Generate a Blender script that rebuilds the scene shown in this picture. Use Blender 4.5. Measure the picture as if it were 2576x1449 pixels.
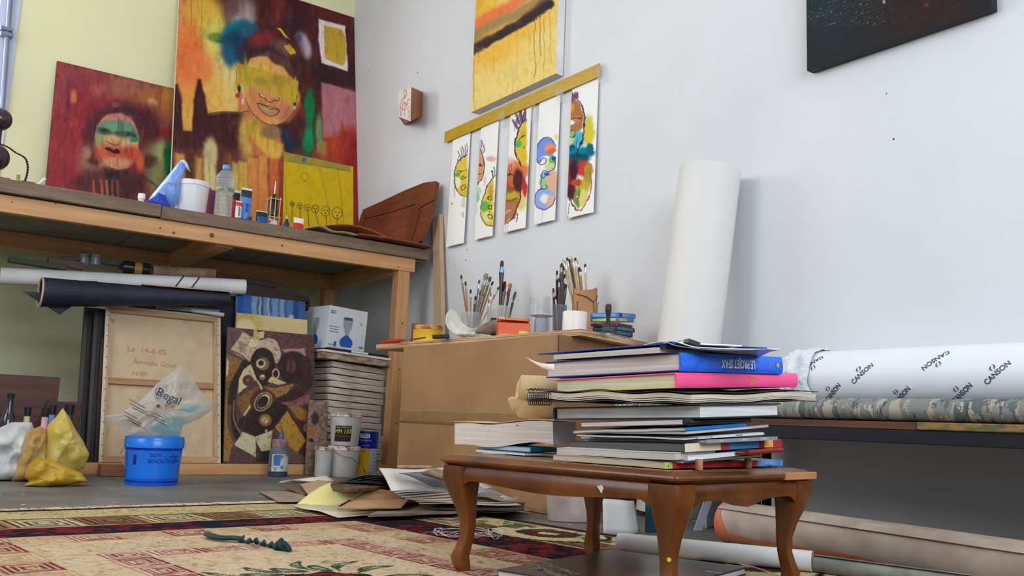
import bpy, math, random
import numpy as np
from mathutils import Matrix, Vector
random.seed(7)
for _o in list(bpy.data.objects): bpy.data.objects.remove(_o)
SC = bpy.context.scene
COL = SC.collection
# ---------------------------------------------------------------- camera
W_, H_, FPX = 2576, 1449, 2280.0
YAW, PIT, ROL, CH = .6207, .14768, .04029, .33
_F = np.array([math.sin(YAW)*math.cos(PIT), math.cos(YAW)*math.cos(PIT), math.sin(PIT)])
_r = np.array([math.cos(YAW), -math.sin(YAW), 0.]); _u = np.cross(_r, _F)
_R2 = _r*math.cos(ROL)+_u*math.sin(ROL); _U2 = -_r*math.sin(ROL)+_u*math.cos(ROL)
cam = bpy.data.cameras.new('camera'); camo = bpy.data.objects.new('camera', cam); COL.objects.link(camo)
cam.sensor_fit = 'HORIZONTAL'; cam.sensor_width = 36; cam.lens = 36*FPX/W_; cam.clip_start = .05
camo.matrix_world = Matrix(((_R2[0], _U2[0], -_F[0], 0), (_R2[1], _U2[1], -_F[1], 0), (_R2[2], _U2[2], -_F[2], CH), (0, 0, 0, 1)))
SC.camera = camo
# ---------------------------------------------------------------- room constants
XR, YB, ZC, XL, YF = 2.86, 6.30, 3.66, -2.3, -1.9
# ---------------------------------------------------------------- light
w = bpy.data.worlds.new('daylight'); SC.world = w; w.use_nodes = True
bgn = w.node_tree.nodes['Background']; bgn.inputs[0].default_value = (.80, .90, 1, 1); bgn.inputs[1].default_value = 1.3
def area(name, loc, target, sx, sy, power, col):
    l = bpy.data.lights.new(name, 'AREA'); l.shape = 'RECTANGLE'; l.size = sx; l.size_y = sy; l.energy = power; l.color = col
    o = bpy.data.objects.new(name, l); COL.objects.link(o); o.location = loc
    o.rotation_euler = (Vector(target)-Vector(loc)).to_track_quat('-Z', 'Z').to_euler(); return o
area('daylight_back_window', (-.55, YB+.25, 2.5), (-.3, 3, 1.4), 2.0, 1.9, 110, (.95, .97, 1))
area('daylight_left_window', (XL-.25, 2.9, 2.25), (2, 2.9, .9), 2.6, 1.7, 88, (.97, .98, 1))
area('daylight_front_window', (.6, YF-.25, 2.2), (1.2, 3, .9), 3.2, 2.1, 165, (.80, .89, 1))
VS = SC.view_settings; VS.view_transform = 'Standard'; VS.look = 'None'; VS.gamma = 1; VS.use_curve_mapping = False; VS.exposure = -.12
# ---------------------------------------------------------------- sight lines turned into places on real planes
def ray(x, y): return _F*FPX+_R2*(x-W_/2)-_U2*(y-H_/2)
def on(ax, v, x, y):
    d = ray(x, y); o = np.array([0, 0, CH]); t = (v-o[ax])/d[ax]; return Vector((o+d*t).tolist())
def oX(v, x, y): return on(0, v, x, y)
def oY(v, x, y): return on(1, v, x, y)
def oZ(v, x, y): return on(2, v, x, y)
def onpl(P, N, x, y):
    d = Vector(ray(x, y).tolist()); o = Vector((0, 0, CH)); t = (P-o).dot(N)/d.dot(N); return o+d*t
def proj(P):
    Q = np.asarray(P, float)-np.array([0, 0, CH]); z = Q@_F
    return W_/2+FPX*(Q@_R2)/z, H_/2-FPX*(Q@_U2)/z
def V(*a): return Vector(a)
# ---------------------------------------------------------------- colour and materials
def lin(c):
    c = np.clip(np.asarray(c, float)/255., 0, 1); return np.where(c <= .04045, c/12.92, ((c+.055)/1.055)**2.4)
_M = {}
def mat(name, c, rough=.6, var=.12, scale=6, c2=None, bump=0., bs=80, metal=0, spec=.4, stretch=(1, 1, 1), g=1.0, alpha=1, trans=0, ior=1.45, coat=0, detail=4, lo=.35, hi=.65, sss=0):
    if name in _M: return _M[name]
    m = bpy.data.materials.new(name); m.use_nodes = True; nt = m.node_tree; N = nt.nodes; L = nt.links; B = N['Principled BSDF']
    a = lin(c)*g; b = lin(c2)*g if c2 is not None else a*(1-var)
    tc = N.new('ShaderNodeTexCoord'); mp = N.new('ShaderNodeMapping'); mp.inputs['Scale'].default_value = stretch
    L.new(tc.outputs['Object'], mp.inputs[0])
    nz = N.new('ShaderNodeTexNoise'); nz.inputs['Scale'].default_value = scale; nz.inputs['Detail'].default_value = detail
    L.new(mp.outputs[0], nz.inputs['Vector'])
    cr = N.new('ShaderNodeValToRGB'); cr.color_ramp.elements[0].position = lo; cr.color_ramp.elements[1].position = hi
    cr.color_ramp.elements[0].color = (*b, 1); cr.color_ramp.elements[1].color = (*a, 1)
    L.new(nz.outputs['Fac'], cr.inputs[0]); L.new(cr.outputs[0], B.inputs['Base Color'])
    B.inputs['Roughness'].default_value = rough; B.inputs['Metallic'].default_value = metal
    B.inputs['Specular IOR Level'].default_value = spec; B.inputs['Alpha'].default_value = alpha
    B.inputs['Transmission Weight'].default_value = trans; B.inputs['IOR'].default_value = ior; B.inputs['Coat Weight'].default_value = coat
    if bump:
        n2 = N.new('ShaderNodeTexNoise'); n2.inputs['Scale'].default_value = bs; n2.inputs['Detail'].default_value = 3
        L.new(mp.outputs[0], n2.inputs['Vector'])
        bp = N.new('ShaderNodeBump'); bp.inputs['Strength'].default_value = bump; bp.inputs['Distance'].default_value = .004
        L.new(n2.outputs['Fac'], bp.inputs['Height']); L.new(bp.outputs[0], B.inputs['Normal'])
    _M[name] = m; return m
def vmat(name, rough=.7, spec=.2, bump=0, bs=400):
    if name in _M: return _M[name]
    m = bpy.data.materials.new(name); m.use_nodes = True; N = m.node_tree.nodes; L = m.node_tree.links; B = N['Principled BSDF']
    at = N.new('ShaderNodeAttribute'); at.attribute_name = 'paint'; L.new(at.outputs['Color'], B.inputs['Base Color'])
    B.inputs['Roughness'].default_value = rough; B.inputs['Specular IOR Level'].default_value = spec
    if bump:
        tc = N.new('ShaderNodeTexCoord'); n2 = N.new('ShaderNodeTexNoise'); n2.inputs['Scale'].default_value = bs; L.new(tc.outputs['Object'], n2.inputs['Vector'])
        bp = N.new('ShaderNodeBump'); bp.inputs['Strength'].default_value = bump; bp.inputs['Distance'].default_value = .003
        L.new(n2.outputs['Fac'], bp.inputs['Height']); L.new(bp.outputs[0], B.inputs['Normal'])
    _M[name] = m; return m
def wood(name, c, c2, ax=0, sc=3, rough=.5, g=1., bump=.15, coat=0):
    s = [14., 14., 14.]; s[ax] = 1.
    return mat(name, c, rough, scale=sc, c2=c2, stretch=tuple(s), g=g, bump=bump, bs=10, detail=6, lo=.3, hi=.7, coat=coat)
def film(name, c, a=.35, rough=.3, g=1., noise=20):
    m = mat(name, c, rough, var=.2, scale=noise, g=g, alpha=a, spec=.6, bump=.3, bs=30); return m
def glass(name, c=(235, 240, 240), a=.22, rough=.05):
    return mat(name, c, rough, var=.05, alpha=a, spec=.9)
# ---------------------------------------------------------------- mesh collecting
def frame(o, x, y, z=None):
    x = Vector(x).normalized(); y = Vector(y); y = (y-x*y.dot(x)).normalized(); z = x.cross(y)
    return Matrix(((x[0], y[0], z[0], o[0]), (x[1], y[1], z[1], o[1]), (x[2], y[2], z[2], o[2]), (0, 0, 0, 1)))
def rotz(o, a): return Matrix.Translation(Vector(o)) @ Matrix.Rotation(a, 4, 'Z')
I4 = Matrix.Identity(4)
class MB:
    def __init__(s): s.v = []; s.f = []; s.c = None
    def add(s, vs, fs, M=I4):
        n = len(s.v); s.v += [tuple(M @ Vector(p)) for p in vs]; s.f += [tuple(i+n for i in f) for f in fs]; return s
    def box(s, x0, x1, y0, y1, z0, z1, M=I4):
        return s.add([(x0, y0, z0), (x1, y0, z0), (x1, y1, z0), (x0, y1, z0), (x0, y0, z1), (x1, y0, z1), (x1, y1, z1), (x0, y1, z1)],
                     [(3, 2, 1, 0), (4, 5, 6, 7), (0, 1, 5, 4), (1, 2, 6, 5), (2, 3, 7, 6), (3, 0, 4, 7)], M)
    def prism(s, pts, z0, z1, M=I4):
        n = len(pts); return s.add([(p[0], p[1], z0) for p in pts]+[(p[0], p[1], z1) for p in pts],
            [tuple(range(n-1, -1, -1)), tuple(range(n, 2*n))]+[(i, (i+1) % n, n+(i+1) % n, n+i) for i in range(n)], M)
    def loft(s, rings, M=I4, caps=True, closed=True):
        k = len(rings[0]); vs = [p for r in rings for p in r]; fs = []
        for i in range(len(rings)-1):
            for j in range(k if closed else k-1):
                a = i*k+j; b = i*k+(j+1) % k; fs.append((a, b, b+k, a+k))
        if caps: fs += [tuple(range(k-1, -1, -1)), tuple((len(rings)-1)*k+j for j in range(k))]
        return s.add(vs, fs, M)
    def lathe(s, prof, M=I4, seg=28, caps=True):
        return s.loft([[(r*math.cos(2*math.pi*j/seg), r*math.sin(2*math.pi*j/seg), z) for j in range(seg)] for r, z in prof], M, caps)
    def tube(s, pts, r, seg=8, caps=True, flat=None):
        pts = [Vector(p) for p in pts]; n = len(pts); rs = r if isinstance(r, (list, tuple)) else [r]*n; rings = []
        up = Vector((0, 0, 1)); pn = None
        for i, p in enumerate(pts):
            d = (pts[min(i+1, n-1)]-pts[max(i-1, 0)]); d = d.normalized() if d.length > 1e-9 else Vector((1, 0, 0))
            if pn is None: pn = d.cross(up) if abs(d.dot(up)) < .9 else d.cross(Vector((1, 0, 0)))
            a = (pn-d*pn.dot(d)).normalized(); pn = a; b = d.cross(a); f = flat[i] if flat else (1, 1, 0)
            ring = []
            for j in range(seg):
                t = 2*math.pi*j/seg; ca, sa = math.cos(t)*f[0], math.sin(t)*f[1]; tw = f[2]
                ring.append(tuple(p+(a*(ca*math.cos(tw)-sa*math.sin(tw))+b*(ca*math.sin(tw)+sa*math.cos(tw)))*rs[i]))
            rings.append(ring)
        return s.loft(rings, I4, caps)
    def sheet(s, P, th=.001, M=I4):
        # P[i][j] points; solid sheet offset along normals
        P = [[Vector(p) for p in r] for r in P]; n, m = len(P), len(P[0]); top = []; bot = []
        for i in range(n):
            for j in range(m):
                du = P[min(i+1, n-1)][j]-P[max(i-1, 0)][j]; dv = P[i][min(j+1, m-1)]-P[i][max(j-1, 0)]
                nn = du.cross(dv); nn = nn.normalized() if nn.length > 1e-12 else Vector((0, 0, 1))
                top.append(tuple(P[i][j]+nn*th/2)); bot.append(tuple(P[i][j]-nn*th/2))
        o = n*m; fs = []
        for i in range(n-1):
            for j in range(m-1):
                a = i*m+j; fs += [(a, a+m, a+m+1, a+1), (o+a, o+a+1, o+a+m+1, o+a+m)]
        per = [j for j in range(m)]+[i*m+m-1 for i in range(1, n)]+[(n-1)*m+j for j in range(m-2, -1, -1)]+[i*m for i in range(n-2, 0, -1)]
        for q in range(len(per)):
            a, b = per[q], per[(q+1) % len(per)]; fs.append((a, b, o+b, o+a))
        return s.add(top+bot, fs, M)
def wmx(o):
    m = Matrix.Identity(4)
    while o is not None: m = o.matrix_basis @ m; o = o.parent
    return m
def _mk(mb, name, m, parent=None, smooth=False, bevel=0, angle=35):
    vs = mb.v
    me = bpy.data.meshes.new(name); o = bpy.data.objects.new(name, me); COL.objects.link(o)
    a = np.array(vs)
    if parent is not None:
        o.parent = parent; inv = np.array(wmx(parent).inverted())
        a = a@inv[:3, :3].T+inv[:3, 3]
        c = (a.min(0)+a.max(0))/2; a = a-c; o.location = c.tolist()
    else:
        c = (a.min(0)+a.max(0))/2; c[2] = a[:, 2].min(); a = a-c; o.location = c.tolist()
    me.from_pydata(a.tolist(), [], mb.f); me.materials.append(m)
    if mb.c is not None:
        at = me.color_attributes.new('paint', 'FLOAT_COLOR', 'POINT')
        cc = np.ones((len(vs), 4), np.float32); cc[:, :3] = mb.c; at.data.foreach_set('color', cc.ravel())
    if smooth:
        me.polygons.foreach_set('use_smooth', [True]*len(me.polygons))
        if smooth != 2: me.set_sharp_from_angle(angle=math.radians(angle))
    if bevel:
        b = o.modifiers.new('bevel', 'BEVEL'); b.width = bevel; b.segments = 2; b.limit_method = 'ANGLE'
    me.update(); return o
def part(mb, name, m, parent, label=None, **k):
    o = _mk(mb, name, m, parent, **k)
    if label: o['label'] = label
    return o
def single(mb, name, m, label, cat, group=None, **k):
    o = _mk(mb, name, m, None, **k); o['label'] = label; o['category'] = cat
    if group: o['group'] = group
    return o
def struct(mb, name, m, **k):
    o = _mk(mb, name, m, None, **k); o['kind'] = 'structure'; return o
def thing(name, label, cat, loc, group=None):
    o = bpy.data.objects.new(name, None); COL.objects.link(o); o.location = loc; o.empty_display_size = .05
    o['label'] = label; o['category'] = cat
    if group: o['group'] = group
    return o
def text(s, size, M, m, parent, name='lettering', ext=.0004, bold=0., align='CENTER', label=None, sx=1., bend=None):
    cu = bpy.data.curves.new('t', 'FONT'); cu.body = s; cu.size = size; cu.align_x = align; cu.align_y = 'CENTER'; cu.extrude = ext; cu.offset = bold; cu.resolution_u = 3
    to = bpy.data.objects.new('t', cu); COL.objects.link(to); bpy.context.view_layer.update()
    me = bpy.data.meshes.new_from_object(to.evaluated_get(bpy.context.evaluated_depsgraph_get()))
    mb = MB(); pts = [(v.co.x*sx, v.co.y, v.co.z) for v in me.vertices]
    if bend: pts = [bend(Vector(p)) for p in pts]
    mb.add(pts, [tuple(p.vertices) for p in me.polygons], M)
    bpy.data.objects.remove(to); bpy.data.curves.remove(cu); bpy.data.meshes.remove(me)
    return part(mb, name, m, parent, label)
_TB = {}
def vnoise(x, y, seed=0):
    if seed not in _TB: _TB[seed] = np.random.RandomState(seed).rand(128, 128)
    T = _TB[seed]
    xi = np.floor(x).astype(int); yi = np.floor(y).astype(int); fx = x-xi; fy = y-yi
    fx = fx*fx*(3-2*fx); fy = fy*fy*(3-2*fy); g = lambda a, b: T[a % 128, b % 128]
    return (g(xi, yi)*(1-fx)+g(xi+1, yi)*fx)*(1-fy)+(g(xi, yi+1)*(1-fx)+g(xi+1, yi+1)*fx)*fy
def fbm(x, y, seed=0, o=3): return sum(vnoise(x*2**i, y*2**i, seed+i)*.5**i for i in range(o))/sum(.5**i for i in range(o))
def _n0(x, y, seed):
    if seed not in _TB: _TB[seed] = np.random.RandomState(seed).rand(128, 128)
    T = _TB[seed]; xi = math.floor(x); yi = math.floor(y); fx = x-xi; fy = y-yi; fx = fx*fx*(3-2*fx); fy = fy*fy*(3-2*fy); a, b, c, d = xi % 128, (xi+1) % 128, yi % 128, (yi+1) % 128
    return (T[a, c]*(1-fx)+T[b, c]*fx)*(1-fy)+(T[a, d]*(1-fx)+T[b, d]*fx)*fy
def n1(x, y=0., s=0):
    x += 50.; y += 50.; return float((_n0(x, y, s)+.5*_n0(2*x, 2*y, s+1)+.25*_n0(4*x, 4*y, s+2))/1.75)-.5
# ---------------------------------------------------------------- brushwork on a grid of points
class Art:
    def __init__(s, X, Y, base, warp=0, ws=25, seed=1, sm=1.):
        s.sm = sm
        s.X0, s.Y0 = X, Y; s.X = X+warp*(fbm(X/ws, Y/ws, seed)-.5)*2; s.Y = Y+warp*(fbm(X/ws+9, Y/ws+5, seed+7)-.5)*2
        s.c = np.ones((len(X), 3))*np.array(base, float)
    def _mix(s, i, m, col, a):
        m = (m*a)[:, None]; s.c[i] = s.c[i]*(1-m)+np.array(col, float)*m
    @staticmethod
    def ss(t): t = np.clip(t, 0, 1); return t*t*(3-2*t)
    def blob(s, cx, cy, rx, ry, col, soft=.3, ang=0, a=1.):
        soft *= s.sm
        R = max(rx, ry)*(1+soft)+1; i = np.where((abs(s.X-cx) < R) & (abs(s.Y-cy) < R))[0]
        x = s.X[i]-cx; y = s.Y[i]-cy; t = math.radians(ang); u = x*math.cos(t)+y*math.sin(t); v = -x*math.sin(t)+y*math.cos(t)
        d = np.sqrt((u/rx)**2+(v/ry)**2); s._mix(i, s.ss((1+soft-d)/(2*soft)), col, a)
    def _seg(s, i, pts):
        x = s.X[i]; y = s.Y[i]; D = np.full(len(i), 1e9)
        for (ax, ay), (bx, by) in zip(pts[:-1], pts[1:]):
            dx, dy = bx-ax, by-ay; t = np.clip(((x-ax)*dx+(y-ay)*dy)/(dx*dx+dy*dy+1e-9), 0, 1)
            D = np.minimum(D, np.hypot(x-ax-t*dx, y-ay-t*dy))
        return D
    def line(s, pts, w, col, soft=.7, a=1., smooth=True):
        if smooth and len(pts) > 2: pts = spl(pts)
        xs = [p[0] for p in pts]; ys = [p[1] for p in pts]; R = w+soft+1
        i = np.where((s.X > min(xs)-R) & (s.X < max(xs)+R) & (s.Y > min(ys)-R) & (s.Y < max(ys)+R))[0]
        if len(i): s._mix(i, s.ss((w/2+soft-s._seg(i, pts))/(2*soft)), col, a)
    def poly(s, pts, col, soft=1., a=1., smooth=False):
        if smooth: pts = spl(list(pts)+[pts[0]])[:-1]
        xs = [p[0] for p in pts]; ys = [p[1] for p in pts]; R = soft+1
        i = np.where((s.X > min(xs)-R) & (s.X < max(xs)+R) & (s.Y > min(ys)-R) & (s.Y < max(ys)+R))[0]
        if not len(i): return
        x = s.X[i]; y = s.Y[i]; ins = np.zeros(len(i), bool); n = len(pts)
        for k in range(n):
            (ax, ay), (bx, by) = pts[k], pts[(k+1) % n]
            if ay == by: continue
            c = ((ay > y) != (by > y)) & (x < (bx-ax)*(y-ay)/(by-ay)+ax); ins ^= c
        D = s._seg(i, list(pts)+[pts[0]]); D = np.where(ins, D, -D); s._mix(i, s.ss((D+soft)/(2*soft)), col, a)
    def grain(s, amp, sc=3, seed=3, sx=1, sy=1):
        n = fbm(s.X0/sc*sx, s.Y0/sc*sy, seed)-.5; s.c += (n*2*amp)[:, None]
    def tint(s, col, a, sc, seed, lo=.5, hi=.7, sx=1, sy=1):
        n = fbm(s.X0/sc*sx, s.Y0/sc*sy, seed); m = s.ss((n-lo)/(hi-lo)); s._mix(np.arange(len(s.X)), m, col, a)
    def out(s, g=1.): return np.clip(lin(np.clip(s.c, 0, 255))*g, 0, .92)
def spl(pts, k=6):
    P = [np.array(p, float) for p in pts]; P = [2*P[0]-P[1]]+P+[2*P[-1]-P[-2]]; out = []
    for i in range(1, len(P)-2):
        for t in np.linspace(0, 1, k, endpoint=False):
            out.append(tuple(.5*((2*P[i])+(-P[i-1]+P[i+1])*t+(2*P[i-1]-5*P[i]+4*P[i+1]-P[i+2])*t*t+(-P[i-1]+3*P[i]-3*P[i+1]+P[i+2])*t**3)))
    return out+[tuple(P[-2])]
def gridmb(Mx, w, h, nx, ny, art):
    """grid in plane Mx (x right, y up); art(X,Y) -> Art, X,Y = picture coordinates of every grid point"""
    xs, ys = np.meshgrid(np.linspace(0, w, nx), np.linspace(0, h, ny)); loc = np.stack([xs.ravel(), ys.ravel(), np.zeros(xs.size), np.ones(xs.size)], 1)
    P = loc@np.array(Mx).T; P = P[:, :3]; X, Y = proj(P); mb = MB(); mb.v = P.tolist()
    idx = np.arange(nx*ny).reshape(ny, nx); f = np.stack([idx[:-1, :-1], idx[:-1, 1:], idx[1:, 1:], idx[1:, :-1]], -1).reshape(-1, 4)
    mb.f = f.tolist(); mb.c = art(X, Y); return mb
def panel(name, label, cat, Mx, w, h, th, art, nx, ny, edge_mat, group=None, canvas_name='canvas', vm=None):
    t = thing(name, label, cat, tuple(Mx @ Vector((w/2, 0, -th/2))), group)
    b = MB(); b.box(0, w, 0, h, -th, -.0008, Mx); part(b, 'stretcher_frame', edge_mat, t, bevel=.002)
    part(gridmb(Mx, w, h, nx, ny, art), canvas_name, vm or vmat('painted_canvas', .6, .25, .15, 500), t)
    return t
def mx_lean(bl, br, tl, y0, z0, y1, z1):
    """upright picture facing -y that leans: bottom line at (y0,z0), top at (y1,z1); pixels give the corners"""
    n = V(0, -(z1-z0), y1-y0).normalized(); P = V(0, y0, z0); A, B, C = onpl(P, n, *bl), onpl(P, n, *br), onpl(P, n, *tl)
    return frame(A, B-A, C-A), (B-A).length, (C-A).length
# ================================================================ SETTING
m_wr = mat('white_plaster', (229, 230, 232), .8, var=.05, scale=1.5, bump=.12, bs=130, g=.94, spec=.2)
m_wb = mat('pale_yellow_plaster', (243, 240, 196), .8, var=.06, scale=2, bump=.12, bs=130, g=.95, spec=.2)
m_ceil = mat('ceiling_paint', (235, 232, 222), .9, var=.03)
m_win = mat('window_paint', (205, 212, 235), .4, var=.04)
def floor_mat():
    m = mat('grey_floor', (128, 124, 118), .55, scale=3, c2=(98, 94, 88), bump=.2, bs=60, g=1.0)
    nt = m.node_tree; N = nt.nodes; L = nt.links; B = N['Principled BSDF']; src = B.inputs['Base Color'].links[0].from_socket
    tc = N.new('ShaderNodeTexCoord'); nz = N.new('ShaderNodeTexNoise'); nz.inputs['Scale'].default_value = 1.1; nz.inputs['Detail'].default_value = 5
    L.new(tc.outputs['Object'], nz.inputs['Vector']); cr = N.new('ShaderNodeValToRGB'); cr.color_ramp.elements[0].position = .5; cr.color_ramp.elements[1].position = .62
    L.new(nz.outputs['Fac'], cr.inputs[0]); mx = N.new('ShaderNodeMixRGB'); mx.inputs[2].default_value = (.16, .11, .07, 1)
    mm = N.new('ShaderNodeMath'); mm.operation = 'MULTIPLY'; mm.inputs[1].default_value = .35; L.new(cr.outputs[0], mm.inputs[0]); L.new(mm.outputs[0], mx.inputs[0]); L.new(src, mx.inputs[1])
    vo = N.new('ShaderNodeTexVoronoi'); vo.inputs['Scale'].default_value = 9; L.new(tc.outputs['Object'], vo.inputs['Vector'])
    lt = N.new('ShaderNodeMath'); lt.operation = 'LESS_THAN'; lt.inputs[1].default_value = .075; L.new(vo.outputs['Distance'], lt.inputs[0])
    m2 = N.new('ShaderNodeMixRGB'); m2.inputs[2].default_value = (.6, .6, .57, 1); L.new(lt.outputs[0], m2.inputs[0]); L.new(mx.outputs[0], m2.inputs[1]); L.new(m2.outputs[0], B.inputs['Base Color'])
    return m
struct(MB().box(XL-.15, XR+.15, YF-.15, YB+.15, -.1, 0), 'floor', floor_mat())
struct(MB().box(XL-.15, XR+.15, YF-.15, YB+.15, ZC, ZC+.1), 'ceiling', m_ceil)
struct(MB().box(XR, XR+.15, YF-.15, YB+.15, 0, ZC), 'wall_right', m_wr)
FX = oY(YB, 51, 0).x
FX = .5*(FX+oY(YB, 12, 320).x)
b = MB(); wx0, wx1, wz0, wz1 = -1.75, FX, 1.55, 3.45
b.box(XL-.15, wx0, YB, YB+.15, 0, ZC).box(wx1, XR, YB, YB+.15, 0, ZC).box(wx0, wx1, YB, YB+.15, 0, wz0).box(wx0, wx1, YB, YB+.15, wz1, ZC)
struct(b, 'wall_back', m_wb)
b = MB(); lx = XL
b.box(lx-.15, lx, YF, 1.6, 0, ZC).box(lx-.15, lx, 4.2, YB, 0, ZC).box(lx-.15, lx, 1.6, 4.2, 0, 1.35).box(lx-.15, lx, 1.6, 4.2, 3.15, ZC)
struct(b, 'wall_left', m_wr)
b = MB(); b.box(XL, -1.0, YF-.15, YF, 0, ZC).box(2.2, XR, YF-.15, YF, 0, ZC).box(-1, 2.2, YF-.15, YF, 0, 1.15).box(-1, 2.2, YF-.15, YF, 3.3, ZC)
struct(b, 'wall_front', m_wr)
def window(name, mk, parts_):
    t = bpy.data.objects.new(name, None); COL.objects.link(t); t.location = mk; t['kind'] = 'structure'
    for n, mb, m in parts_: part(mb, n, m, t, bevel=.003 if n != 'pane' else 0)
pane_m = glass('window_pane', (235, 242, 245), .06)
fr = MB(); fw = .11
fr.box(wx1-fw, wx1+.005, YB-.012, YB+.1, wz0, wz1).box(wx0, wx0+fw, YB-.012, YB+.1, wz0, wz1).box(wx0+fw, wx1-fw, YB-.011, YB+.099, wz1-fw, wz1-.001).box(wx0+fw, wx1-fw, YB-.011, YB+.099, wz0+.001, wz0+fw).box((wx0+wx1)/2-.04, (wx0+wx1)/2+.04, YB-.01, YB+.098, wz0+fw, wz1-fw)
window('window_1', ((wx0+wx1)/2, YB, wz0), [('window_frame', fr, m_win), ('pane', MB().box(wx0+.01, wx1-.01, YB+.101, YB+.104, wz0+.01, wz1-.01), pane_m)])
fr = MB().box(lx-.1, lx+.01, 1.6, 1.68, 1.35, 3.15).box(lx-.1, lx+.01, 4.12, 4.2, 1.35, 3.15).box(lx-.099, lx+.009, 1.68, 4.12, 1.351, 1.43).box(lx-.099, lx+.009, 1.68, 4.12, 3.07, 3.149).box(lx-.098, lx+.008, 2.87, 2.93, 1.43, 3.07)
window('window_2', (lx, 2.9, 1.35), [('window_frame', fr, m_win)])
fr = MB().box(-1, -.92, YF-.1, YF+.01, 1.15, 3.3).box(2.12, 2.2, YF-.1, YF+.01, 1.15, 3.3).box(-.92, 2.12, YF-.099, YF+.009, 1.151, 1.23).box(-.92, 2.12, YF-.099, YF+.009, 3.22, 3.299).box(.57, .63, YF-.1, YF+.01, 1.15, 3.3)
window('window_3', (.6, YF, 1.15), [('window_frame', fr, m_win)])
# latch rod on the window frame
t = thing('window_latch_rod', 'vertical grey-blue metal latch rod with a clamp on the window frame at far left', 'latch rod', tuple(oY(YB-.03, 10, 200)))
p0, p1 = oY(YB-.035, 30, -60), oY(YB-.035, 3, 300)
part(MB().tube([p0, p1], .016, 12), 'rod', mat('rod_metal', (150, 160, 190), .3, metal=.6), t, smooth=True)
c = oY(YB-.035, 17, 82)
part(MB().box(c.x-.035, c.x+.035, c.y-.03, c.y+.02, c.z-.03, c.z-.005).box(c.x-.04, c.x+.03, c.y-.03, c.y+.02, c.z+.005, c.z+.03), 'clamp', mat('clamp_metal', (135, 140, 160), .35, metal=.6), t, bevel=.005)
# small marks and nail holes on the walls
mk = mat('mark_grey', (90, 90, 95), .8)
for i, (x, y, s_, nl) in enumerate([(928, 178, .005, 'near the corner left of the wooden block'), (1051, 183, .007, 'right above the wooden block'), (1171, 655, .005, 'lowest below the leftmost paper strip'), (1144, 665, .004, 'left and lowest under the leftmost paper strip'), (2248, 350, .004, 'on the bare wall below the black painting'), (1175, 628, .004, 'just under the corner of the leftmost paper strip'), (2230, 235, .003, 'close beneath the black painting')]):
    p = oX(XR, x, y); single(MB().lathe([(s_, 0), (s_*.8, .0012)], frame(p, (0, 1, 0), (0, 0, 1)) @ Matrix.Rotation(math.pi, 4, 'Y'), 8), 'nail_hole', mk,
        'small dark nail mark '+nl, 'mark', 'nail marks on the white wall')
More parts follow.
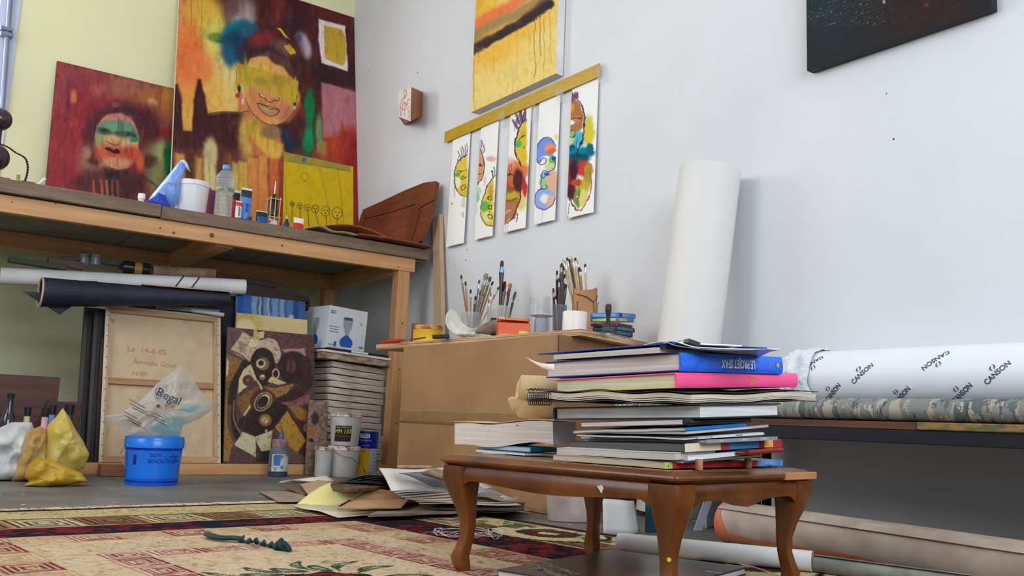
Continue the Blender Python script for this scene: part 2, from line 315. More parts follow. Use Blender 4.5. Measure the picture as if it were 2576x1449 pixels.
# ================================================================ RUG (painted as yarn colour on a fine grid)
RA = math.radians(6.5); RC = (.82, 1.8)
def rug_art(u, v):
    cream = np.array([204, 180, 144.]); tan = np.array([160, 118, 82.]); red = np.array([112, 36, 40.]); dark = np.array([34, 24, 30.]); green = np.array([48, 62, 44.])
    n = len(u); au = abs(u-.04); av = abs(v); C = np.tile(cream, (n, 1)); nz = fbm(u*70, v*70, 3); nb = fbm(u*9, v*16, 5); n3 = fbm(u*48, v*62, 8)
    def put(m, col, a=1.):
        m = (m.astype(float)*a)[:, None]; C[:] = C*(1-m)+np.array(col, float)*m
    sq = abs(fbm(u*22, v*30, 21)-.5) < .022; put(sq & (nz > .35), (140, 112, 76), .65)
    put(fbm(u*9, v*9, 31) > .55, (216, 190, 160), .4)
    # square spiral: f = rounded chebyshev ring with one open side, alternating line / gap
    def key(a, b, per, half, colA, lineA, colB, lineB, mask, seed=0, both=False):
        k = np.floor(a/per); x = (a/per-k)*2-1; y = b/half
        alt = (k.astype(int) % 2 == 0) | both
        # spiral coordinate
        r = np.maximum(abs(x), abs(y)); ang = (np.arctan2(y, x)/(2*math.pi)) % 1
        s = (r*4.3+np.floor(ang*4+.5)/4*.86) % 1
        ln = (s < .48) & (r > .14)
        put(mask & alt, colA); put(mask & ~alt, colB)
        put(mask & alt & ln, lineA); put(mask & ~alt & ln, lineB)
        put(mask & ((abs(x) > .94) | (abs(y) > .94)), colA if both else (196, 160, 120), .6)
    # ring bands : rows (|v| dominates) and columns
    VI, VO, UI, UO = .37, .46, .235, .335
    def band(u0, u1, v0, v1): return (av <= v1) & (au <= u1) & ~((av < v0) & (au < u0))
    def keyband(u0, u1, v0, v1, per, cA, lA, cB, lB, both=False):
        m = band(u0, u1, v0, v1); row = m & (av >= v0); col_ = m & ~row
        key(u-.04+u1, (av-(v0+v1)/2), 2*u1/round(2*u1/per), (v1-v0)/2, cA, lA, cB, lB, row, both=both)
        key(v0-av, (au-(u0+u1)/2), v0/max(1, round(v0/per)), (u1-u0)/2, cA, lA, cB, lB, col_, both=both)
    keyband(UI, UO, VI, VO, .115, (214, 180, 156), (122, 44, 46), cream, red, True)
    keyband(.435, .555, .665, .785, .125, (208, 176, 140), (122, 50, 48), (184, 148, 108), (206, 180, 140))
    m = band(.56, .775, .795, .965); put(m, dark); put(m & (n3 > .46), (96, 28, 34)); put(m & (n3 > .6), (120, 36, 40)); put(m & (nb > .62), (28, 32, 44)); put(band(.557, .563, .787, .796), (190, 160, 140))
    keyband(.785, .905, .97, 1.165, .19, (150, 112, 76), (70, 48, 38), (206, 188, 150), (92, 70, 50))
    m = band(.91, 1.05, 1.175, 1.375); put(m, (200, 180, 132))
    sc = m & (abs(fbm(u*26, v*34, 41)-.5) < .03); put(sc & (nz > .3), (120, 100, 60), .7)
    put(band(.903, .912, 1.163, 1.178), (60, 46, 36))
    m = band(1.055, 1.10, 1.378, 1.425); put(m, (78, 28, 34)); put(m & (nz > .55), (34, 26, 26))
    # lobed medallions cutting the right hand border
    for cv in (.42, -.25, -.95, 1.02):
        for su in (1, -1):
            d = np.hypot((u-.04-su*.93)/.16, (v-cv+.12)/.2)+.12*(n3-.5)
            inb = (au > .56) & (au < 1.05)
            put((d < 1.05) & inb, (40, 34, 26)); put((d < .95) & inb, (204, 184, 140)); put((d < .55) & inb, (52, 58, 36)); put((d < .42) & inb, (96, 36, 38)); put((d < .18) & inb, (214, 190, 160))
    lf = (au > .92) & (au < 1.04) & (av < 1.2) & (fbm(u*24, v*22, 77) > .6); put(lf, (70, 84, 46), .8)
    # centre rose with leaves
    v = v+.055; u = u+.06; r = np.hypot((u-.05)/.095, (v-.0)/.078); th = np.arctan2(v, u-.05); put(r < 1+.12*np.cos(6*th), (60, 26, 30)); put((r < .85+.1*np.cos(5*th)) & (n3 > .42), (128, 36, 44)); put(abs(np.sin(r*9+2*np.cos(3*th))) < .25*(r < 1), (40, 20, 24))
    for a, L_, w_ in ((20, .26, .018), (62, .2, .02), (95, .19, .022), (128, .2, .02), (160, .27, .018), (200, .26, .018), (340, .26, .018), (45, .28, .014), (138, .29, .014), (110, .25, .014), (75, .27, .013)):
        t = math.radians(a); L_ *= .85; x = (u-.05)*math.cos(t)+v*math.sin(t); y = -(u-.05)*math.sin(t)+v*math.cos(t)+.018*np.sin(x*28)
        d = np.hypot((x-L_*.78)/(L_*.26), y/w_); put(d < 1, (56, 76, 60)); put(d < .55, (150, 160, 120)); put((abs(y) < .0035) & (x > .1) & (x < L_*.8), (60, 66, 44))
    put(nz > .62, (60, 50, 40), .12); C[:] *= (.93+.14*vnoise(u*230, v*230, 9))[:, None]
    return np.clip(lin(np.clip(C, 0, 255))*.95, 0, .9)
us = np.linspace(-1.06, 1.14, 480); vs = np.concatenate([np.linspace(-1.425, -.5, 110), np.linspace(-.495, 1.425, 430)])
U, Vv = np.meshgrid(us, vs); zz = .0035+.0028*fbm(U*6, Vv*6, 2)
ca, sa = math.cos(RA), math.sin(RA); b = MB()
P = np.stack([RC[0]+U*ca-Vv*sa, RC[1]+U*sa+Vv*ca, zz], -1).reshape(-1, 3); b.v = P.tolist()
idx = np.arange(U.size).reshape(U.shape); b.f = np.stack([idx[:-1, :-1], idx[:-1, 1:], idx[1:, 1:], idx[1:, :-1]], -1).reshape(-1, 4).tolist()
b.c = rug_art(U.ravel(), Vv.ravel())
RT = Matrix.Translation(V(RC[0], RC[1], 0)) @ Matrix.Rotation(RA, 4, 'Z')
rug = thing('area_rug', 'worn cream and maroon patterned rug with square spiral borders on the grey floor', 'rug', (RC[0], RC[1], 0))
part(b, 'pile', vmat('rug_yarn', .95, .05, .5, 900), rug)
part(MB().box(-1.055, 1.135, -1.42, 1.42, .0005, .0034, RT), 'backing', mat('rug_backing', (120, 96, 74), .9), rug)
b = MB()
for i in range(420):
    u0 = -1.05+2.19*i/420; L_ = random.uniform(.03, .085); dx = random.uniform(-.03, .03)
    q = [RT @ V(u0, 1.42, .004), RT @ V(u0+dx*.5, 1.42+L_*.5, .006), RT @ V(u0+dx, 1.42+L_, .002)]; b.tube(q, .0016, 4)
o = part(b, 'fringe', mat('fringe_yarn', (200, 188, 160), .9), rug); o['kind'] = 'stuff'
# ================================================================ PICTURES
m_edge = mat('raw_canvas_edge', (222, 214, 198), .8); m_edge_dark = mat('dark_canvas_edge', (60, 50, 44), .7); m_edge_w = mat('white_canvas_edge', (235, 232, 228), .7)
BZ = 1.377            # top of the workbench
G0 = 1.0
def art_big(X, Y):
    A = Art(X, Y, (78, 30, 30), warp=2, ws=16, seed=4, sm=.8)
    B = A.blob
    B(480, 130, 62, 150, (232, 126, 62), .5); B(470, 60, 50, 90, (238, 150, 84), .6, a=.8); B(470, 250, 60, 60, (232, 150, 70), .5)
    B(520, 55, 46, 62, (222, 190, 62), .5); B(540, 100, 34, 60, (224, 206, 96), .6); B(500, 20, 40, 40, (226, 170, 70), .6, a=.7)
    B(560, 190, 40, 60, (226, 206, 120), .6); B(545, 245, 55, 55, (234, 184, 84), .5); B(490, 190, 35, 60, (236, 176, 84), .7, a=.6); B(585, 200, 22, 75, (224, 208, 128), .6); B(600, 250, 24, 50, (232, 196, 104), .5)
    B(605, 35, 42, 48, (128, 104, 104), .5); B(615, 45, 26, 34, (176, 160, 160), .6); B(590, 15, 24, 24, (108, 70, 74), .6, a=.6)
    B(596, 75, 40, 22, (0, 118, 138), .5, -20); B(560, 98, 32, 12, (16, 110, 116), .6, 10); B(540, 92, 16, 10, (110, 140, 50), .6); B(605, 115, 46, 42, (20, 58, 92), .45); B(628, 78, 26, 20, (28, 88, 116), .6); B(575, 138, 16, 30, (24, 90, 120), .7, -15)
    for q in range(9): A.line([(455+q*17, 150+q*3), (455+q*17, 262)], 5, (240, 206, 120) if q % 2 else (226, 130, 64), 5, .2)
    B(474, 140, 40, 80, (234, 122, 60), .6); B(505, 175, 36, 34, (232, 128, 64), .7, a=.8)
    # dark figures and body
    A.poly([(434, 212), (447, 212), (458, 250), (460, 330), (434, 335)], (62, 22, 26), 5); A.poly([(498, 198), (505, 200), (516, 240), (524, 300), (522, 340), (482, 340), (486, 260)], (62, 22, 26), 4)
    A.poly([(518, 290), (560, 282), (618, 284), (640, 300), (625, 420), (430, 425), (430, 325), (480, 332)], (64, 25, 28), 6)
    A.poly([(457, 262), (486, 262), (482, 330), (460, 328)], (222, 168, 74), 3); B(460, 345, 40, 12, (70, 32, 30), .5)
    # lower part : runs of colour
    A.poly([(430, 378), (900, 385), (905, 640), (430, 600)], (120, 62, 44), 18)
    for x, w_, c_, y0 in ((452, 22, (202, 146, 62), 385), (478, 16, (84, 44, 36), 380), (500, 16, (196, 150, 74), 395), (528, 30, (212, 196, 128), 360), (556, 16, (88, 46, 38), 360), (575, 18, (120, 66, 44), 395), (592, 16, (206, 186, 96), 408), (612, 22, (222, 176, 72), 405), (636, 26, (226, 140, 68), 395), (662, 24, (230, 148, 76), 385), (690, 24, (214, 110, 52), 380), (712, 16, (160, 62, 36), 400), (560, 16, (190, 160, 90), 470)):
        A.poly([(x-w_/2, y0), (x+w_/2, y0+4), (x+w_/2+3, 620), (x-w_/2-2, 620)], c_, 6)
    B(530, 380, 16, 34, (206, 186, 130), .6); B(600, 470, 22, 40, (206, 176, 76), .6, a=.7); B(625, 340, 24, 60, (214, 176, 76), .6)
    # right half background
    B(720, 40, 70, 50, (70, 24, 30), .5); B(700, 25, 18, 40, (110, 36, 34), .7); B(740, 70, 30, 46, (60, 26, 38), .6); B(820, 190, 80, 40, (54, 24, 30), .5); B(850, 30, 70, 30, (96, 34, 36), .6)
    B(765, 115, 16, 34, (190, 172, 192), .5, -20); B(750, 95, 10, 12, (90, 100, 120), .6)
    B(768, 230, 24, 60, (84, 30, 28), .5)
    A.poly([(803, 47), (868, 66), (876, 180), (810, 158), (800, 100)], (238, 228, 226), 2.4); A.poly([(814, 64), (864, 82), (866, 162), (826, 150), (818, 140)], (206, 168, 56), 2, smooth=True)
    A.poly([(808, 206), (900, 232), (905, 350), (812, 348)], (184, 112, 124), 4); B(850, 290, 10, 60, (196, 128, 136), .7, a=.6)
    B(850, 375, 55, 34, (186, 66, 36), .6); B(862, 340, 6, 30, (196, 72, 40), .7); B(880, 365, 26, 40, (180, 48, 34), .7); B(885, 470, 24, 120, (150, 34, 36), .6); B(810, 372, 12, 20, (176, 120, 50), .6)
    B(778, 275, 14, 50, (0, 122, 66), .5); B(775, 350, 16, 40, (10, 132, 78), .5); B(803, 330, 8, 44, (110, 150, 90), .7); B(748, 262, 8, 50, (206, 110, 50), .6); B(755, 300, 14, 34, (120, 48, 36), .6); B(728, 350, 24, 34, (26, 44, 72), .5); B(745, 320, 22, 36, (70, 30, 30), .6)
    # hair
    B(690, 120, 64, 52, (72, 32, 34), .4); B(655, 128, 46, 36, (60, 34, 38), .5); B(742, 175, 24, 60, (70, 32, 32), .5); B(660, 98, 34, 18, (128, 42, 40), .6, -15); B(716, 120, 30, 16, (120, 80, 74), .7, 30)
    # neck and shoulders
    A.poly([(618, 284), (640, 300), (700, 322), (716, 380), (700, 395), (640, 390), (622, 345)], (206, 116, 70), 5); A.poly([(622, 292), (652, 320), (690, 352), (712, 366), (700, 396), (672, 392), (640, 360), (624, 330)], (224, 176, 62), 5)
    B(682, 332, 24, 18, (150, 112, 74), .5); B(640, 312, 16, 30, (196, 156, 62), .6, 30); B(690, 384, 20, 14, (232, 182, 74), .6)
    # face
    A.poly([(630, 145), (670, 138), (715, 150), (742, 190), (748, 235), (740, 278), (716, 306), (684, 315), (654, 302), (630, 276), (616, 240), (614, 190)], (226, 164, 84), 2.5, smooth=True)
    B(650, 180, 30, 26, (236, 186, 88), .6); B(700, 180, 26, 20, (234, 170, 88), .7, a=.7); B(660, 270, 36, 30, (220, 136, 84), .6); B(715, 280, 26, 26, (214, 130, 92), .6); B(640, 240, 24, 20, (212, 132, 82), .7, a=.7)
    A.poly([(598, 158), (618, 165), (700, 186), (750, 204), (749, 258), (712, 246), (660, 222), (616, 216), (596, 212)], (206, 166, 50), 3); B(655, 205, 16, 10, (150, 130, 40), .6, a=.6); B(698, 203, 20, 14, (152, 134, 46), .6, a=.6); B(738, 245, 14, 20, (196, 176, 40), .6); B(618, 178, 5, 34, (150, 160, 40), .7, a=.8)
    A.poly([(636, 140), (680, 128), (725, 150), (748, 190), (738, 200), (714, 170), (690, 160), (672, 144)], (84, 52, 48), 4)
    # features
    dk = (40, 34, 28)
    A.line([(650, 234), (654, 242), (664, 246), (672, 254), (682, 257), (690, 252), (700, 253), (702, 246)], 1.8, dk, .8); A.line([(655, 238), (664, 243)], 2.5, (232, 214, 170), 1.2)
    A.poly([(645, 260), (658, 262), (668, 267), (677, 266), (690, 272), (703, 280), (694, 290), (678, 292), (660, 282)], (186, 142, 92), 1.2, smooth=True)
    A.line([(645, 260), (658, 262), (670, 268), (678, 276), (690, 274), (703, 280)], 1.7, dk, .7); A.line([(648, 262), (656, 278), (676, 292), (692, 291), (702, 281)], 1.6, dk, .7); A.line([(650, 260), (664, 263), (676, 267), (692, 271), (702, 278)], 1.3, dk, .7); A.line([(660, 270), (672, 274), (682, 279)], 2, (206, 190, 130), 1.5)
    A.line([(614, 245), (630, 276), (652, 300), (684, 315), (716, 306), (740, 278), (748, 240)], 1.6, (70, 36, 28), 1.2, .8); A.line([(594, 178), (596, 214), (602, 240)], 1.5, (50, 50, 30), 1, .7)
    A.poly([(597, 238), (608, 232), (618, 262), (622, 282), (600, 282)], (222, 130, 84), 3); B(602, 224, 4, 10, (40, 44, 50), .5); B(598, 240, 5, 6, (190, 50, 40), .5); B(741, 268, 4, 7, (200, 190, 190), .4); B(742, 262, 4, 4, (40, 40, 44), .5); B(610, 255, 3, 10, (232, 200, 180), .6)
    A.poly([(696, 70), (706, 71), (729, 98), (721, 95)], (226, 190, 44), 1.5); A.poly([(715, 116), (728, 111), (748, 134), (731, 138)], (216, 182, 44), 1.5); A.line([(724, 96), (745, 130), (752, 160)], 2, (40, 28, 28), 1.5)
    A.line([(518, 288), (560, 281), (600, 283), (625, 279)], 1.6, (46, 20, 20), 1)
    for x in (481, 497, 508, 480): A.line([(x, 0), (x, 20+(x % 7)*9)], 1, (60, 60, 30), .7, .6, False)
    for x, y0, y1 in ((600, 430, 560), (612, 430, 520), (640, 330, 420), (676, 400, 520), (527, 420, 500), (690, 520, 580), (560, 410, 520)): A.line([(x, y0), (x+1, y1)], 1, (90, 50, 30), .8, .45, False)
    A.tint((255, 226, 170), .12, 14, 11, .5, .9, 1.6, .5); A.tint((30, 10, 10), .16, 14, 13, .45, .9, 1.6, .5); A.grain(8, 5, 3); A.grain(7, 1.7, 5)
    return A
# corner positions taken on the leaning plane
def lean_rect(pBL, pBR, pT, y0, z0, y1, z1, ztop=None):
    n = V(0, -(z1-z0), y1-y0).normalized(); P = V(0, y0, z0); up = V(0, y1-y0, z1-z0).normalized()
    a = onpl(P, n, *pBL); c = onpl(P, n, *pBR); x0, x1 = a.x, c.x; t = onpl(P, n, *pT); h = (t-V(t.x, y0, z0)).length
    return frame(V(x0, y0, z0), V(1, 0, 0), up), x1-x0, h
Mx, w_, h_ = lean_rect((431, 440), (900, 500), (884, 42), 5.9, BZ+.003, 6.262, 3.3)
panel('portrait_painting', 'tall portrait of a smiling face with a yellow eye band, leaning in the corner', 'painting', Mx, w_, h_, .03, lambda X, Y: art_big(X, Y).out(G0), 340, 440, m_edge)
def art_small(X, Y):
    A = Art(X, Y, (146, 46, 56), warp=2.5, ws=16, seed=9); B = A.blob
    B(200, 200, 70, 60, (140, 62, 66), .6); B(150, 200, 30, 70, (150, 66, 66), .6, a=.6); B(205, 330, 40, 110, (150, 42, 52), .6); B(175, 260, 14, 60, (118, 44, 62), .7, a=.7)
    A.poly([(276, 188), (440, 220), (440, 330), (380, 300), (330, 250), (275, 245)], (158, 92, 76), 10); B(400, 260, 50, 40, (176, 102, 54), .6); B(425, 245, 20, 26, (190, 130, 60), .6); B(383, 258, 12, 10, (216, 160, 110), .6); B(350, 280, 60, 24, (140, 74, 48), .7, 25); B(248, 225, 16, 16, (176, 84, 76), .7); B(185, 243, 9, 17, (202, 112, 66), .5); B(182, 300, 8, 26, (172, 66, 50), .7, a=.7)
    B(305, 300, 62, 42, (72, 30, 46), .45); B(355, 320, 44, 52, (78, 30, 42), .45, 40); B(237, 345, 26, 62, (82, 32, 46), .6); B(372, 350, 36, 30, (86, 34, 38), .5); B(290, 264, 8, 7, (130, 84, 66), .6)
    B(232, 408, 36, 42, (150, 104, 84), .5); B(240, 395, 22, 20, (70, 36, 34), .5); B(218, 385, 12, 14, (170, 116, 96), .6); B(240, 450, 44, 24, (92, 48, 44), .6)
    B(400, 400, 40, 44, (136, 124, 84), .5); B(405, 385, 14, 30, (160, 164, 104), .6); B(424, 402, 12, 46, (14, 108, 48), .5); B(390, 450, 22, 40, (130, 140, 84), .6); B(372, 405, 20, 16, (80, 44, 36), .6); B(352, 408, 10, 22, (206, 92, 46), .5); A.line([(355, 440), (385, 462), (400, 480)], 4, (60, 34, 30), 3, .8)
    A.poly([(246, 312), (262, 294), (300, 287), (330, 300), (346, 330), (350, 370), (340, 402), (318, 424), (292, 427), (262, 411), (246, 384), (238, 345)], (200, 134, 96), 2.5, smooth=True)
    B(298, 298, 30, 12, (196, 128, 112), .6); A.poly([(245, 316), (264, 300), (300, 302), (335, 312), (348, 340), (344, 354), (310, 342), (270, 338), (240, 342)], (98, 146, 116), 4); B(285, 322, 14, 14, (104, 160, 122), .6); B(252, 352, 12, 16, (140, 160, 104), .6); B(300, 338, 16, 8, (56, 70, 62), .6, a=.8)
    B(262, 330, 18, 8, (52, 80, 80), .5, 12); B(325, 342, 20, 9, (52, 84, 74), .5, 8); B(263, 328, 7, 4, (26, 34, 34), .4); B(325, 340, 8, 4, (22, 50, 40), .4); A.line([(246, 322), (258, 322), (274, 330)], 1.5, (30, 50, 50), 1); A.line([(308, 333), (325, 333), (345, 350)], 1.8, (30, 60, 50), 1)
    B(283, 352, 22, 12, (206, 170, 106), .5); B(325, 364, 18, 18, (206, 176, 130), .5); B(338, 352, 12, 5, (20, 140, 96), .5)
    B(262, 385, 24, 20, (206, 92, 60), .6); B(310, 390, 40, 18, (200, 82, 48), .6); B(330, 385, 20, 18, (196, 76, 44), .6); B(290, 408, 34, 14, (214, 146, 110), .6)
    A.line([(268, 354), (276, 360), (284, 364), (292, 366), (300, 362)], 2, (60, 40, 30), 1.2); A.line([(266, 348), (270, 344)], 2, (190, 150, 60), 1.5); A.poly([(262, 374), (272, 370), (284, 376), (295, 374), (302, 384), (290, 386), (276, 382)], (44, 20, 20), 1.5, smooth=True); A.poly([(272, 384), (286, 386), (298, 386), (288, 394), (276, 392)], (196, 76, 58), 2, smooth=True)
    A.line([(238, 345), (246, 384), (262, 411), (292, 427), (318, 424), (342, 400)], 1.6, (110, 46, 40), 1.4, .7)
    A.poly([(262, 420), (290, 430), (322, 428), (318, 460), (360, 500), (255, 505), (268, 450)], (34, 32, 40), 6); B(330, 470, 40, 40, (70, 34, 38), .6); B(230, 465, 46, 18, (84, 40, 46), .6)
    for x, c_ in ((235, (196, 90, 60)), (256, (206, 100, 56)), (268, (216, 120, 66)), (282, (150, 76, 56)), (295, (160, 70, 50))): A.line([(x, 455), (x+3, 500)], 6, c_, 3, .8, False)
    for x, y0, y1 in ((276, 400, 450), (298, 290, 345), (305, 300, 340), (318, 350, 380), (330, 350, 400), (298, 395, 425)): A.line([(x, y0), (x+.5, y1)], 1.3, (40, 60, 50), .8, .6, False)
    A.tint((230, 120, 110), .16, 9, 21, .5, .8, 1.4, .4); A.tint((40, 10, 20), .2, 12, 23, .5, .8, 1.4, .5); A.grain(8, 4, 3); A.grain(6, 1.6, 6)
    return A
Mx2, w2, h2 = lean_rect((117, 440), (470, 440), (300, 190), 6.10, BZ+.003, 6.26, 2.4)
panel('portrait_painting', 'smaller crimson portrait with green paint across the eyes, on the workbench at left', 'painting', Mx2, w2, h2, .02, lambda X, Y: art_small(X, Y).out(G0), 260, 260, m_edge_dark)
# ---- pictures on the right wall
def wallM(px, py, X): return frame(oX(X, px, py), V(0, -1, 0), V(0, 0, 1))
def art_yel(X, Y):
    A = Art(X, Y, (234, 208, 122), warp=4, ws=18, seed=31); B = A.blob
    B(1190, 20, 60, 90, (238, 186, 44), .7); B(1290, 80, 110, 34, (236, 186, 64), .7, -28); B(1240, 130, 60, 34, (238, 184, 70), .8, -28); B(1200, 60, 30, 60, (232, 176, 60), .7)
    A.line([(1182, 72), (1230, 42), (1290, 12), (1330, -20)], 26, (236, 120, 62), 9); A.line([(1184, 96), (1240, 62), (1310, 30), (1380, -20)], 26, (156, 124, 78), 8, .9)
    A.tint((120, 100, 60), .12, 9, 40, .5, .8, 1.5, .6)
    A.line([(1190, 126), (1240, 98), (1300, 64), (1345, 36), (1384, 8)], 21, (34, 28, 30), 4); A.line([(1195, 112), (1300, 58), (1380, -6)], 12, (60, 34, 34), 6, .8)
    for q in range(60):
        t = q/59; x = 1190+195*t; y = 128-120*t; A.line([(x, y), (x+random.uniform(-2, 2), y+random.uniform(8, 17))], 2, (38, 30, 30), 1.4, .8, False)
    for x, y0, y1, a_ in ((1344, 40, 198, .75), (1358, 36, 140, .85), (1368, 40, 180, .45), (1192, 110, 280, .5), (1202, 120, 145, .7), (1383, 30, 160, .4), (1240, 110, 180, .2), (1300, 80, 170, .2), (1330, 60, 120, .3)): A.line([(x, y0), (x+2, y1)], 1.5, (96, 62, 40), .8, a_, False)
    for q in range(26): x = 1190+q*8; A.line([(x, 120), (x+1, 150+(q*37 % 60))], 4, (240, 182, 60), 3, .28, False)
    A.tint((214, 176, 100), .10, 9, 44, .5, .8, 1.5, .6); A.grain(7, 4, 3); return A
cx = XR-.055
My = frame(oX(cx, 1184, 283), V(0, -1, 0), V(0, 0, 1)); wy = oX(cx, 1184, 283).y-oX(cx, 1398, 184).y
panel('abstract_painting', 'square yellow abstract canvas with a black diagonal stroke, hung above the yellow ruler', 'painting', My, wy, .86, .05, lambda X, Y: art_yel(X, Y).out(1.02), 180, 230, m_edge_w)
def art_dark(X, Y):
    A = Art(X, Y, (24, 32, 42), warp=3, seed=3); A.blob(2330, 40, 150, 70, (44, 26, 22), .7); A.blob(2080, 40, 60, 60, (22, 44, 52), .7)
    rr = random.Random(5)
    for k in range(13):
        y0 = -44+k*9.2; sx = 2023; ex = 2222
        x = sx+rr.uniform(0, 10)
        while x < ex:
            L_ = rr.uniform(2, 8); yy = y0+(2225-x)*.32-12+rr.uniform(-1.6, 1.6)
            if yy < 66-(x-2025)*.0 and not (x < 2060 and k > 10): A.line([(x, yy), (x+L_/2, yy-2.6-rr.uniform(-2, 2)), (x+L_, yy-L_*.3)], rr.uniform(.7, 1.5), rr.choice([(150, 160, 166), (180, 186, 190), (84, 110, 116), (70, 110, 130), (110, 110, 90)]), .6, rr.uniform(.4, 1))
            x += L_+rr.uniform(1, 7)
    A.line([(2223, -20), (2225, 6)], 7, (200, 196, 186), 1.5)
    for x, y, s_, c_ in ((2332, 12, 5, (170, 60, 40)), (2247, 54, 3, (150, 44, 40)), (2412, 10, 3, (110, 40, 34)), (2278, 44, 3, (110, 60, 30)), (2243, 24, 4, (90, 36, 32)), (2400, 28, 2.5, (100, 50, 30)), (2330, 42, 3, (90, 40, 30)), (2380, 55, 6, (50, 34, 24)), (2300, 80, 5, (50, 30, 24))): A.blob(x, y, s_, s_, c_, .6, a=.8)
    A.tint((60, 40, 34), .35, 14, 8, .55, .8); A.grain(7, 3, 2); return A
dx_ = XR-.045
Md = frame(oX(dx_, 2030, 179), V(0, -1, 0), V(0, 0, 1)); wd = oX(dx_, 2030, 179).y-oX(dx_, 2494, 20).y
panel('dark_painting', 'black painting with small pale handwriting and red specks, high on the white wall at right', 'painting', Md, wd, .62, .04, lambda X, Y: art_dark(X, Y).out(.6), 300, 200, mat('dark_panel_edge', (20, 23, 28), .6))
# ---- five watercolour strips under the ruler
W0 = (243, 241, 236); pu = (74, 40, 64); bk = (44, 34, 40)
def hairs(A, pts, c_=pu, w=1.6):
    for (x, y, x2, y2) in pts: A.line([(x, y), (x2+1.5, (y+y2)/2), (x2, y2)], w, c_, .8, .9)
def art_s1(X, Y):
    A = Art(X, Y, W0, warp=2.5, ws=9, seed=51, sm=.45)
    A.poly([(1176, 392), (1158, 402), (1148, 425), (1145, 452), (1150, 478), (1162, 492), (1176, 494)], (224, 196, 60), 2, smooth=False); A.blob(1152, 460, 9, 14, (236, 232, 210), .6); A.blob(1152, 440, 7, 5, (90, 180, 80), .6); A.blob(1162, 428, 8, 12, (222, 200, 90), .6); A.blob(1170, 480, 8, 10, (206, 190, 60), .6)
    A.line([(1176, 390), (1160, 400), (1148, 422), (1144, 450), (1149, 476), (1160, 490), (1174, 496)], 2, pu, .9)
    hairs(A, [(1153, 405, 1154, 380), (1160, 399, 1160, 372), (1166, 394, 1165, 368), (1172, 390, 1170, 366), (1176, 388, 1176, 362)])
    A.line([(1150, 432), (1158, 429), (1162, 434), (1154, 437)], 1.4, bk, .8); A.line([(1162, 430), (1174, 429)], 1.3, bk, .8); A.line([(1168, 443), (1160, 448), (1164, 452), (1172, 446)], 1.4, bk, .8); A.line([(1162, 470), (1168, 466), (1171, 474), (1164, 478), (1161, 472)], 1.6, pu, .9); A.line([(1145, 460), (1143, 497)], 1, bk, .7, .8, False)
    A.blob(1138, 513, 2.5, 3, (214, 180, 90), .6); A.blob(1167, 505, 4, 12, (160, 200, 120), .8, a=.5); A.blob(1165, 540, 2, 8, (120, 190, 130), .6, a=.7); A.blob(1166, 518, 5, 4, (226, 150, 110), .8, a=.5); return A
def art_s2(X, Y):
    A = Art(X, Y, W0, warp=2.5, ws=9, seed=52, sm=.45)
    A.poly([(1200, 376), (1212, 382), (1219, 410), (1216, 440), (1204, 462), (1196, 474)], (216, 156, 116), 2); A.line([(1202, 374), (1212, 382), (1219, 408), (1217, 440), (1205, 462), (1196, 470)], 2, pu, .9); A.line([(1200, 417), (1209, 413), (1216, 419)], 1.4, bk, .8); A.line([(1200, 436), (1208, 440), (1214, 436)], 1.6, bk, .8); A.line([(1198, 455), (1205, 460)], 1.6, bk, .8); A.blob(1208, 417, 3, 2, bk, .5)
    hairs(A, [(1204, 378, 1207, 350), (1208, 378, 1211, 352), (1212, 382, 1215, 360), (1216, 386, 1219, 366)])
    A.blob(1199, 495, 7, 14, (120, 196, 96), .7, a=.8); A.blob(1205, 480, 7, 10, (150, 206, 120), .8, a=.6); A.blob(1236, 400, 12, 6, (230, 150, 130), .7, a=.7); A.blob(1222, 455, 5, 14, (232, 176, 140), .8, a=.5); A.blob(1198, 525, 6, 14, (236, 190, 150), .8, a=.4)
    A.poly([(1243, 445), (1232, 462), (1220, 490), (1211, 520), (1213, 548), (1224, 565), (1240, 570)], (226, 200, 70), 2); A.blob(1221, 520, 10, 14, (96, 184, 84), .6); A.blob(1226, 545, 8, 12, (226, 222, 150), .6); A.blob(1236, 480, 7, 16, (214, 160, 60), .7)
    A.line([(1245, 443), (1232, 460), (1220, 488), (1211, 520), (1212, 546), (1224, 565), (1240, 570)], 2, pu, .9); hairs(A, [(1240, 448, 1238, 430), (1244, 444, 1243, 420)], pu, 2)
    for y in (500, 522, 545): A.line([(1229, y-4), (1236, y-5), (1237, y+3), (1230, y+3), (1229, y-3)], 1.6, bk, .9)
    A.line([(1233, 480), (1232, 540)], 1, bk, .8, .5, False); return A
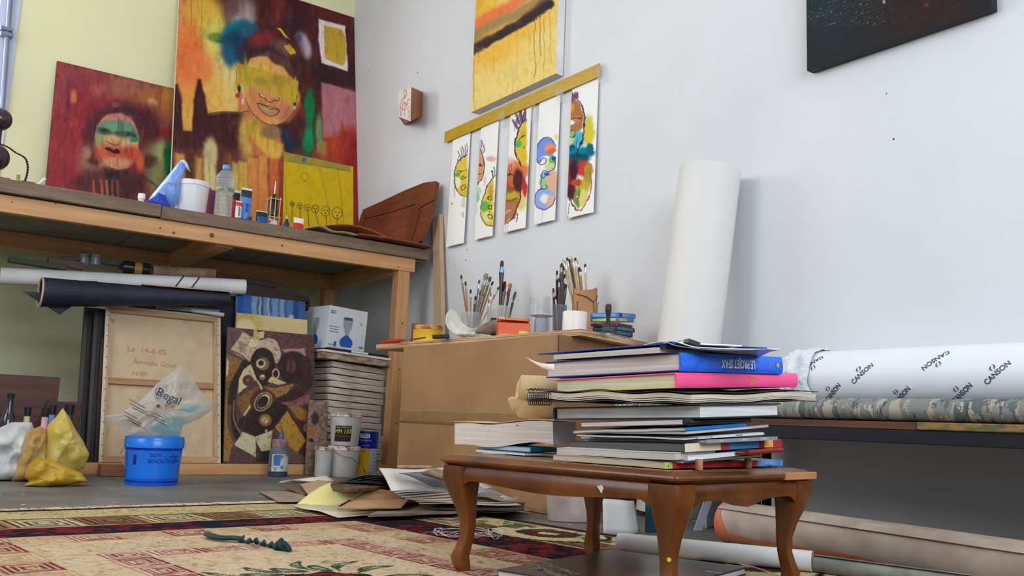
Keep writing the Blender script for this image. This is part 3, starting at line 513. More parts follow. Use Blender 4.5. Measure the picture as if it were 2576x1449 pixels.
def art_s3(X, Y):
    A = Art(X, Y, W0, warp=3.5, ws=9, seed=53, sm=.45)
    A.blob(1300, 430, 30, 24, (214, 110, 60), .6, a=.9); A.blob(1282, 410, 16, 16, (236, 170, 130), .8, a=.6); A.blob(1310, 500, 16, 30, (226, 200, 90), .7, a=.8)
    A.poly([(1270, 440), (1296, 440), (1308, 470), (1304, 510), (1290, 545), (1268, 562)], (176, 120, 60), 2); A.blob(1284, 490, 22, 12, (196, 176, 50), .6); A.blob(1280, 470, 18, 16, (160, 70, 60), .6, a=.8); A.blob(1292, 460, 14, 12, (206, 104, 50), .6); A.blob(1285, 530, 16, 22, (186, 120, 90), .6); A.blob(1305, 455, 12, 30, (90, 40, 44), .6); A.blob(1320, 470, 6, 24, (196, 50, 60), .6); A.blob(1272, 480, 5, 14, (100, 150, 70), .6)
    A.line([(1270, 441), (1290, 438), (1306, 456), (1308, 500), (1298, 535), (1284, 555), (1268, 564)], 3, (86, 44, 46), 1.6); A.line([(1268, 503), (1284, 508), (1300, 500)], 2.4, (90, 80, 40), 1.2); A.line([(1268, 537), (1285, 528)], 2, (236, 230, 220), 1.2)
    A.poly([(1326, 300), (1308, 325), (1298, 360), (1300, 395), (1312, 412), (1326, 416)], (222, 190, 50), 2); A.blob(1306, 362, 8, 8, (80, 180, 90), .6); A.blob(1318, 340, 8, 12, (206, 180, 60), .6)
    A.line([(1322, 300), (1306, 326), (1298, 360), (1300, 395), (1314, 416)], 3.4, (70, 36, 60), 1.1); A.line([(1306, 352), (1314, 346), (1322, 340)], 2, bk, .9); A.blob(1320, 372, 3, 4, (150, 140, 60), .5)
    for x, y, ang in ((1298, 315, -30), (1304, 302, -20), (1312, 295, -8), (1320, 292, 5)): A.blob(x, y, 4, 17, (116, 84, 120), .5, ang, .85); A.line([(x-3, y+14), (x, y-16), (x+4, y+12)], 1.3, pu, .7, .9)
    hairs(A, [(1276, 436, 1274, 410), (1282, 436, 1281, 414), (1288, 432, 1287, 416), (1270, 432, 1273, 388)])
    for x, y1 in ((1302, 560), (1272, 590), (1278, 586)): A.line([(x, 510 if x > 1290 else 556), (x-1, y1)], 1.3, bk if x > 1290 else (196, 130, 90), .7, .9, False)
    A.tint((120, 40, 40), .2, 4, 3, .6, .8, 1, 1) if False else None; return A
def art_s4(X, Y):
    A = Art(X, Y, W0, warp=2, ws=9, seed=54, sm=.45); bl = (56, 66, 120)
    A.poly([(1370, 348), (1386, 348), (1398, 366), (1396, 385), (1384, 396), (1366, 400), (1356, 412), (1349, 400), (1350, 376), (1358, 356)], (120, 150, 226), 2, smooth=True); A.blob(1384, 372, 14, 11, (232, 150, 110), .5, -30); A.blob(1388, 380, 12, 6, (226, 110, 50), .5, -20); A.blob(1376, 400, 14, 8, (240, 236, 226), .6)
    A.blob(1390, 405, 8, 14, (120, 190, 80), .6); A.blob(1393, 398, 5, 6, (30, 90, 140), .5); A.blob(1384, 420, 12, 10, (206, 216, 140), .6); A.blob(1370, 460, 12, 16, (130, 200, 110), .7, a=.8); A.blob(1390, 460, 14, 34, (222, 178, 150), .6); A.blob(1376, 438, 8, 5, (60, 110, 190), .5)
    A.poly([(1362, 472), (1348, 485), (1345, 508), (1356, 524), (1374, 526), (1392, 512), (1398, 490), (1384, 478)], (150, 176, 226), 2, smooth=True); A.blob(1372, 500, 12, 12, (240, 236, 230), .6); A.blob(1386, 505, 9, 16, (226, 180, 150), .6, 20)
    A.line([(1398, 366), (1386, 347), (1370, 348), (1356, 360), (1350, 380), (1350, 402), (1360, 414), (1372, 412), (1376, 402), (1368, 398), (1360, 408)], 2, bl, .8); A.line([(1396, 402), (1396, 420), (1384, 432), (1370, 430), (1362, 444), (1370, 448), (1380, 436)], 2.2, (40, 80, 170), .9); A.line([(1366, 440), (1362, 462), (1366, 476), (1378, 472), (1374, 464)], 2, bl, .8); A.line([(1366, 474), (1350, 484), (1345, 506), (1354, 523), (1374, 527), (1390, 514), (1396, 500)], 2, bl, .8); A.line([(1365, 526), (1365, 562)], 1, (130, 140, 190), .7, .7, False); A.line([(1358, 414), (1357, 440)], 1, (120, 160, 220), .7, .6, False); A.blob(1400, 345, 3, 8, (240, 220, 110), .6); return A
def art_s5(X, Y):
    A = Art(X, Y, W0, warp=4, ws=9, seed=55, sm=.45)
    A.poly([(1434, 260), (1446, 250), (1460, 262), (1470, 290), (1468, 320), (1450, 335), (1432, 330)], (176, 116, 70), 2.5); A.blob(1438, 270, 8, 10, (206, 160, 40), .6); A.blob(1440, 308, 10, 8, (240, 236, 232), .5); A.blob(1452, 300, 10, 8, (196, 130, 100), .6); A.blob(1440, 335, 12, 9, (200, 180, 50), .6); A.blob(1455, 350, 20, 20, (80, 180, 200), .7); A.blob(1436, 352, 8, 12, (220, 216, 110), .7, a=.8)
    A.blob(1482, 330, 14, 40, (206, 200, 70), .7); A.blob(1482, 346, 9, 16, (226, 200, 50), .6); A.blob(1440, 378, 14, 14, (20, 80, 96), .6); A.blob(1462, 385, 34, 14, (0, 130, 160), .7); A.blob(1455, 400, 30, 14, (20, 70, 84), .6, a=.9); A.blob(1485, 378, 10, 16, (30, 100, 120), .6)
    A.blob(1470, 425, 20, 20, (206, 60, 60), .5); A.blob(1435, 435, 12, 30, (150, 50, 40), .6); A.blob(1480, 440, 10, 30, (170, 150, 50), .6); A.blob(1445, 430, 10, 30, (70, 34, 54), .6); A.blob(1438, 480, 14, 24, (84, 36, 56), .6); A.blob(1465, 470, 18, 20, (190, 176, 60), .6); A.blob(1455, 500, 12, 22, (120, 150, 60), .6); A.blob(1470, 500, 12, 24, (220, 214, 120), .6); A.blob(1450, 460, 16, 8, (190, 80, 40), .6)
    A.poly([(1424, 500), (1440, 515), (1455, 533), (1424, 550)], W0, 2); A.poly([(1456, 534), (1475, 510), (1490, 470), (1500, 470), (1500, 545), (1452, 548)], W0, 2)
    A.line([(1434, 262), (1446, 248), (1462, 260), (1472, 290), (1470, 330), (1464, 360), (1452, 385)], 3.4, (60, 40, 76), 1.1); A.line([(1432, 304), (1446, 298), (1464, 296)], 2.2, bk, .9); A.line([(1432, 330), (1444, 328), (1448, 338), (1440, 346), (1430, 342)], 2.2, (60, 50, 20), .9); A.line([(1452, 345), (1456, 420), (1457, 528)], 1.4, bk, .7, .7, False)
    A.line([(1427, 495), (1440, 515), (1457, 531), (1470, 520), (1484, 490), (1488, 455), (1482, 430)], 2, (186, 60, 60), .9); A.line([(1426, 494), (1442, 516), (1456, 530)], 1.6, (60, 30, 50), .8)
    for x in (1440, 1447, 1453): A.blob(x, 240, 4, 10, (116, 70, 100), .6, a=.9)
    A.line([(1432, 512), (1429, 550)], 1.5, bk, .7, .9, False); A.blob(1453, 495, 3, 3, (230, 180, 170), .4); A.tint((20, 60, 70), .25, 5, 3, .55, .7) if False else None; return A
strips = [((1121, 622), (1166, 612), 362, art_s1, 'half a yellow face, first from left'), ((1192, 605), (1238, 593), 330, art_s2, 'a pink half face, second from left'),
          ((1267, 586), (1321, 573), 300, art_s3, 'rusty brown tangled faces, in the middle'), ((1341, 566), (1395, 554), 265, art_s4, 'blue rounded shapes, second from right'), ((1424, 550), (1492, 535), 228, art_s5, 'teal and red splashes, at right end')]
for bl_, br_, ty, fn, lb in strips:
    X1 = XR-.022; a = oX(X1, *bl_); c = oX(X1, *br_); M_ = frame(V(X1, a.y, (a.z+c.z)/2), V(0, -1, 0), V(.016/.74, 0, 1)); w_ = a.y-c.y; h_ = 2.125-(a.z+c.z)/2
    gm = gridmb(M_, w_, h_, 80, 280, lambda X, Y: fn(X, Y).out(1.0))
    vs = np.array(gm.v).reshape(280, 80, 3); cur = np.linspace(-1, 1, 80)**2*.006*np.linspace(1, .1, 280)[:, None]; vs[:, :, 0] -= .004-cur; gm.v = vs.reshape(-1, 3).tolist()
    o = single(gm, 'watercolour_strip', vmat('watercolour_paper', .85, .1), 'paper strip under the ruler with '+lb, 'drawing', 'watercolour strips hung under the yellow ruler', smooth=True)
    s = o.modifiers.new('thickness', 'SOLIDIFY'); s.thickness = .0012; s.offset = -1
# ---- yellow perforated ruler with tape
a = oX(XR-.012, 1121, 362); c = oX(XR-.012, 1512, 184); z0 = oX(XR-.012, 1122, 360).z; z1 = oX(XR-.012, 1120, 334).z
t = thing('long_ruler', 'long yellow perforated ruler taped to the wall above five paper strips', 'ruler', tuple(V(XR-.012, (a.y+c.y)/2, z0)))
Ln = a.y-c.y; Mr = frame(V(XR-.0205, a.y, z0), V(0, -1, 0), V(0, 0, 1))
part(MB().box(0, Ln, 0, z1-z0, -.003, .003, Mr), 'ruler_bar', mat('ruler_yellow', (196, 158, 24), .3, c2=(186, 146, 30), scale=10, spec=.5), t, bevel=.001)
b = MB()
for q in range(74):
    for yy in (.3, .72):
        if (q*7+int(yy*10)) % 5 != 0: b.lathe([(.0022, .0031), (.0022, .0035)], Mr @ Matrix.Translation(V(.015+q*Ln/75, (z1-z0)*yy+.006*math.sin(q*.9), 0)), 6)
o = part(b, 'holes', mat('ruler_holes', (90, 80, 30), .6), t); o['kind'] = 'stuff'
for px, py in ((1262, 300), (1340, 285), (1408, 240), (1512, 185)):
    p = oX(XR-.0255, px, py); part(MB().box(-.03, .03, -.045, .045, -.0003, .0003, frame(p, V(0, -1, .2), V(0, .2, 1))), 'tape', film('clear_tape', (235, 235, 235), .16, .08), t)
# ---- wooden block on the wall
NT, NB, RT_, RB = oX(2.70, 1035, 219), oX(2.70, 1033, 305), oX(2.858, 1063, 231), oX(2.858, 1062, 291); LT, LB = oX(2.75, 1003, 228), oX(2.75, 1003, 294)
BT, BB = V(2.858, LT.y+.12, LT.z), V(2.858, LB.y+.12, LB.z)
t = thing('wooden_block', 'small wooden block with orange line drawing, fixed to the white wall', 'block', tuple((NB+BB)/2))
part(MB().add([NT, NB, RB, RT_, BT, BB, LT, LB], [(0, 1, 2, 3), (3, 2, 5, 4), (4, 5, 7, 6), (6, 0, 3, 4), (1, 7, 5, 2), (6, 7, 1, 0)]), 'block', wood('block_wood', (172, 112, 72), (136, 84, 52), 2), t)
n = (NB-LB).cross(NT-NB).normalized(); off = -n*.001 if n.x > 0 else n*.001
part(MB().add([LT+off, LB+off, NB+off, NT+off], [(0, 1, 2, 3)]), 'painted_face', mat('block_white', (240, 238, 232), .7), t)
b = MB()
def fq(u, v): return LT.lerp(NT, u).lerp(LB.lerp(NB, u), v)+off*2
for path in ([(.2, .95), (.15, .6), (.3, .4), (.5, .25), (.45, .1), (.6, .05), (.65, .2), (.5, .32)], [(.3, .9), (.35, .6), (.5, .45), (.55, .7), (.5, .9)], [(.9, .35), (.75, .4), (.8, .5), (.6, .55), (.9, .75), (.85, .95)], [(.5, .45), (.7, .5), (.9, .62)], [(.2, .62), (.4, .7), (.62, .66)]):
    b.tube([fq(*p) for p in spl(path)], .0022, 5)
part(b, 'line_drawing', mat('orange_ink', (224, 110, 60), .7), t)
# ================================================================ WORKBENCH
FY = 4.831
pine = wood('pine', (214, 164, 112), (190, 136, 88), 0, 2.2, .5, g=1.0); pine_z = wood('pine_upright', (206, 156, 106), (180, 128, 82), 2, 2.2, .5); pine_y = wood('pine_cross', (200, 150, 100), (172, 122, 78), 1, 2.2, .5)
knot = mat('pine_knot', (120, 72, 44), .5)
BX0, BX1 = -1.2, 2.69
wb = thing('workbench', 'long pine framed workbench with a grey board top along the pale yellow wall', 'workbench', (.9, 5.4, 0))
m_top = mat('worktop_board', (134, 112, 92), .7, c2=(112, 94, 78), scale=7, stretch=(1, 6, 6), bump=.2); m_under = mat('worktop_grey', (150, 144, 132), .8, c2=(128, 122, 112), scale=3)
jx = oY(4.81, 405, 530).x
part(MB().box(BX0, jx-.002, 4.80, 6.29, 1.312, 1.377), 'top_board', m_top, wb, bevel=.003)
part(MB().box(jx+.002, 2.80, 4.81, 6.29, 1.306, 1.372), 'top_board', m_top, wb, bevel=.003)
b = MB().box(BX0, jx-.002, 4.86, 6.25, 1.2975, 1.3115); b.box(jx+.01, 1.95, 4.86, 6.25, 1.2975, 1.3055); b.box(1.96, 2.79, 4.86, 6.25, 1.2975, 1.3055); o = part(b, 'underside_panel', m_under, wb)
part(MB().box(BX0, 2.715, FY, FY+.045, 1.222, 1.3055), 'front_rail', pine, wb, bevel=.003)
part(MB().box(BX0, 2.69, 5.80, 5.845, 1.20, 1.2965), 'back_rail', pine, wb, bevel=.003)
part(MB().box(2.60, 2.645, 4.877, 5.799, 1.20, 1.2965), 'side_rail', pine_y, wb, bevel=.003)
part(MB().box(1.50, 1.60, 4.877, 5.799, 1.215, 1.2965), 'cross_brace', pine_y, wb, bevel=.003)
part(MB().box(2.605, 2.685, FY+.003, FY+.083, 0, 1.2215), 'leg', pine_z, wb, bevel=.004)
part(MB().box(2.56, 2.64, 5.80, 5.88, 0, 1.1995), 'leg', pine_z, wb, bevel=.004)
part(MB().box(-1.15, -1.07, FY+.003, FY+.083, 0, 1.2215), 'leg', pine_z, wb, bevel=.004)
part(MB().box(-1.15, -1.07, 5.80, 5.88, 0, 1.1995), 'leg', pine_z, wb, bevel=.004)
part(MB().box(-1.065, 2.604, FY, FY+.05, 0, .056), 'foot_rail', pine, wb, bevel=.003)
for px, py, rr in ((403, 574, .006), (437, 586, .009), (533, 592, .015), (710, 618, .007), (1002, 672, .005), (140, 512, .005), (30, 508, .004)):
    p = oY(FY, px, py); part(MB().lathe([(rr, -.001), (rr*.9, .0006)], frame(V(p.x, FY, p.z), V(1, 0, 0), V(0, 0, 1)), 14), 'knot', knot, wb)
for z_ in (.9, .62, .3): part(MB().lathe([(.007, -.001), (.006, .0006)], frame(V(2.65, FY+.003, z_), V(1, 0, 0), V(0, 0, 1)), 12), 'knot', knot, wb)
# loose wooden batten standing between workbench and wall
p0, p1 = V(2.80, 4.66, 0), V(2.835, 4.72, 1.62)
q0, q1 = oX(2.815, 1106, 815), oX(2.84, 1101, 545); d = (q1-q0); p0 = q0-d*(q0.z/d.z)*1.0
single(MB().box(-.013, .013, -.045, .045, .002, 1*(q1-p0).length, Matrix.Translation(V(p0.x, p0.y, 0)) @ (V(0, 0, 1).rotation_difference(d)).to_matrix().to_4x4()), 'wooden_batten', wood('batten_wood', (206, 178, 146), (186, 156, 124), 2, 2), 'pale straight wooden batten propped upright between workbench end and white wall', 'batten', bevel=.002)
# ---------------------------------------------------------------- things on the workbench
def stand(px, ytop, Y, z0, pyb=None): a = oY(Y, px, pyb if pyb else ytop); return V(a.x, Y, z0), oY(Y, px, ytop).z-z0
def wid(pxa, pxb, py, Y): return oY(Y, pxb, py).x-oY(Y, pxa, py).x
ZB = 1.3725; T = Matrix.Translation
def cone_pot(name, label, cat, c, r0, r1, h, m, mlid=None, lid=True, group=None, lip=.004, handle=None):
    t = thing(name, label, cat, tuple(c), group); M_ = T(c)
    part(MB().lathe([(r0*.97, 0), (r0, .004), (r1, h-.001), (r1-.002, h), (r1-.004, h-.001), (r0-.003, .006)] if not lid else [(r0*.97, 0), (r0, .004), (r1, h*.9)], M_, 40), 'tub', m, t, smooth=True)
    if lid: part(MB().lathe([(r1+.001, h*.86), (r1+lip, h*.865), (r1+lip, h*.975), (r1+lip-.003, h), (r1-.006, h), (r1-.008, h*.985)], M_, 40), 'lid', mlid or m, t, smooth=True)
    else: part(MB().lathe([(r1, h*.9), (r1+lip, h*.905), (r1+lip, h*.93), (r1+.001, h*.94), (r1+.001, h*.97), (r1+lip, h*.975), (r1+lip, h), (r1-.003, h+.001), (r1-.003, h*.9)], M_, 40, caps=False), 'rim', mlid or m, t, smooth=True)
    if handle:
        pts = [M_ @ V(*p) for p in handle]; part(MB().tube(spl3(pts), .0018, 6), 'wire_handle', mat('wire', (120, 120, 122), .35, metal=.8), t, smooth=True)
    return t
def spl3(P, k=6):
    P = [Vector(p) for p in P]; P = [2*P[0]-P[1]]+P+[2*P[-1]-P[-2]]; out = []
    for i in range(1, len(P)-2):
        for q in range(k):
            t = q/k; out.append(.5*((2*P[i])+(-P[i-1]+P[i+1])*t+(2*P[i-1]-5*P[i]+4*P[i+1]-P[i+2])*t*t+(-P[i-1]+3*P[i]-3*P[i+1]+P[i+2])*t**3))
    return out+[P[-2]]
def puff(outline, depth, amp=.2, rings=7, seed=1, back=.6, yof=0, plane=None, steps=3):
    """soft closed body from an outline (3D points lying roughly in one plane), real thickness both ways"""
    O = [Vector(p) for p in outline]
    Q = []
    for i in range(len(O)):
        for s_ in range(steps): Q.append(O[i].lerp(O[(i+1) % len(O)], s_/steps))
    O = Q; c = sum(O, Vector())/len(O); n = Vector((0, 0, 0))
    for i in range(len(O)): n += (O[i]-c).cross(O[(i+1) % len(O)]-c)
    n.normalize(); n = -n if n.y > 0 else n
    mb = MB(); vs = []; k = len(O)
    for side, f in ((1, 1.), (-1, back)):
        for r in range(rings):
            s_ = 1-(r/rings); hh = math.sqrt(max(0, 1-s_**2.2))
            for j, p in enumerate(O):
                q = c+(p-c)*s_; ns = n1(q.x*22+seed, q.z*22+q.y*9, seed)*2; ns2 = n1(q.x*60+seed, q.z*60, seed+3)
                vs.append(q+n*side*depth*f*hh*(1+ns*amp*2+ns2*amp)+(V(ns, 0, ns2)*.004 if 0 < r else V(0, 0, 0)))
        vs.append(c+n*side*depth*f*(1+n1(seed, 5, 2)*amp))
    base = k*rings+1
    for sd in (0, 1):
        o_ = sd*base
        for r in range(rings-1):
            for j in range(k):
                a, b2, c_, d_ = o_+r*k+j, o_+r*k+(j+1) % k, o_+(r+1)*k+(j+1) % k, o_+(r+1)*k+j
                mb.f.append((a, b2, c_, d_) if sd == 0 else (d_, c_, b2, a))
        for j in range(k):
            a, b2, c_ = o_+(rings-1)*k+j, o_+(rings-1)*k+(j+1) % k, o_+base-1; mb.f.append((a, b2, c_) if sd == 0 else (c_, b2, a))
    mb.v = [tuple(v) for v in vs]; return mb
def outY(Y, pts, lean=0): return [oY(Y, *p) for p in pts]
# left end : dark round ornament with a twisted cord
t = thing('round_ornament', 'dark purple ornament of two stacked glossy balls, cut off at the left edge', 'ornament', tuple(V(oY(5.0, -2, 400).x, 5.0, BZ)))
ox = oY(5.0, -14, 400).x; m_orb = mat('dark_purple_glaze', (54, 34, 52), .18, var=.3, spec=.7)
zc1, zc2 = oY(5.0, 0, 300).z, oY(5.0, 0, 398).z
for zc, r_ in ((zc1, .056), (zc2, .066)): part(MB().lathe([(r_*math.sin(math.pi*q/16)+.0005, zc-r_*math.cos(math.pi*q/16)) for q in range(17)], T(V(ox, 5.0, 0)), 30), 'ball', m_orb, t, smooth=True)
part(MB().lathe([(.05, BZ), (.05, BZ+.01), (.02, BZ+.02), (.018, zc1-.05), (.03, zc1-.049)], T(V(ox, 5.0, 0)), 20), 'stem', m_orb, t, smooth=True)
pts = [oY(4.99, *p) for p in ((0, 362), (20, 370), (40, 384), (56, 392), (66, 402), (70, 420), (68, 440), (64, 452), (63, 458))]
pp = spl3(pts, 8); bb = MB()
for ph in (0, math.pi): bb.tube([p+V(math.cos(i*1.1+ph)*.0035, math.sin(i*1.1+ph)*.0035, math.sin(i*1.1+ph)*.003) for i, p in enumerate(pp)], .003, 5)
pp[-1].z = BZ+.004
o = part(bb, 'twisted_cord', mat('dark_cord', (50, 46, 44), .8), t, smooth=True)
single(MB().tube([V(oY(4.95, 47, 462).x, 4.95, BZ+.002), oY(4.95, 46, 440)], .009, 10), 'paint_stub', mat('stub', (170, 150, 90), .5), 'short pale upright stub at the bench edge beside the twisted cord', 'stub')
single(MB().tube([V(oY(4.92, 92, 464).x, 4.92, BZ+.009), oY(4.97, 113, 450)], [.006, .008], 10), 'white_stick', mat('white_stick', (225, 220, 210), .4), 'short white rod lying at a slant left of the crimson portrait', 'rod')
for px, lb in ((70, 'flat red scrap lying on the bench edge at far left'), (6, 'flat dark red scrap on the bench edge under the round ornament')):
    a = oY(4.83, px, 458); single(MB().box(a.x-.03, a.x+.03, 4.815, 4.90, BZ+.001, BZ+.007), 'red_scrap', mat('red_scrap', (140, 40, 50), .6), lb, 'scrap')
c, h = stand(357, 488, 4.88, BZ); t = thing('bottle_cap_jar', 'tiny white capped pot beside the blue plastic bag', 'pot', tuple(c))
part(MB().lathe([(.013, 0), (.015, .003), (.015, h*.5)], T(c), 16), 'pot', mat('white_pot', (225, 222, 215), .5), t, smooth=True); part(MB().lathe([(.018, h*.5), (.019, h*.55), (.018, h)], T(c), 16), 'cap', mat('white_cap', (240, 240, 238), .4), t, smooth=True)
# white sheet under the crimson portrait edge
a, c2_ = oY(4.84, 190, 486), oY(4.84, 245, 494); single(MB().box(a.x, c2_.x, 4.83, 5.0, BZ+.001, BZ+.006), 'white_card', mat('white_card', (226, 224, 220), .7), 'thin white card lying on the bench edge below the crimson portrait', 'card')
# blue plastic bag
Yb_ = 4.98; pts = outY(Yb_, [(372, 505), (384, 488), (405, 462), (430, 432), (447, 410), (457, 403), (466, 408), (464, 424), (458, 455), (450, 490), (440, 523), (418, 526), (395, 518)])
mb = puff(pts, .055, .25, 7, 3)
mb.v = [(x, y, max(z, BZ+.001)) for x, y, z in mb.v]
t = thing('plastic_bag', 'pale blue crumpled plastic bag twisted to a peak, beside the white lidded tub', 'bag', tuple(V(sum(p.x for p in pts)/len(pts), Yb_, BZ)))
part(mb, 'bag', mat('blue_bag_film', (140, 176, 238), .3, c2=(112, 150, 222), scale=14, spec=.5, bump=.3, bs=25), t, smooth=2)
p1_ = outY(Yb_-.05, [(362, 508), (380, 500), (398, 484), (416, 492), (430, 522), (412, 528), (385, 516)])
mb = puff(p1_, .02, .3, 5, 8); mb.v = [(x, y, max(z, BZ+.001)) for x, y, z in mb.v]; part(mb, 'bag_fold', mat('blue_bag_deep', (40, 74, 190), .35, var=.2), t, 'deep blue bunched part of the bag', smooth=2)
p2_ = outY(Yb_-.01, [(452, 404), (463, 401), (472, 412), (479, 433), (470, 425), (461, 418)]); part(puff(p2_, .012, .2, 4, 5), 'knot_tail', mat('bag_tail', (214, 226, 245), .35), t, smooth=2)
# white tub
c, h = stand(478, 458, 5.0, ZB, 540); r_ = wid(436, 523, 470, 5.0)/2
cone_pot('white_tub', 'white round plastic tub with a lid, between the blue bag and the water bottle', 'tub', c, r_*.86, r_*.95, h, mat('white_plastic_tub', (226, 226, 230), .35, var=.04), mat('tub_lid', (232, 228, 226), .4, c2=(206, 180, 170), scale=20, lo=.3, hi=.42))
for px0, px1, yt, col, lb in ((526, 538, 476, (112, 60, 116), 'purple paint box standing behind the white tub'), (516, 526, 470, (176, 60, 48), 'red box edge standing behind the white tub'), (538, 546, 482, (222, 190, 70), 'narrow yellow box standing left of the water bottle')):
    a = oY(5.12, px0, 540); c_ = oY(5.12, px1, 540); single(MB().box(a.x, c_.x, 5.12, 5.2, ZB, oY(5.12, px0, yt).z), 'small_box', mat('box_%d' % px0, col, .5), lb, 'box', bevel=.002)
# water bottle
c, h = stand(559, 414, 4.93, ZB, 550); R_ = wid(536, 584, 500, 4.93)/2
prof = [(R_*.75, 0), (R_*.93, .006)]
for q in range(7): z_ = .02+q*.0235; prof += [(R_*.95, z_), (R_*.88, z_+.006), (R_*.88, z_+.011), (R_*.95, z_+.017)]
prof += [(R_*.97, .185), (R_*.97, h*.60)]
for q in range(3): z_ = h*.61+q*.016; prof += [(R_*1.0, z_), (R_*.94, z_+.005), (R_*1.0, z_+.011)]
prof += [(R_*.98, h*.78), (R_*.82, h*.84), (R_*.55, h*.89), (R_*.35, h*.915), (R_*.33, h*.935)]
prof = [p for p in sorted(set(prof), key=lambda p: p[1]) if p[1] <= h*.94]
t = thing('water_bottle', 'clear ribbed plastic water bottle with a blue cap on the workbench', 'bottle', tuple(c))
part(MB().lathe(prof, T(c), 32), 'bottle', mat('clear_bottle', (205, 210, 214), .12, var=.05, alpha=.28, spec=.9), t, smooth=True)
part(MB().lathe([(R_*.98, h*.50), (R_*.995, h*.505), (R_*.995, h*.565), (R_*.98, h*.57)], T(c), 32, caps=False), 'label', mat('bottle_label', (70, 130, 130), .4, c2=(214, 190, 70), scale=14, lo=.45, hi=.55, alpha=.75), t, smooth=True)
part(MB().lathe([(R_*.42, h*.925), (R_*.42, h*.93), (R_*.40, h*.992), (R_*.36, h), (.001, h)], T(c), 24), 'cap', mat('light_blue_cap', (92, 156, 226), .35), t, smooth=True)
# paint tubes (cap down, crimp up)
def paint_tube(name, label, px, ybot, ytop, pw, Y, body, top, capc, txt=None, tcol=(240, 240, 240), group='paint tubes on the workbench', band=.3):
    c, h = stand(px, ytop, Y, ZB, ybot); w_ = wid(px-pw/2, px+pw/2, ybot, Y)
    t = thing(name, label, 'paint tube', tuple(c), group); ch = min(.022, h*.18)
    part(MB().lathe([(w_*.34, 0), (w_*.36, .002), (w_*.33, ch)], T(c), 20), 'cap', mat(f'cap{capc}', capc, .4), t, smooth=True)
    def ring(f): z = ch+(h-ch)*f; tx = w_/2*(.92+.1*f); ty = max(.0018, w_*.42*(1-f)**.75); return [(tx*math.cos(a)*1., ty*math.sin(a), z) for a in [2*math.pi*j/24 for j in range(24)]]
    fs = [0, .02, .15, .35, .5, 1-band]; shoulder = [(w_*.2*math.cos(2*math.pi*j/24), w_*.2*math.sin(2*math.pi*j/24), ch*.9) for j in range(24)]
    part(MB().loft([shoulder]+[ring(f) for f in fs], T(c)), 'tube_body', mat(f'tube{body}', body, .35, var=.08), t, smooth=True)
    part(MB().loft([ring(f) for f in (1-band, .8 if band > .22 else .9, .93)], T(c)), 'tube_shoulder', mat(f'tubetop{top}', top, .35), t, smooth=True)
    part(MB().loft([ring(f) for f in (.93, .96, 1)], T(c)), 'crimp', mat('tube_crimp', (232, 226, 214), .4), t)
    if txt: text(txt, w_*.36, T(c) @ frame(V(0, -w_*.40, ch+(h-ch)*.36), V(0, 0, -1) if len(txt) > 3 else V(1, 0, 0), V(1, 0, 0) if len(txt) > 3 else V(0, 0, 1)), mat(f'ink{tcol}', tcol, .5), t, bold=.0005)
    return t
paint_tube('paint_tube', 'red paint tube with a dark shoulder, right behind the water bottle', 588, 552, 478, 22, 5.03, (196, 44, 50), (36, 40, 40), (30, 30, 30))
paint_tube('paint_tube', 'white paint tube with red bars and black letters, left of the tall blue tube', 597, 562, 505, 17, 4.90, (232, 228, 222), (206, 70, 60), (200, 60, 50), 'ACRYLIC', (30, 30, 34))
paint_tube('paint_tube', 'tall light blue paint tube with a dark shoulder standing on its cap', 614, 566, 472, 27, 4.92, (82, 136, 222), (44, 50, 58), (40, 70, 150), 'BLUE', (24, 50, 120))
paint_tube('paint_tube', 'short deep blue paint tube with a black shoulder, left of the bamboo lantern', 656, 574, 531, 30, 4.90, (20, 82, 160), (40, 42, 46), (24, 60, 120), band=.5)
paint_tube('paint_tube', 'small white and red paint tube below the yellow drawing', 749, 592, 548, 26, 4.90, (206, 44, 50), (238, 236, 232), (180, 40, 40), band=.62)
c, h = stand(626, 546, 4.9, ZB, 562); single(MB().lathe([(.014, 0), (.016, .002), (.014, h)], T(c), 20), 'tube_cap', mat('dark_blue_cap', (40, 44, 70), .4), 'small dark blue cap beside the tall blue tube', 'cap', smooth=True)
c, h = stand(684, 551, 4.93, ZB, 575); t = thing('folded_paper_scrap', 'crumpled white and brown scrap under the bamboo lantern', 'scrap', tuple(c)); pts = outY(4.92, [(668, 552), (683, 550), (697, 556), (700, 575), (668, 572)])
part(puff(pts, .012, .3, 4, 9), 'scrap', mat('scrap_white', (226, 210, 196), .7, c2=(150, 90, 60), scale=30, lo=.4, hi=.5), t, smooth=2)
c, h = stand(719, 541, 4.89, ZB, 582); t = thing('nozzle_bottle', 'tiny dark blue pointed nozzle bottle left of the red and white tube', 'bottle', tuple(c)); part(MB().lathe([(.015, 0), (.016, .004), (.016, h*.4), (.006, h*.75)], T(c), 18), 'bottle', mat('navy_bottle', (32, 44, 74), .35), t, smooth=True); part(MB().lathe([(.006, h*.75), (.002, h)], T(c), 12), 'tip', mat('pale_tip', (220, 215, 200), .4), t, smooth=True)
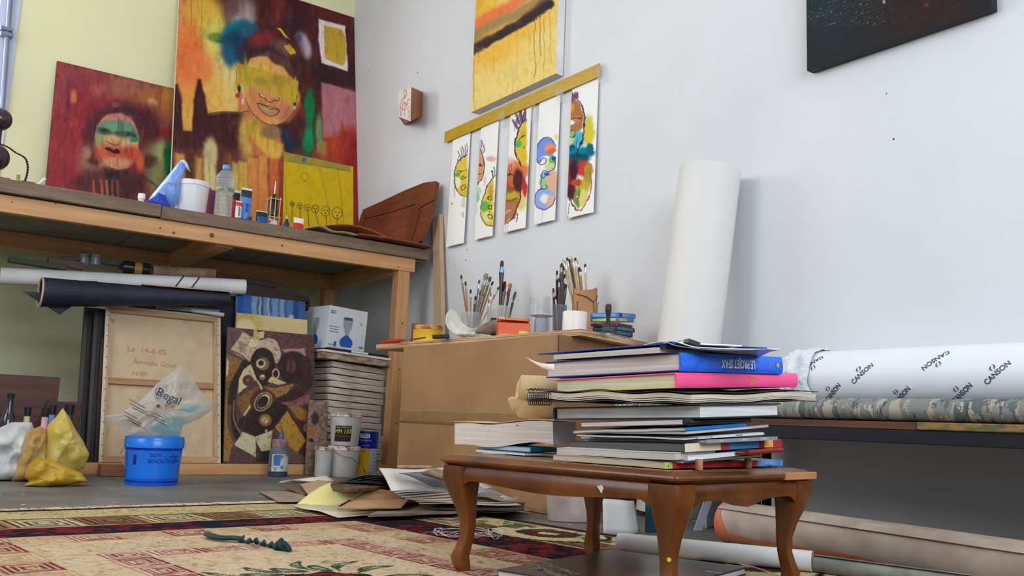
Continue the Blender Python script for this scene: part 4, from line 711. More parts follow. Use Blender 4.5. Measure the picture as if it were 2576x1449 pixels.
# bamboo lantern with a brush
c, h = stand(685, 487, 4.98, ZB, 560); t = thing('bamboo_lantern', 'little bamboo cage lantern around a dark glass core with a white brush on top', 'lantern', tuple(c)); w_ = wid(671, 699, 520, 4.98)
bam = mat('bamboo', (222, 186, 146), .5)
part(MB().lathe([(w_*.22, h*.35), (w_*.38, h*.4), (w_*.38, h*.86), (w_*.2, h*.97), (w_*.1, h)], T(c), 20), 'glass_core', mat('dark_glass_core', (40, 44, 28), .2), t, smooth=True)
for sx in (-1, 0, 1):
    for sy in (-1, 1): part(MB().tube([c+V(sx*w_*.42, sy*w_*.42, 0), c+V(sx*w_*.42, sy*w_*.42, h*.9)], .0028, 6), 'post', bam, t)
for f in (.34, .84):
    for sy in (-1, 1): part(MB().tube([c+V(-w_*.56, sy*w_*.42, h*f), c+V(w_*.56, sy*w_*.42, h*f)], .003, 6), 'crossbar', bam, t); part(MB().tube([c+V(sy*w_*.42, -w_*.56, h*f), c+V(sy*w_*.42, w_*.56, h*f)], .003, 6), 'crossbar', bam, t)
a, bq = c+V(0, 0, h*.98), oY(4.98, 694, 456); part(MB().tube([a, a.lerp(bq, .6), bq], [.0035, .005, .003], 8), 'brush', mat('white_bristle', (226, 214, 204), .6), t, smooth=True)
# yellow drawing sheet
def art_yd(X, Y):
    A = Art(X, Y, (196, 164, 20), warp=.8, seed=61); A.poly([(700, 380), (880, 400), (880, 432), (700, 402)], (150, 132, 48), 1.2); dk = (66, 58, 26)
    A.line([(700, 403), (760, 411), (820, 421), (880, 431)], 3, (106, 112, 110), 1.5, .8); A.line([(705, 384), (875, 409)], 2, (120, 110, 90), 1, .7)
    A.blob(765, 402, 5, 7, (70, 80, 150), .6, a=.8)
    for x0, x1 in ((712, 722), (802, 836), (847, 866)): A.line([(x0, 415), ((x0+x1)/2+3, 500), (x1, 590)], 1.4, (110, 100, 30), .8, .8)
    def ring(cx, cy, r, w): A.line([(cx+r*math.cos(a), cy+r*1.1*math.sin(a)) for a in np.linspace(0, 6.3, 14)], w, dk, .7, .9)
    ring(766, 444, 9, 1); A.line([(765, 456), (772, 458)], 1.6, (140, 90, 40), .8)
    for cx, cy, r, sx, sy in ((735, 513, 6, 733, 560), (754, 518, 7, 755, 562), (773, 523, 8, 778, 575), (793, 526, 9, 802, 570), (819, 531, 11, 822, 565), (848, 536, 13, 846, 566)):
        ring(cx, cy, r, 1.8 if r in (9, 13) else 1.3); A.blob(cx-r*.3, cy-r*.2, 2, 1.6, dk, .5); A.blob(cx+r*.4, cy-r*.1, 2, 1.6, dk, .5); A.blob(cx, cy+r*.5, 2, 2, dk, .5); A.line([(cx+1, cy+r), (sx, sy)], 1.7, dk, .7, .9, False)
    A.tint((170, 150, 30), .4, 20, 3); A.grain(6, 2.5, 3); return A
Mx, w_, h_ = lean_rect((711, 590), (889, 590), (790, 398), 5.12, ZB+.002, 5.20, 1.9)
gm = gridmb(Mx, w_, h_, 150, 170, lambda X, Y: art_yd(X, Y).out(1.05)); t = thing('yellow_drawing', 'mustard yellow sheet with a row of small round faces drawn on it, on the workbench', 'drawing', tuple(Mx @ V(w_/2, 0, 0)))
part(gm, 'sheet', vmat('yellow_sheet', .75, .15), t); part(MB().box(0, w_, 0, h_, -.004, -.0006, Mx), 'backing', mat('mustard_back', (170, 140, 30), .7), t)
# carved curved board leaning on the white wall, brown boards and papers at the bench end
n_ = V(-(1.9-ZB), 0, .11).normalized(); P_ = V(2.72, 0, ZB)
brown = wood('carved_brown', (128, 66, 34), (98, 48, 26), 1, 3, .45)
ol = [(917, 529), (965, 508), (1020, 482), (1070, 462), (1101, 458), (1094, 500), (1080, 560), (1062, 606), (1040, 630), (905, 590), (906, 560)]
pts = [onpl(P_, n_, *p) for p in ol]
t = thing('carved_board', 'reddish brown curved chair-back shaped board leaning on the white wall at the bench end', 'board', tuple(sum(pts, Vector())/len(pts)))
def cb(s_): return [p+(-n_ if n_.x > 0 else n_)*s_ for p in pts]
mb = MB(); k = len(pts); f_, bk_ = cb(.012), cb(-.012); f_ = [V(p.x, p.y, max(p.z, ZB+.012)) for p in f_]; bk_ = [V(p.x, p.y, max(p.z, ZB+.012)) for p in bk_]; mb.add(f_+bk_, [tuple(range(k)), tuple(range(2*k-1, k-1, -1))]+[(i, (i+1) % k, k+(i+1) % k, k+i) for i in range(k)])
part(mb, 'board', brown, t, bevel=.002)
for ln in ([(922, 552), (990, 535), (1048, 516)], [(1056, 528), (1096, 505)], [(1062, 530), (1050, 575), (1038, 612)], [(922, 545), (918, 575)]):
    q = [onpl(P_, n_, *p) for p in spl(ln)]; part(MB().tube([p+(-n_ if n_.x > 0 else n_)*.0125 for p in q], .0035, 5), 'groove', mat('groove', (40, 16, 12), .7), t)
q = MB()
for i in range(14):
    x = 985+i*5.5; q.tube([onpl(P_, n_, x+3*math.cos(a), 516-i*1.6+4*math.sin(a))+(-n_ if n_.x > 0 else n_)*.0125 for a in (0, 1.5, 3, 4.2)], .0014, 4)
o = part(q, 'carving', mat('carving', (70, 34, 22), .7), t); o['kind'] = 'stuff'
def gridsheet(c00, c10, c01, c11, nx, ny, bump): # corners a(0,0) b(1,0) c(0,1) d(1,1)
    a, b2, c_, d_ = map(Vector, (c00, c10, c01, c11)); return [[(a.lerp(b2, i/nx)).lerp(c_.lerp(d_, i/nx), j/ny)+bump(i/nx, j/ny) for j in range(ny+1)] for i in range(nx+1)]
e0, e1 = oY(4.74, 905, 596), oY(4.73, 1086, 631)
single(MB().sheet(gridsheet(V(e0.x, 4.74, ZB+.012), V(e1.x, 4.72, ZB+.004), V(e0.x+.02, 5.25, ZB+.012), V(2.80, 5.2, ZB+.004), 12, 8, lambda u, v: V(0, 0, .006*math.sin(u*3))), .009), 'brown_board', brown, 'thin brown board lying on the bench end and overhanging its front edge', 'board', bevel=.001)
e0, e1 = oY(4.80, 768, 583), oY(4.77, 1000, 610)
single(MB().sheet(gridsheet(V(e0.x, 4.78, ZB+.006), V(e1.x, 4.76, ZB+.022), V(e0.x+.1, 5.3, ZB+.004), V(e1.x, 5.3, ZB+.02), 26, 10, lambda u, v: V(0, 0, .022*math.exp(-((u-.16)/.09)**2)*(1-v)+.004*math.sin(u*19)*(1-v))), .002), 'cream_paper', mat('cream_paper', (206, 186, 156), .8, bump=.2, bs=20), 'cream paper sheet with a curled corner on the workbench edge right of the paint tubes', 'paper', smooth=2)
e0, e1 = oY(4.86, 800, 578), oY(4.86, 960, 600)
single(MB().sheet(gridsheet(V(e0.x, 4.86, ZB+.028), V(e1.x+.05, 4.86, ZB+.034), V(e0.x+.08, 5.1, ZB+.02), V(e1.x+.06, 5.1, ZB+.02), 24, 8, lambda u, v: V(0, 0, .05*math.sin(math.pi*u)**.8*(1-.2*v)+.004)), .002), 'kraft_paper', mat('kraft_paper', (178, 112, 66), .7, c2=(150, 92, 54), scale=6), 'bulging brown kraft paper sheet lying in front of the yellow drawing', 'paper', smooth=2)
# ================================================================ UNDER THE WORKBENCH
tan_c = (208, 184, 150)
def art_back(X, Y):
    A = Art(X, Y, (202, 178, 144), warp=1, seed=71); A.tint((184, 158, 124), .4, 30, 4); A.tint((216, 196, 166), .3, 18, 9)
    A.line([(248, 772), (545, 800)], 5, (212, 196, 172), 2, smooth=False); A.grain(5, 2.5, 3)
    return A
def handwriting(pts_list, M_, m, par, name, r=.0016, label=None):
    b = MB()
    for pl_ in pts_list: b.tube([M_(*p) for p in pl_], r, 5)
    return part(b, name, m, par, label)
Mx, w_, h_ = lean_rect((250, 1163), (553, 1163), (400, 781), 4.845, .058, 5.10, 1.0)
t = thing('reversed_canvas', 'large stretched canvas turned back to front with red handwriting, leaning under the workbench', 'canvas', tuple(Mx @ V(w_/2, 0, 0)))
m_str = wood('stretcher_wood', (196, 160, 118), (170, 134, 94), 0, 3, .6); m_strz = wood('stretcher_upright', (196, 166, 130), (172, 140, 104), 2, 3, .6)
part(gridmb(Mx @ T(V(0, 0, -.022)), w_, h_, 60, 70, lambda X, Y: art_back(X, Y).out(1.0)), 'canvas_back', vmat('raw_linen', .85, .1), t)
bw = .034
part(MB().box(0, w_, h_-bw, h_, -.021, .0, Mx), 'stretcher_bar', m_str, t, bevel=.002); part(MB().box(0, w_, 0, bw, -.021, .0, Mx), 'stretcher_bar', m_str, t, bevel=.002)
part(MB().box(0, bw*.7, bw, h_-bw, -.021, .0, Mx), 'stretcher_bar', m_strz, t, bevel=.002); part(MB().box(w_-bw*.9, w_, bw, h_-bw, -.021, .0, Mx), 'stretcher_bar', m_strz, t, bevel=.002)
part(MB().box(bw*.7, w_-bw*.9, h_*.49, h_*.49+.034, -.021, -.004, Mx), 'cross_bar', wood('cross_bar_wood', (180, 140, 96), (156, 116, 76), 0, 3, .6), t, bevel=.002)
b = MB(); b.box(-.004, .012, 0, h_, .0005, .003, Mx).box(w_-.012, w_+.004, 0, h_, .0005, .003, Mx).box(0, w_, h_-.010, h_+.002, .0005, .003, Mx)
part(b, 'folded_canvas_edge', mat('folded_canvas', (212, 196, 170), .8), t)
b = MB()
for q in range(14): b.lathe([(.003, 0), (.003, .0045)], Mx @ T(V(.009, .03+q*h_/14.5, 0)), 6); b.lathe([(.003, 0), (.003, .0045)], Mx @ T(V(w_-.009, .03+q*h_/14.5, 0)), 6)
o = part(b, 'tacks', mat('tack_metal', (70, 60, 54), .5), t); o['kind'] = 'stuff'
ri = mat('red_marker', (196, 122, 98), .8, g=1.); Nn = (Mx.to_3x3() @ V(0, 0, 1)); Pc = Mx @ V(0, 0, -.0215)
def wr(s_, px, py, hp, m, ang=6, nm='handwriting'):
    p = onpl(Pc, Nn, px, py); sc = (onpl(Pc, Nn, px, py-hp/2)-onpl(Pc, Nn, px, py+hp/2)).length
    text(s_, sc*1.15, frame(p, Mx.to_3x3() @ V(1, -.04, 0), Mx.to_3x3() @ V(0, 1, 0)), m, t, nm, .0003)
wr('20', 282, 806, 11, mat('pencil_grey', (110, 96, 80), .8)); wr('Le  14-8-05', 370, 883, 17, ri); wr('Aminata Gouh', 390, 915, 15, ri); wr('MMJT', 352, 941, 13, ri)
# other reversed / dark canvases behind
dk = mat('dark_frame_paint', (44, 36, 36), .5, c2=(26, 22, 26), scale=6)
for (xa, xb, yt, yb0, lb, mm) in ((187, 222, 770, 4.97, 'dark framed canvas edge, outermost left of the big reversed canvas', dk), (214, 250, 775, 4.92, 'near black canvas leaning between the outer dark frame and the big reversed canvas', mat('dark_frame_b', (32, 24, 26), .45)), (238, 262, 850, 4.89, 'brown wooden slat standing tight behind the left edge of the big reversed canvas', wood('brown_slat', (104, 70, 54), (74, 48, 38), 2, 3))):
    n = V(0, -.95, .2).normalized(); a = onpl(V(0, yb0, 0), V(0, -.95, .2).normalized(), xa, 1168); c_ = onpl(V(0, yb0, 0), V(0, -.95, .2).normalized(), xb+8, 1168)
    up = V(0, .2, .95).normalized(); tt = onpl(V(0, yb0, 0), V(0, -.95, .2).normalized(), xa, yt); hh = (tt-V(tt.x, yb0, 0)).length
    M_ = frame(V(a.x, yb0+.01, 0.002), V(1, 0, 0), up); t = thing('dark_canvas', lb, 'canvas', tuple(M_.translation)); W2 = c_.x-a.x+(.25 if xa < 230 else 0)
    part(MB().box(0, W2, 0, hh, -.02, -.002, M_), 'panel_face', mm, t); part(MB().box(0, .02, 0, hh, -.0018, .006, M_), 'frame_edge', mat('frame_edge', (58, 44, 40), .4), t, bevel=.002); 
    if yt < 800: part(MB().box(W2*.55, W2*.6, 0, hh, -.0018, .004, M_), 'frame_strip', mat('frame_strip', (50, 34, 34), .4), t)
# brown cubist-like painting with masks and curves
def art_mask(X, Y):
    A = Art(X, Y, (92, 62, 58), warp=1.2, seed=81); B = A.blob; P = lambda x, y: (540+x/3.085, 730+y/3.085)
    def E(x, y, rx, ry, c, ang=0, s=.08): cx, cy = P(x, y); B(cx, cy, rx/3.085, ry/3.085, c, s, ang)
    def G(pts, c, s=.8, sm=False): A.poly([P(*p) for p in pts], c, s, smooth=sm)
    def Ln(pts, w, c, s=.8): A.line([P(*p) for p in pts], w/3.085, c, s)
    dk = (46, 30, 26); br = (112, 74, 52); och = (150, 108, 48); crm = (208, 190, 144); mv = (112, 80, 80)
    G([(30, 270), (240, 300), (200, 520), (30, 460)], (104, 78, 80), 3); G([(380, 320), (710, 390), (710, 470), (520, 460), (400, 400)], (100, 62, 62), 3); A.tint((70, 48, 50), .4, 6, 5)
    G([(520, 460), (700, 450), (720, 620), (640, 560)], (176, 140, 130), 2); G([(60, 480), (210, 540), (150, 700), (50, 720)], (140, 100, 46)); E(52, 600, 60, 100, crm); E(50, 790, 42, 66, crm)
    G([(60, 860), (110, 830), (110, 1040), (150, 1180), (110, 1330), (55, 1320)], (156, 112, 48)); G([(55, 715), (140, 715), (120, 830), (50, 870)], (120, 84, 46))
    Ln([(250, 560), (160, 720), (130, 880), (150, 1060), (210, 1180)], 60, dk, 2); Ln([(120, 900), (110, 1010), (140, 1140), (190, 1200)], 30, (98, 64, 58), 1.5); Ln([(150, 860), (150, 1000), (200, 1110)], 14, (134, 94, 76), 1)
    G([(170, 840), (340, 740), (380, 780), (300, 900), (220, 970), (180, 900)], (138, 92, 46)); E(330, 800, 36, 44, br)
    # head scarf bow
    G([(120, 470), (190, 370), (220, 322), (300, 370), (340, 430), (270, 560), (210, 520)], (196, 172, 140), 1.2); G([(180, 400), (260, 420), (200, 480)], (160, 130, 110), 3); G([(300, 330), (330, 380), (380, 370), (385, 320)], (206, 190, 150)); G([(330, 400), (420, 370), (480, 400), (515, 500), (490, 560), (440, 480), (340, 440)], (200, 172, 150), 1.2, True); G([(300, 300), (300, 400), (330, 420), (350, 390), (330, 310)], (190, 170, 90), 2); E(300, 410, 36, 30, (220, 206, 170))
    Ln([(130, 470), (200, 500), (270, 560)], 8, dk)
    E(375, 570, 100, 122, dk); E(380, 660, 70, 80, dk); Ln([(320, 450), (380, 435), (450, 480), (480, 560)], 18, (196, 170, 130), 1); E(610, 600, 118, 128, (50, 30, 30)); E(590, 590, 40, 52, (96, 56, 44)); Ln([(590, 545), (588, 630)], 10, dk)
    Ln([(700, 560), (720, 700), (640, 800), (500, 850)], 90, (60, 36, 34), 2); G([(470, 880), (600, 860), (740, 800), (730, 880), (600, 900)], (138, 84, 84), 1.5); Ln([(480, 880), (600, 905), (720, 850)], 10, (150, 100, 90), 1)
    E(375, 572, 50, 52, (128, 100, 52)); E(358, 570, 36, 36, crm); E(360, 566, 22, 22, dk); E(372, 674, 24, 22, (140, 110, 60)); E(372, 664, 16, 10, crm)
    G([(280, 575), (330, 690), (180, 805), (190, 690), (230, 610)], crm, .9, False); E(262, 702, 44, 44, (90, 56, 44)); E(260, 700, 10, 10, (170, 130, 90)); E(260, 700, 4, 4, dk)
    G([(410, 710), (440, 670), (560, 720), (500, 735)], crm); E(475, 648, 30, 42, (190, 166, 120)); E(475, 648, 18, 30, dk)
    G([(385, 745), (470, 760), (620, 725), (560, 800), (480, 835), (420, 780)], (160, 116, 52), 1.2)
    Ln([(330, 700), (365, 760), (360, 820), (290, 880), (230, 970)], 14, crm, .8)
    E(380, 870, 105, 100, (78, 50, 40)); G([(300, 900), (480, 860), (570, 900), (520, 1020), (440, 1090), (330, 1130), (215, 1090), (240, 1000)], dk, 1.5); E(375, 865, 84, 62, (176, 144, 86), -48); E(375, 865, 72, 50, dk, -48); E(378, 862, 62, 42, crm, -50); E(372, 866, 50, 36, dk, -50)
    G([(190, 1000), (240, 980), (215, 1080), (180, 1060)], dk); E(395, 1008, 48, 48, (134, 96, 50)); E(395, 1008, 34, 34, (70, 42, 36)); E(395, 1008, 36, 36, (160, 120, 60)); E(393, 1010, 22, 22, crm)
    G([(215, 1100), (320, 1140), (318, 1295), (150, 1200)], (206, 196, 156)); G([(320, 1135), (448, 1085), (430, 1240), (360, 1250), (330, 1190)], (204, 192, 150)); G([(325, 1180), (345, 1260), (312, 1335), (440, 1330), (430, 1250), (360, 1250)], (40, 42, 36)); E(400, 1090, 10, 12, (190, 160, 110))
    G([(470, 1060), (565, 935), (710, 1170), (620, 1290), (560, 1180)], (182, 134, 48), 1.2); Ln([(565, 930), (640, 1040), (712, 1165)], 9, dk)
    G([(575, 905), (650, 900), (750, 960), (750, 1030), (660, 1010)], (162, 110, 44), 2); G([(620, 990), (760, 1040), (760, 1340), (620, 1290), (710, 1170)], (74, 44, 38), 3); 
    for x, y, r in ((725, 1070, 36), (745, 1150, 28), (742, 1236, 28)): E(x, y, r, r*1.1, (170, 116, 56)); E(x+14, y, r*.6, r*.7, (226, 200, 150)); E(x+20, y, r*.45, r*.5, dk)
    G([(110, 1330), (130, 1220), (330, 1330)], (92, 62, 66), 2); G([(560, 1200), (700, 1300), (720, 1340), (520, 1335)], (110, 76, 72), 2)
    A.tint((150, 120, 90), .16, 7, 15, .5, .8); A.tint((30, 20, 18), .3, 5, 19, .55, .8); A.grain(8, 2.5, 4); return A
Mx, w_, h_ = lean_rect((562, 1163), (790, 1163), (660, 831), 4.836, .058, 4.985, .95)
panel('cubist_painting', 'brown and ochre painting of rounded mask faces, standing on the bench foot rail', 'painting', Mx, w_, h_, .018, lambda X, Y: art_mask(X, Y).out(.95), 190, 270, m_edge_dark)
def art_sun(X, Y):
    A = Art(X, Y, (214, 186, 132), warp=1, seed=82); A.blob(618, 822, 36, 34, (196, 162, 60), .5); A.blob(617, 826, 26, 25, (222, 206, 160), .3); A.tint((226, 204, 150), .4, 5, 3); A.grain(8, 3, 3); return A
def art_blue(X, Y):
    A = Art(X, Y, (60, 96, 156), warp=3, seed=83)
    for x, w_, c_ in ((583, 12, (40, 66, 120)), (592, 6, (90, 130, 190)), (604, 16, (36, 76, 160)), (622, 10, (50, 96, 170)), (640, 14, (120, 156, 190)), (660, 6, (52, 82, 120)), (668, 10, (110, 140, 170)), (692, 16, (112, 148, 186)), (710, 12, (130, 156, 180)), (730, 14, (80, 120, 180)), (745, 12, (38, 70, 130))): A.poly([(x-w_/2, 735), (x+w_/2, 735), (x+w_/2, 815), (x-w_/2, 815)], c_, 3)
    A.line([(652, 745), (656, 765), (654, 790), (658, 812)], 4, (206, 196, 160), 2, .9); A.line([(676, 750), (674, 775), (680, 800)], 5, (200, 196, 170), 2, .8); A.blob(733, 800, 6, 8, (200, 196, 180), .6); A.grain(14, 4, 3); return A
Mx, w_, h_ = lean_rect((582, 1160), (768, 1160), (668, 794), 4.90, .002, 5.045, 1.0)
panel('sun_painting', 'cream painting with a yellow ringed sun, behind the brown mask painting', 'painting', Mx, w_, h_, .018, lambda X, Y: art_sun(X, Y).out(.95), 120, 160, mat('cream_edge', (190, 170, 140), .8))
Mx, w_, h_ = lean_rect((580, 1158), (762, 1158), (668, 748), 4.93, .002, 5.085, 1.05)
panel('streaked_painting', 'blue vertically streaked painting standing behind the cream sun painting', 'painting', Mx, w_, h_, .018, lambda X, Y: art_blue(X, Y).out(.9), 120, 220, mat('brown_edge', (96, 70, 54), .8))
Mx, w_, h_ = lean_rect((470, 1155), (590, 1155), (560, 742), 4.99, .002, 5.14, 1.07)
panel('dark_canvas', 'dark green-black canvas standing behind the blue streaked painting', 'canvas', Mx, w_, h_, .018, lambda X, Y: Art(X, Y, (34, 34, 34)).out(.8), 12, 12, m_edge_dark)
# tall boards further back that carry the rolls
Mx, w_, h_ = lean_rect((300, 1155), (520, 1155), (400, 742), 5.10, .002, 5.30, 1.07)
panel('dark_canvas', 'dark canvas standing directly behind the big reversed canvas, carrying the paper rolls', 'canvas', Mx, w_, h_, .018, lambda X, Y: Art(X, Y, (38, 34, 34)).out(.8), 12, 12, m_edge_dark)
pts = [oY(5.20, *p) for p in ((600, 733), (625, 716), (690, 728), (745, 740), (775, 748), (779, 772), (760, 775), (750, 1150), (610, 1150))]
mb = MB(); k = len(pts); mb.add([p+V(0, -.015, 0) for p in pts]+[p+V(0, .015, 0) for p in pts], [tuple(range(k)), tuple(range(2*k-1, k-1, -1))]+[(i, (i+1) % k, k+(i+1) % k, k+i) for i in range(k)])
mb.v = [(x, y, max(z, .002)) for x, y, z in mb.v]
t = thing('dark_carved_board', 'dark brown board with a curled carved corner, standing behind the blue streaked painting', 'board', tuple(V(pts[-1].x, 5.2, 0))); part(mb, 'board', wood('dark_brown_board', (62, 38, 30), (40, 26, 22), 0, 3), t, bevel=.002)
part(MB().tube([oY(5.17, 770+9*math.cos(a), 768+10*math.sin(a)) for a in np.linspace(0, 5.6, 14)], .01, 8), 'curled_ornament', mat('ornament_dark', (50, 32, 28), .5), t, smooth=True)
# ---- rolls
def roll(name, label, cat, p0, p1, r, m, inner=None, group=None, open0=True, open1=True, seam=True, th=.004, r1=None):
    p0, p1 = Vector(p0), Vector(p1); d = (p1-p0); L_ = d.length; M_ = T(p0) @ V(0, 0, 1).rotation_difference(d).to_matrix().to_4x4()
    t = thing(name, label, cat, tuple(p0.lerp(p1, .5)-V(0, 0, r)), group); r1 = r1 or r; N_ = 40; rings = []
    prof = []
    for s_ in range(13):
        f = s_/12; rr = r+(r1-r)*f; ring = []
        for j in range(N_):
            a = 2*math.pi*j/N_; q = rr*(1+.014*n1(f*5+3, math.cos(a)*2+5, 4)*2); ring.append((q*math.cos(a), q*math.sin(a), L_*f))
        rings.append(ring)
    inn = [[(x*(1-th/r), y*(1-th/r), z) for x, y, z in rg] for rg in (rings[-1], rings[-1])]; inn[1] = [(x, y, z-min(.25, L_*.4)) for x, y, z in inn[1]]
    inn0 = [[(x*(1-th/r), y*(1-th/r), z) for x, y, z in rings[0]]]*1; inn00 = [[(x, y, z+min(.25, L_*.4)) for x, y, z in inn0[0]]]
    part(MB().loft(inn00+inn0+rings+inn, M_, True), 'rolled_sheet', m, t, smooth=True)
    if seam: part(MB().sheet([[M_ @ V((r+.0015+(.004 if j == 2 else 0)+(r1-r)*i/8)*math.cos(a), (r+.0015+(.004 if j == 2 else 0)+(r1-r)*i/8)*math.sin(a), L_*i/8) for j, a in enumerate((1.9, 2.15, 2.35))] for i in range(9)], .001), 'loose_edge', m, t, smooth=True)
    for q, rg in (inner or []): part(MB().lathe([(r*q*.7, .002), (r*q*.7, L_-.002)], M_, 24, caps=False), 'inner_winding', rg, t, smooth=True)
    return t
wpap = mat('white_roll_paper', (220, 218, 214), .6, c2=(204, 202, 200), scale=5, bump=.1, bs=12)
zr = oY(5.05, 620, 722)
p0, p1 = oY(5.25, 2, 694), oY(5.05, 617, 722); r_ = (oY(5.05, 617, 703)-oY(5.05, 617, 741)).length/2
tw = roll('paper_roll', 'long white paper tube lying across the canvases under the workbench, tied with dark cord', 'paper roll', p0, p1, r_, wpap, seam=True)
d = (p1-p0).normalized()
for f in (.70, .77):
    c_ = p0.lerp(p1, f); a1 = d.cross(V(0, 0, 1)).normalized(); a2 = a1.cross(d)
    part(MB().tube([c_+(a1*math.cos(a)+a2*math.sin(a))*(r_*1.05)+d*.03*math.sin(a*1.0) for a in np.linspace(0, 6.28, 20)], .0035, 6), 'tie', mat('tie_cord', (60, 52, 50), .7), tw, smooth=True)
bf = mat('black_roll_fabric', (40, 44, 58), .6, c2=(28, 30, 42), scale=5, bump=.25, bs=10); peach = mat('peach_lining', (206, 170, 150), .7)
p0, p1 = oY(4.97, 104, 735), oY(4.93, 576, 752); r0 = (oY(4.97, 140, 698)-oY(4.97, 140, 772)).length/2; r1 = (oY(4.93, 575, 737)-oY(4.93, 575, 768)).length/2
tb = roll('fabric_roll', 'thick black fabric roll lying in front of the white tube under the workbench', 'roll', p0, p1, r0, bf, r1=r1, th=.008)
part(MB().sheet([[p0.lerp(p1, f)+V(0, -r0*.2, (r0+(r1-r0)*f)*1.0)+V(0, .03*j-.03, -.006*(j != 1)+.007) for j in range(3)] for f in np.linspace(.5, 1, 9)], .003), 'lining_edge', peach, tb, 'pale peach lining edge', smooth=True)
part(MB().tube([p0+V(-.004, math.cos(a)*(r0*.98), math.sin(a)*(r0*.98)) for a in np.linspace(0, 6.28, 26)], .005, 6), 'lining_rim', peach, tb, smooth=True)
pts = [oY(4.99, *p) for p in ((55, 733), (100, 760), (150, 792), (188, 766), (150, 745), (95, 735))]
t = thing('hanging_cloth', 'dark translucent cloth corner hanging below the black roll at left', 'cloth', tuple(V(pts[0].x, 4.99, min(p.z for p in pts)))); part(puff(pts, .006, .2, 4, 3), 'cloth', mat('dark_cloth', (52, 56, 62), .6), t, smooth=2)
# little things lying on the rolls
roll('paper_roll', 'stained pale roll of paper lying above the white tube, right of the orange banded bottle', 'paper roll', oY(5.32, 383, 682), oY(5.30, 540, 690), .034, mat('stained_roll', (170, 148, 120), .8, c2=(130, 108, 86), scale=14))
t = thing('banded_bottle', 'dark bottle with an orange band lying on the white tube', 'bottle', tuple(oY(5.32, 330, 690))); a, b2 = oY(5.33, 300, 670), oY(5.31, 378, 680)
part(MB().tube([a, a.lerp(b2, .1), a.lerp(b2, .12), a.lerp(b2, .95), b2], [.016, .02, .036, .038, .034], 20), 'bottle', mat('dark_green_bottle', (40, 44, 40), .25), t, smooth=True); part(MB().tube([a.lerp(b2, .48), a.lerp(b2, .72)], .039, 24), 'band', mat('orange_band', (190, 122, 56), .5), t, smooth=True)
single(MB().box(-.14, .14, -.03, .03, -.014, .014, frame(oY(5.35, 95, 664), oY(5.35, 150, 672)-oY(5.35, 50, 657), V(0, 1, 0))), 'dark_stick', mat('dark_green_wood', (66, 76, 66), .6), 'dark green flat stick lying on the white tube at far left', 'stick', bevel=.003)
t = thing('brown_sticks', 'pair of short brown wooden offcuts lying on the white tube', 'offcut', tuple(oY(5.36, 165, 670)))
part(MB().box(-.09, .09, -.03, .03, -.02, .02, frame(oY(5.36, 165, 664), V(1, 0, -.05), V(0, 1, 0))), 'offcut', wood('offcut', (110, 74, 52), (80, 54, 40), 0, 3), t, bevel=.002); part(MB().box(-.045, .045, -.02, .02, -.015, .015, frame(oY(5.37, 178, 652), V(1, 0, .25), V(0, 1, 0))), 'offcut', wood('offcut_b', (90, 60, 46), (70, 46, 34), 0, 3), t, bevel=.002)
for px, lb in ((208, 'clear glass jar on the rolls, left of its twin'), (238, 'clear glass jar on the rolls, right of its twin')):
    c = oY(5.38, px, 668); t = thing('glass_jar', lb, 'jar', tuple(c), 'small jars on the rolls'); part(MB().lathe([(.026, 0), (.03, .004), (.03, .045), (.024, .052), (.024, .062), (.022, .06), (.027, .04), (.027, .006)], T(c), 24), 'jar', glass('dusty_glass', (170, 176, 172), .35, .2), t, smooth=True); part(MB().lathe([(.012, .006), (.012, .045)], T(c), 12), 'content', mat('jar_content', (150, 156, 158), .6), t)
single(MB().box(-.19, .19, -.03, .03, -.02, .02, frame(oY(5.42, 620, 706), V(1, 0, -.03), V(0, 1, 0))), 'brown_offcut', wood('offcut_c', (84, 60, 48), (60, 42, 34), 0, 3), 'dark brown wooden offcut at the right end of the rolls pile', 'offcut', bevel=.002)
single(MB().box(-.15, .15, -.03, .03, -.016, .016, frame(oY(5.42, 280, 660), V(1, 0, -.03), V(0, 1, 0))), 'green_offcut', mat('green_offcut', (78, 92, 74), .6), 'dull green wooden offcut behind the glass jars', 'offcut', bevel=.002)
# grey folders and a metal tube on top of the big canvas
a, b2 = oY(5.06, 398, 772), oY(5.06, 548, 786)
single(MB().box(0, (b2-a).length, -.03, .05, -.012, .012, frame(a, b2-a, V(0, 1, 0))), 'grey_folder', mat('grey_folder', (128, 134, 136), .5, c2=(90, 96, 100), scale=8), 'grey folder wedged flat above the big reversed canvas', 'folder', bevel=.002)
single(MB().tube([oY(5.04, 480, 780), oY(5.02, 563, 792)], .011, 14), 'white_rod', mat('white_rod', (206, 208, 210), .4), 'thin white rod poking out over the right corner of the reversed canvas', 'rod', smooth=True)
# ---- pile of stretched canvases
rng = random.Random(3); NPX, NY = 826, 4.93
c0 = oY(NY, NPX, 1186); zt = oY(NY, NPX, 905).z; nB = 17; hB = zt/nB
can_m = [mat('canvas_side_a', (222, 212, 198), .85, c2=(186, 170, 152), scale=9, stretch=(1, 1, 6)), mat('canvas_side_b', (190, 172, 150), .85, c2=(140, 116, 94), scale=12), mat('canvas_side_c', (216, 206, 190), .85, c2=(186, 166, 146), scale=20)]
sm_ = wood('stack_wood', (150, 116, 84), (116, 86, 60), 0, 3)
Lb = .42
proto = thing('stretched_canvas', 'lowest pale edged canvas of the pile beside the workbench leg', 'canvas', (c0.x, NY, 0), 'canvases piled beside the workbench leg')
part(MB().box(0, .385, 0, .40, 0, hB*.86, T(V(c0.x, NY, .001))), 'canvas_sides', can_m[0], proto, bevel=.002)
part(MB().box(.02, .365, .02, .38, hB*.865, hB*.94, T(V(c0.x, NY, .001))), 'stretcher', sm_, proto)
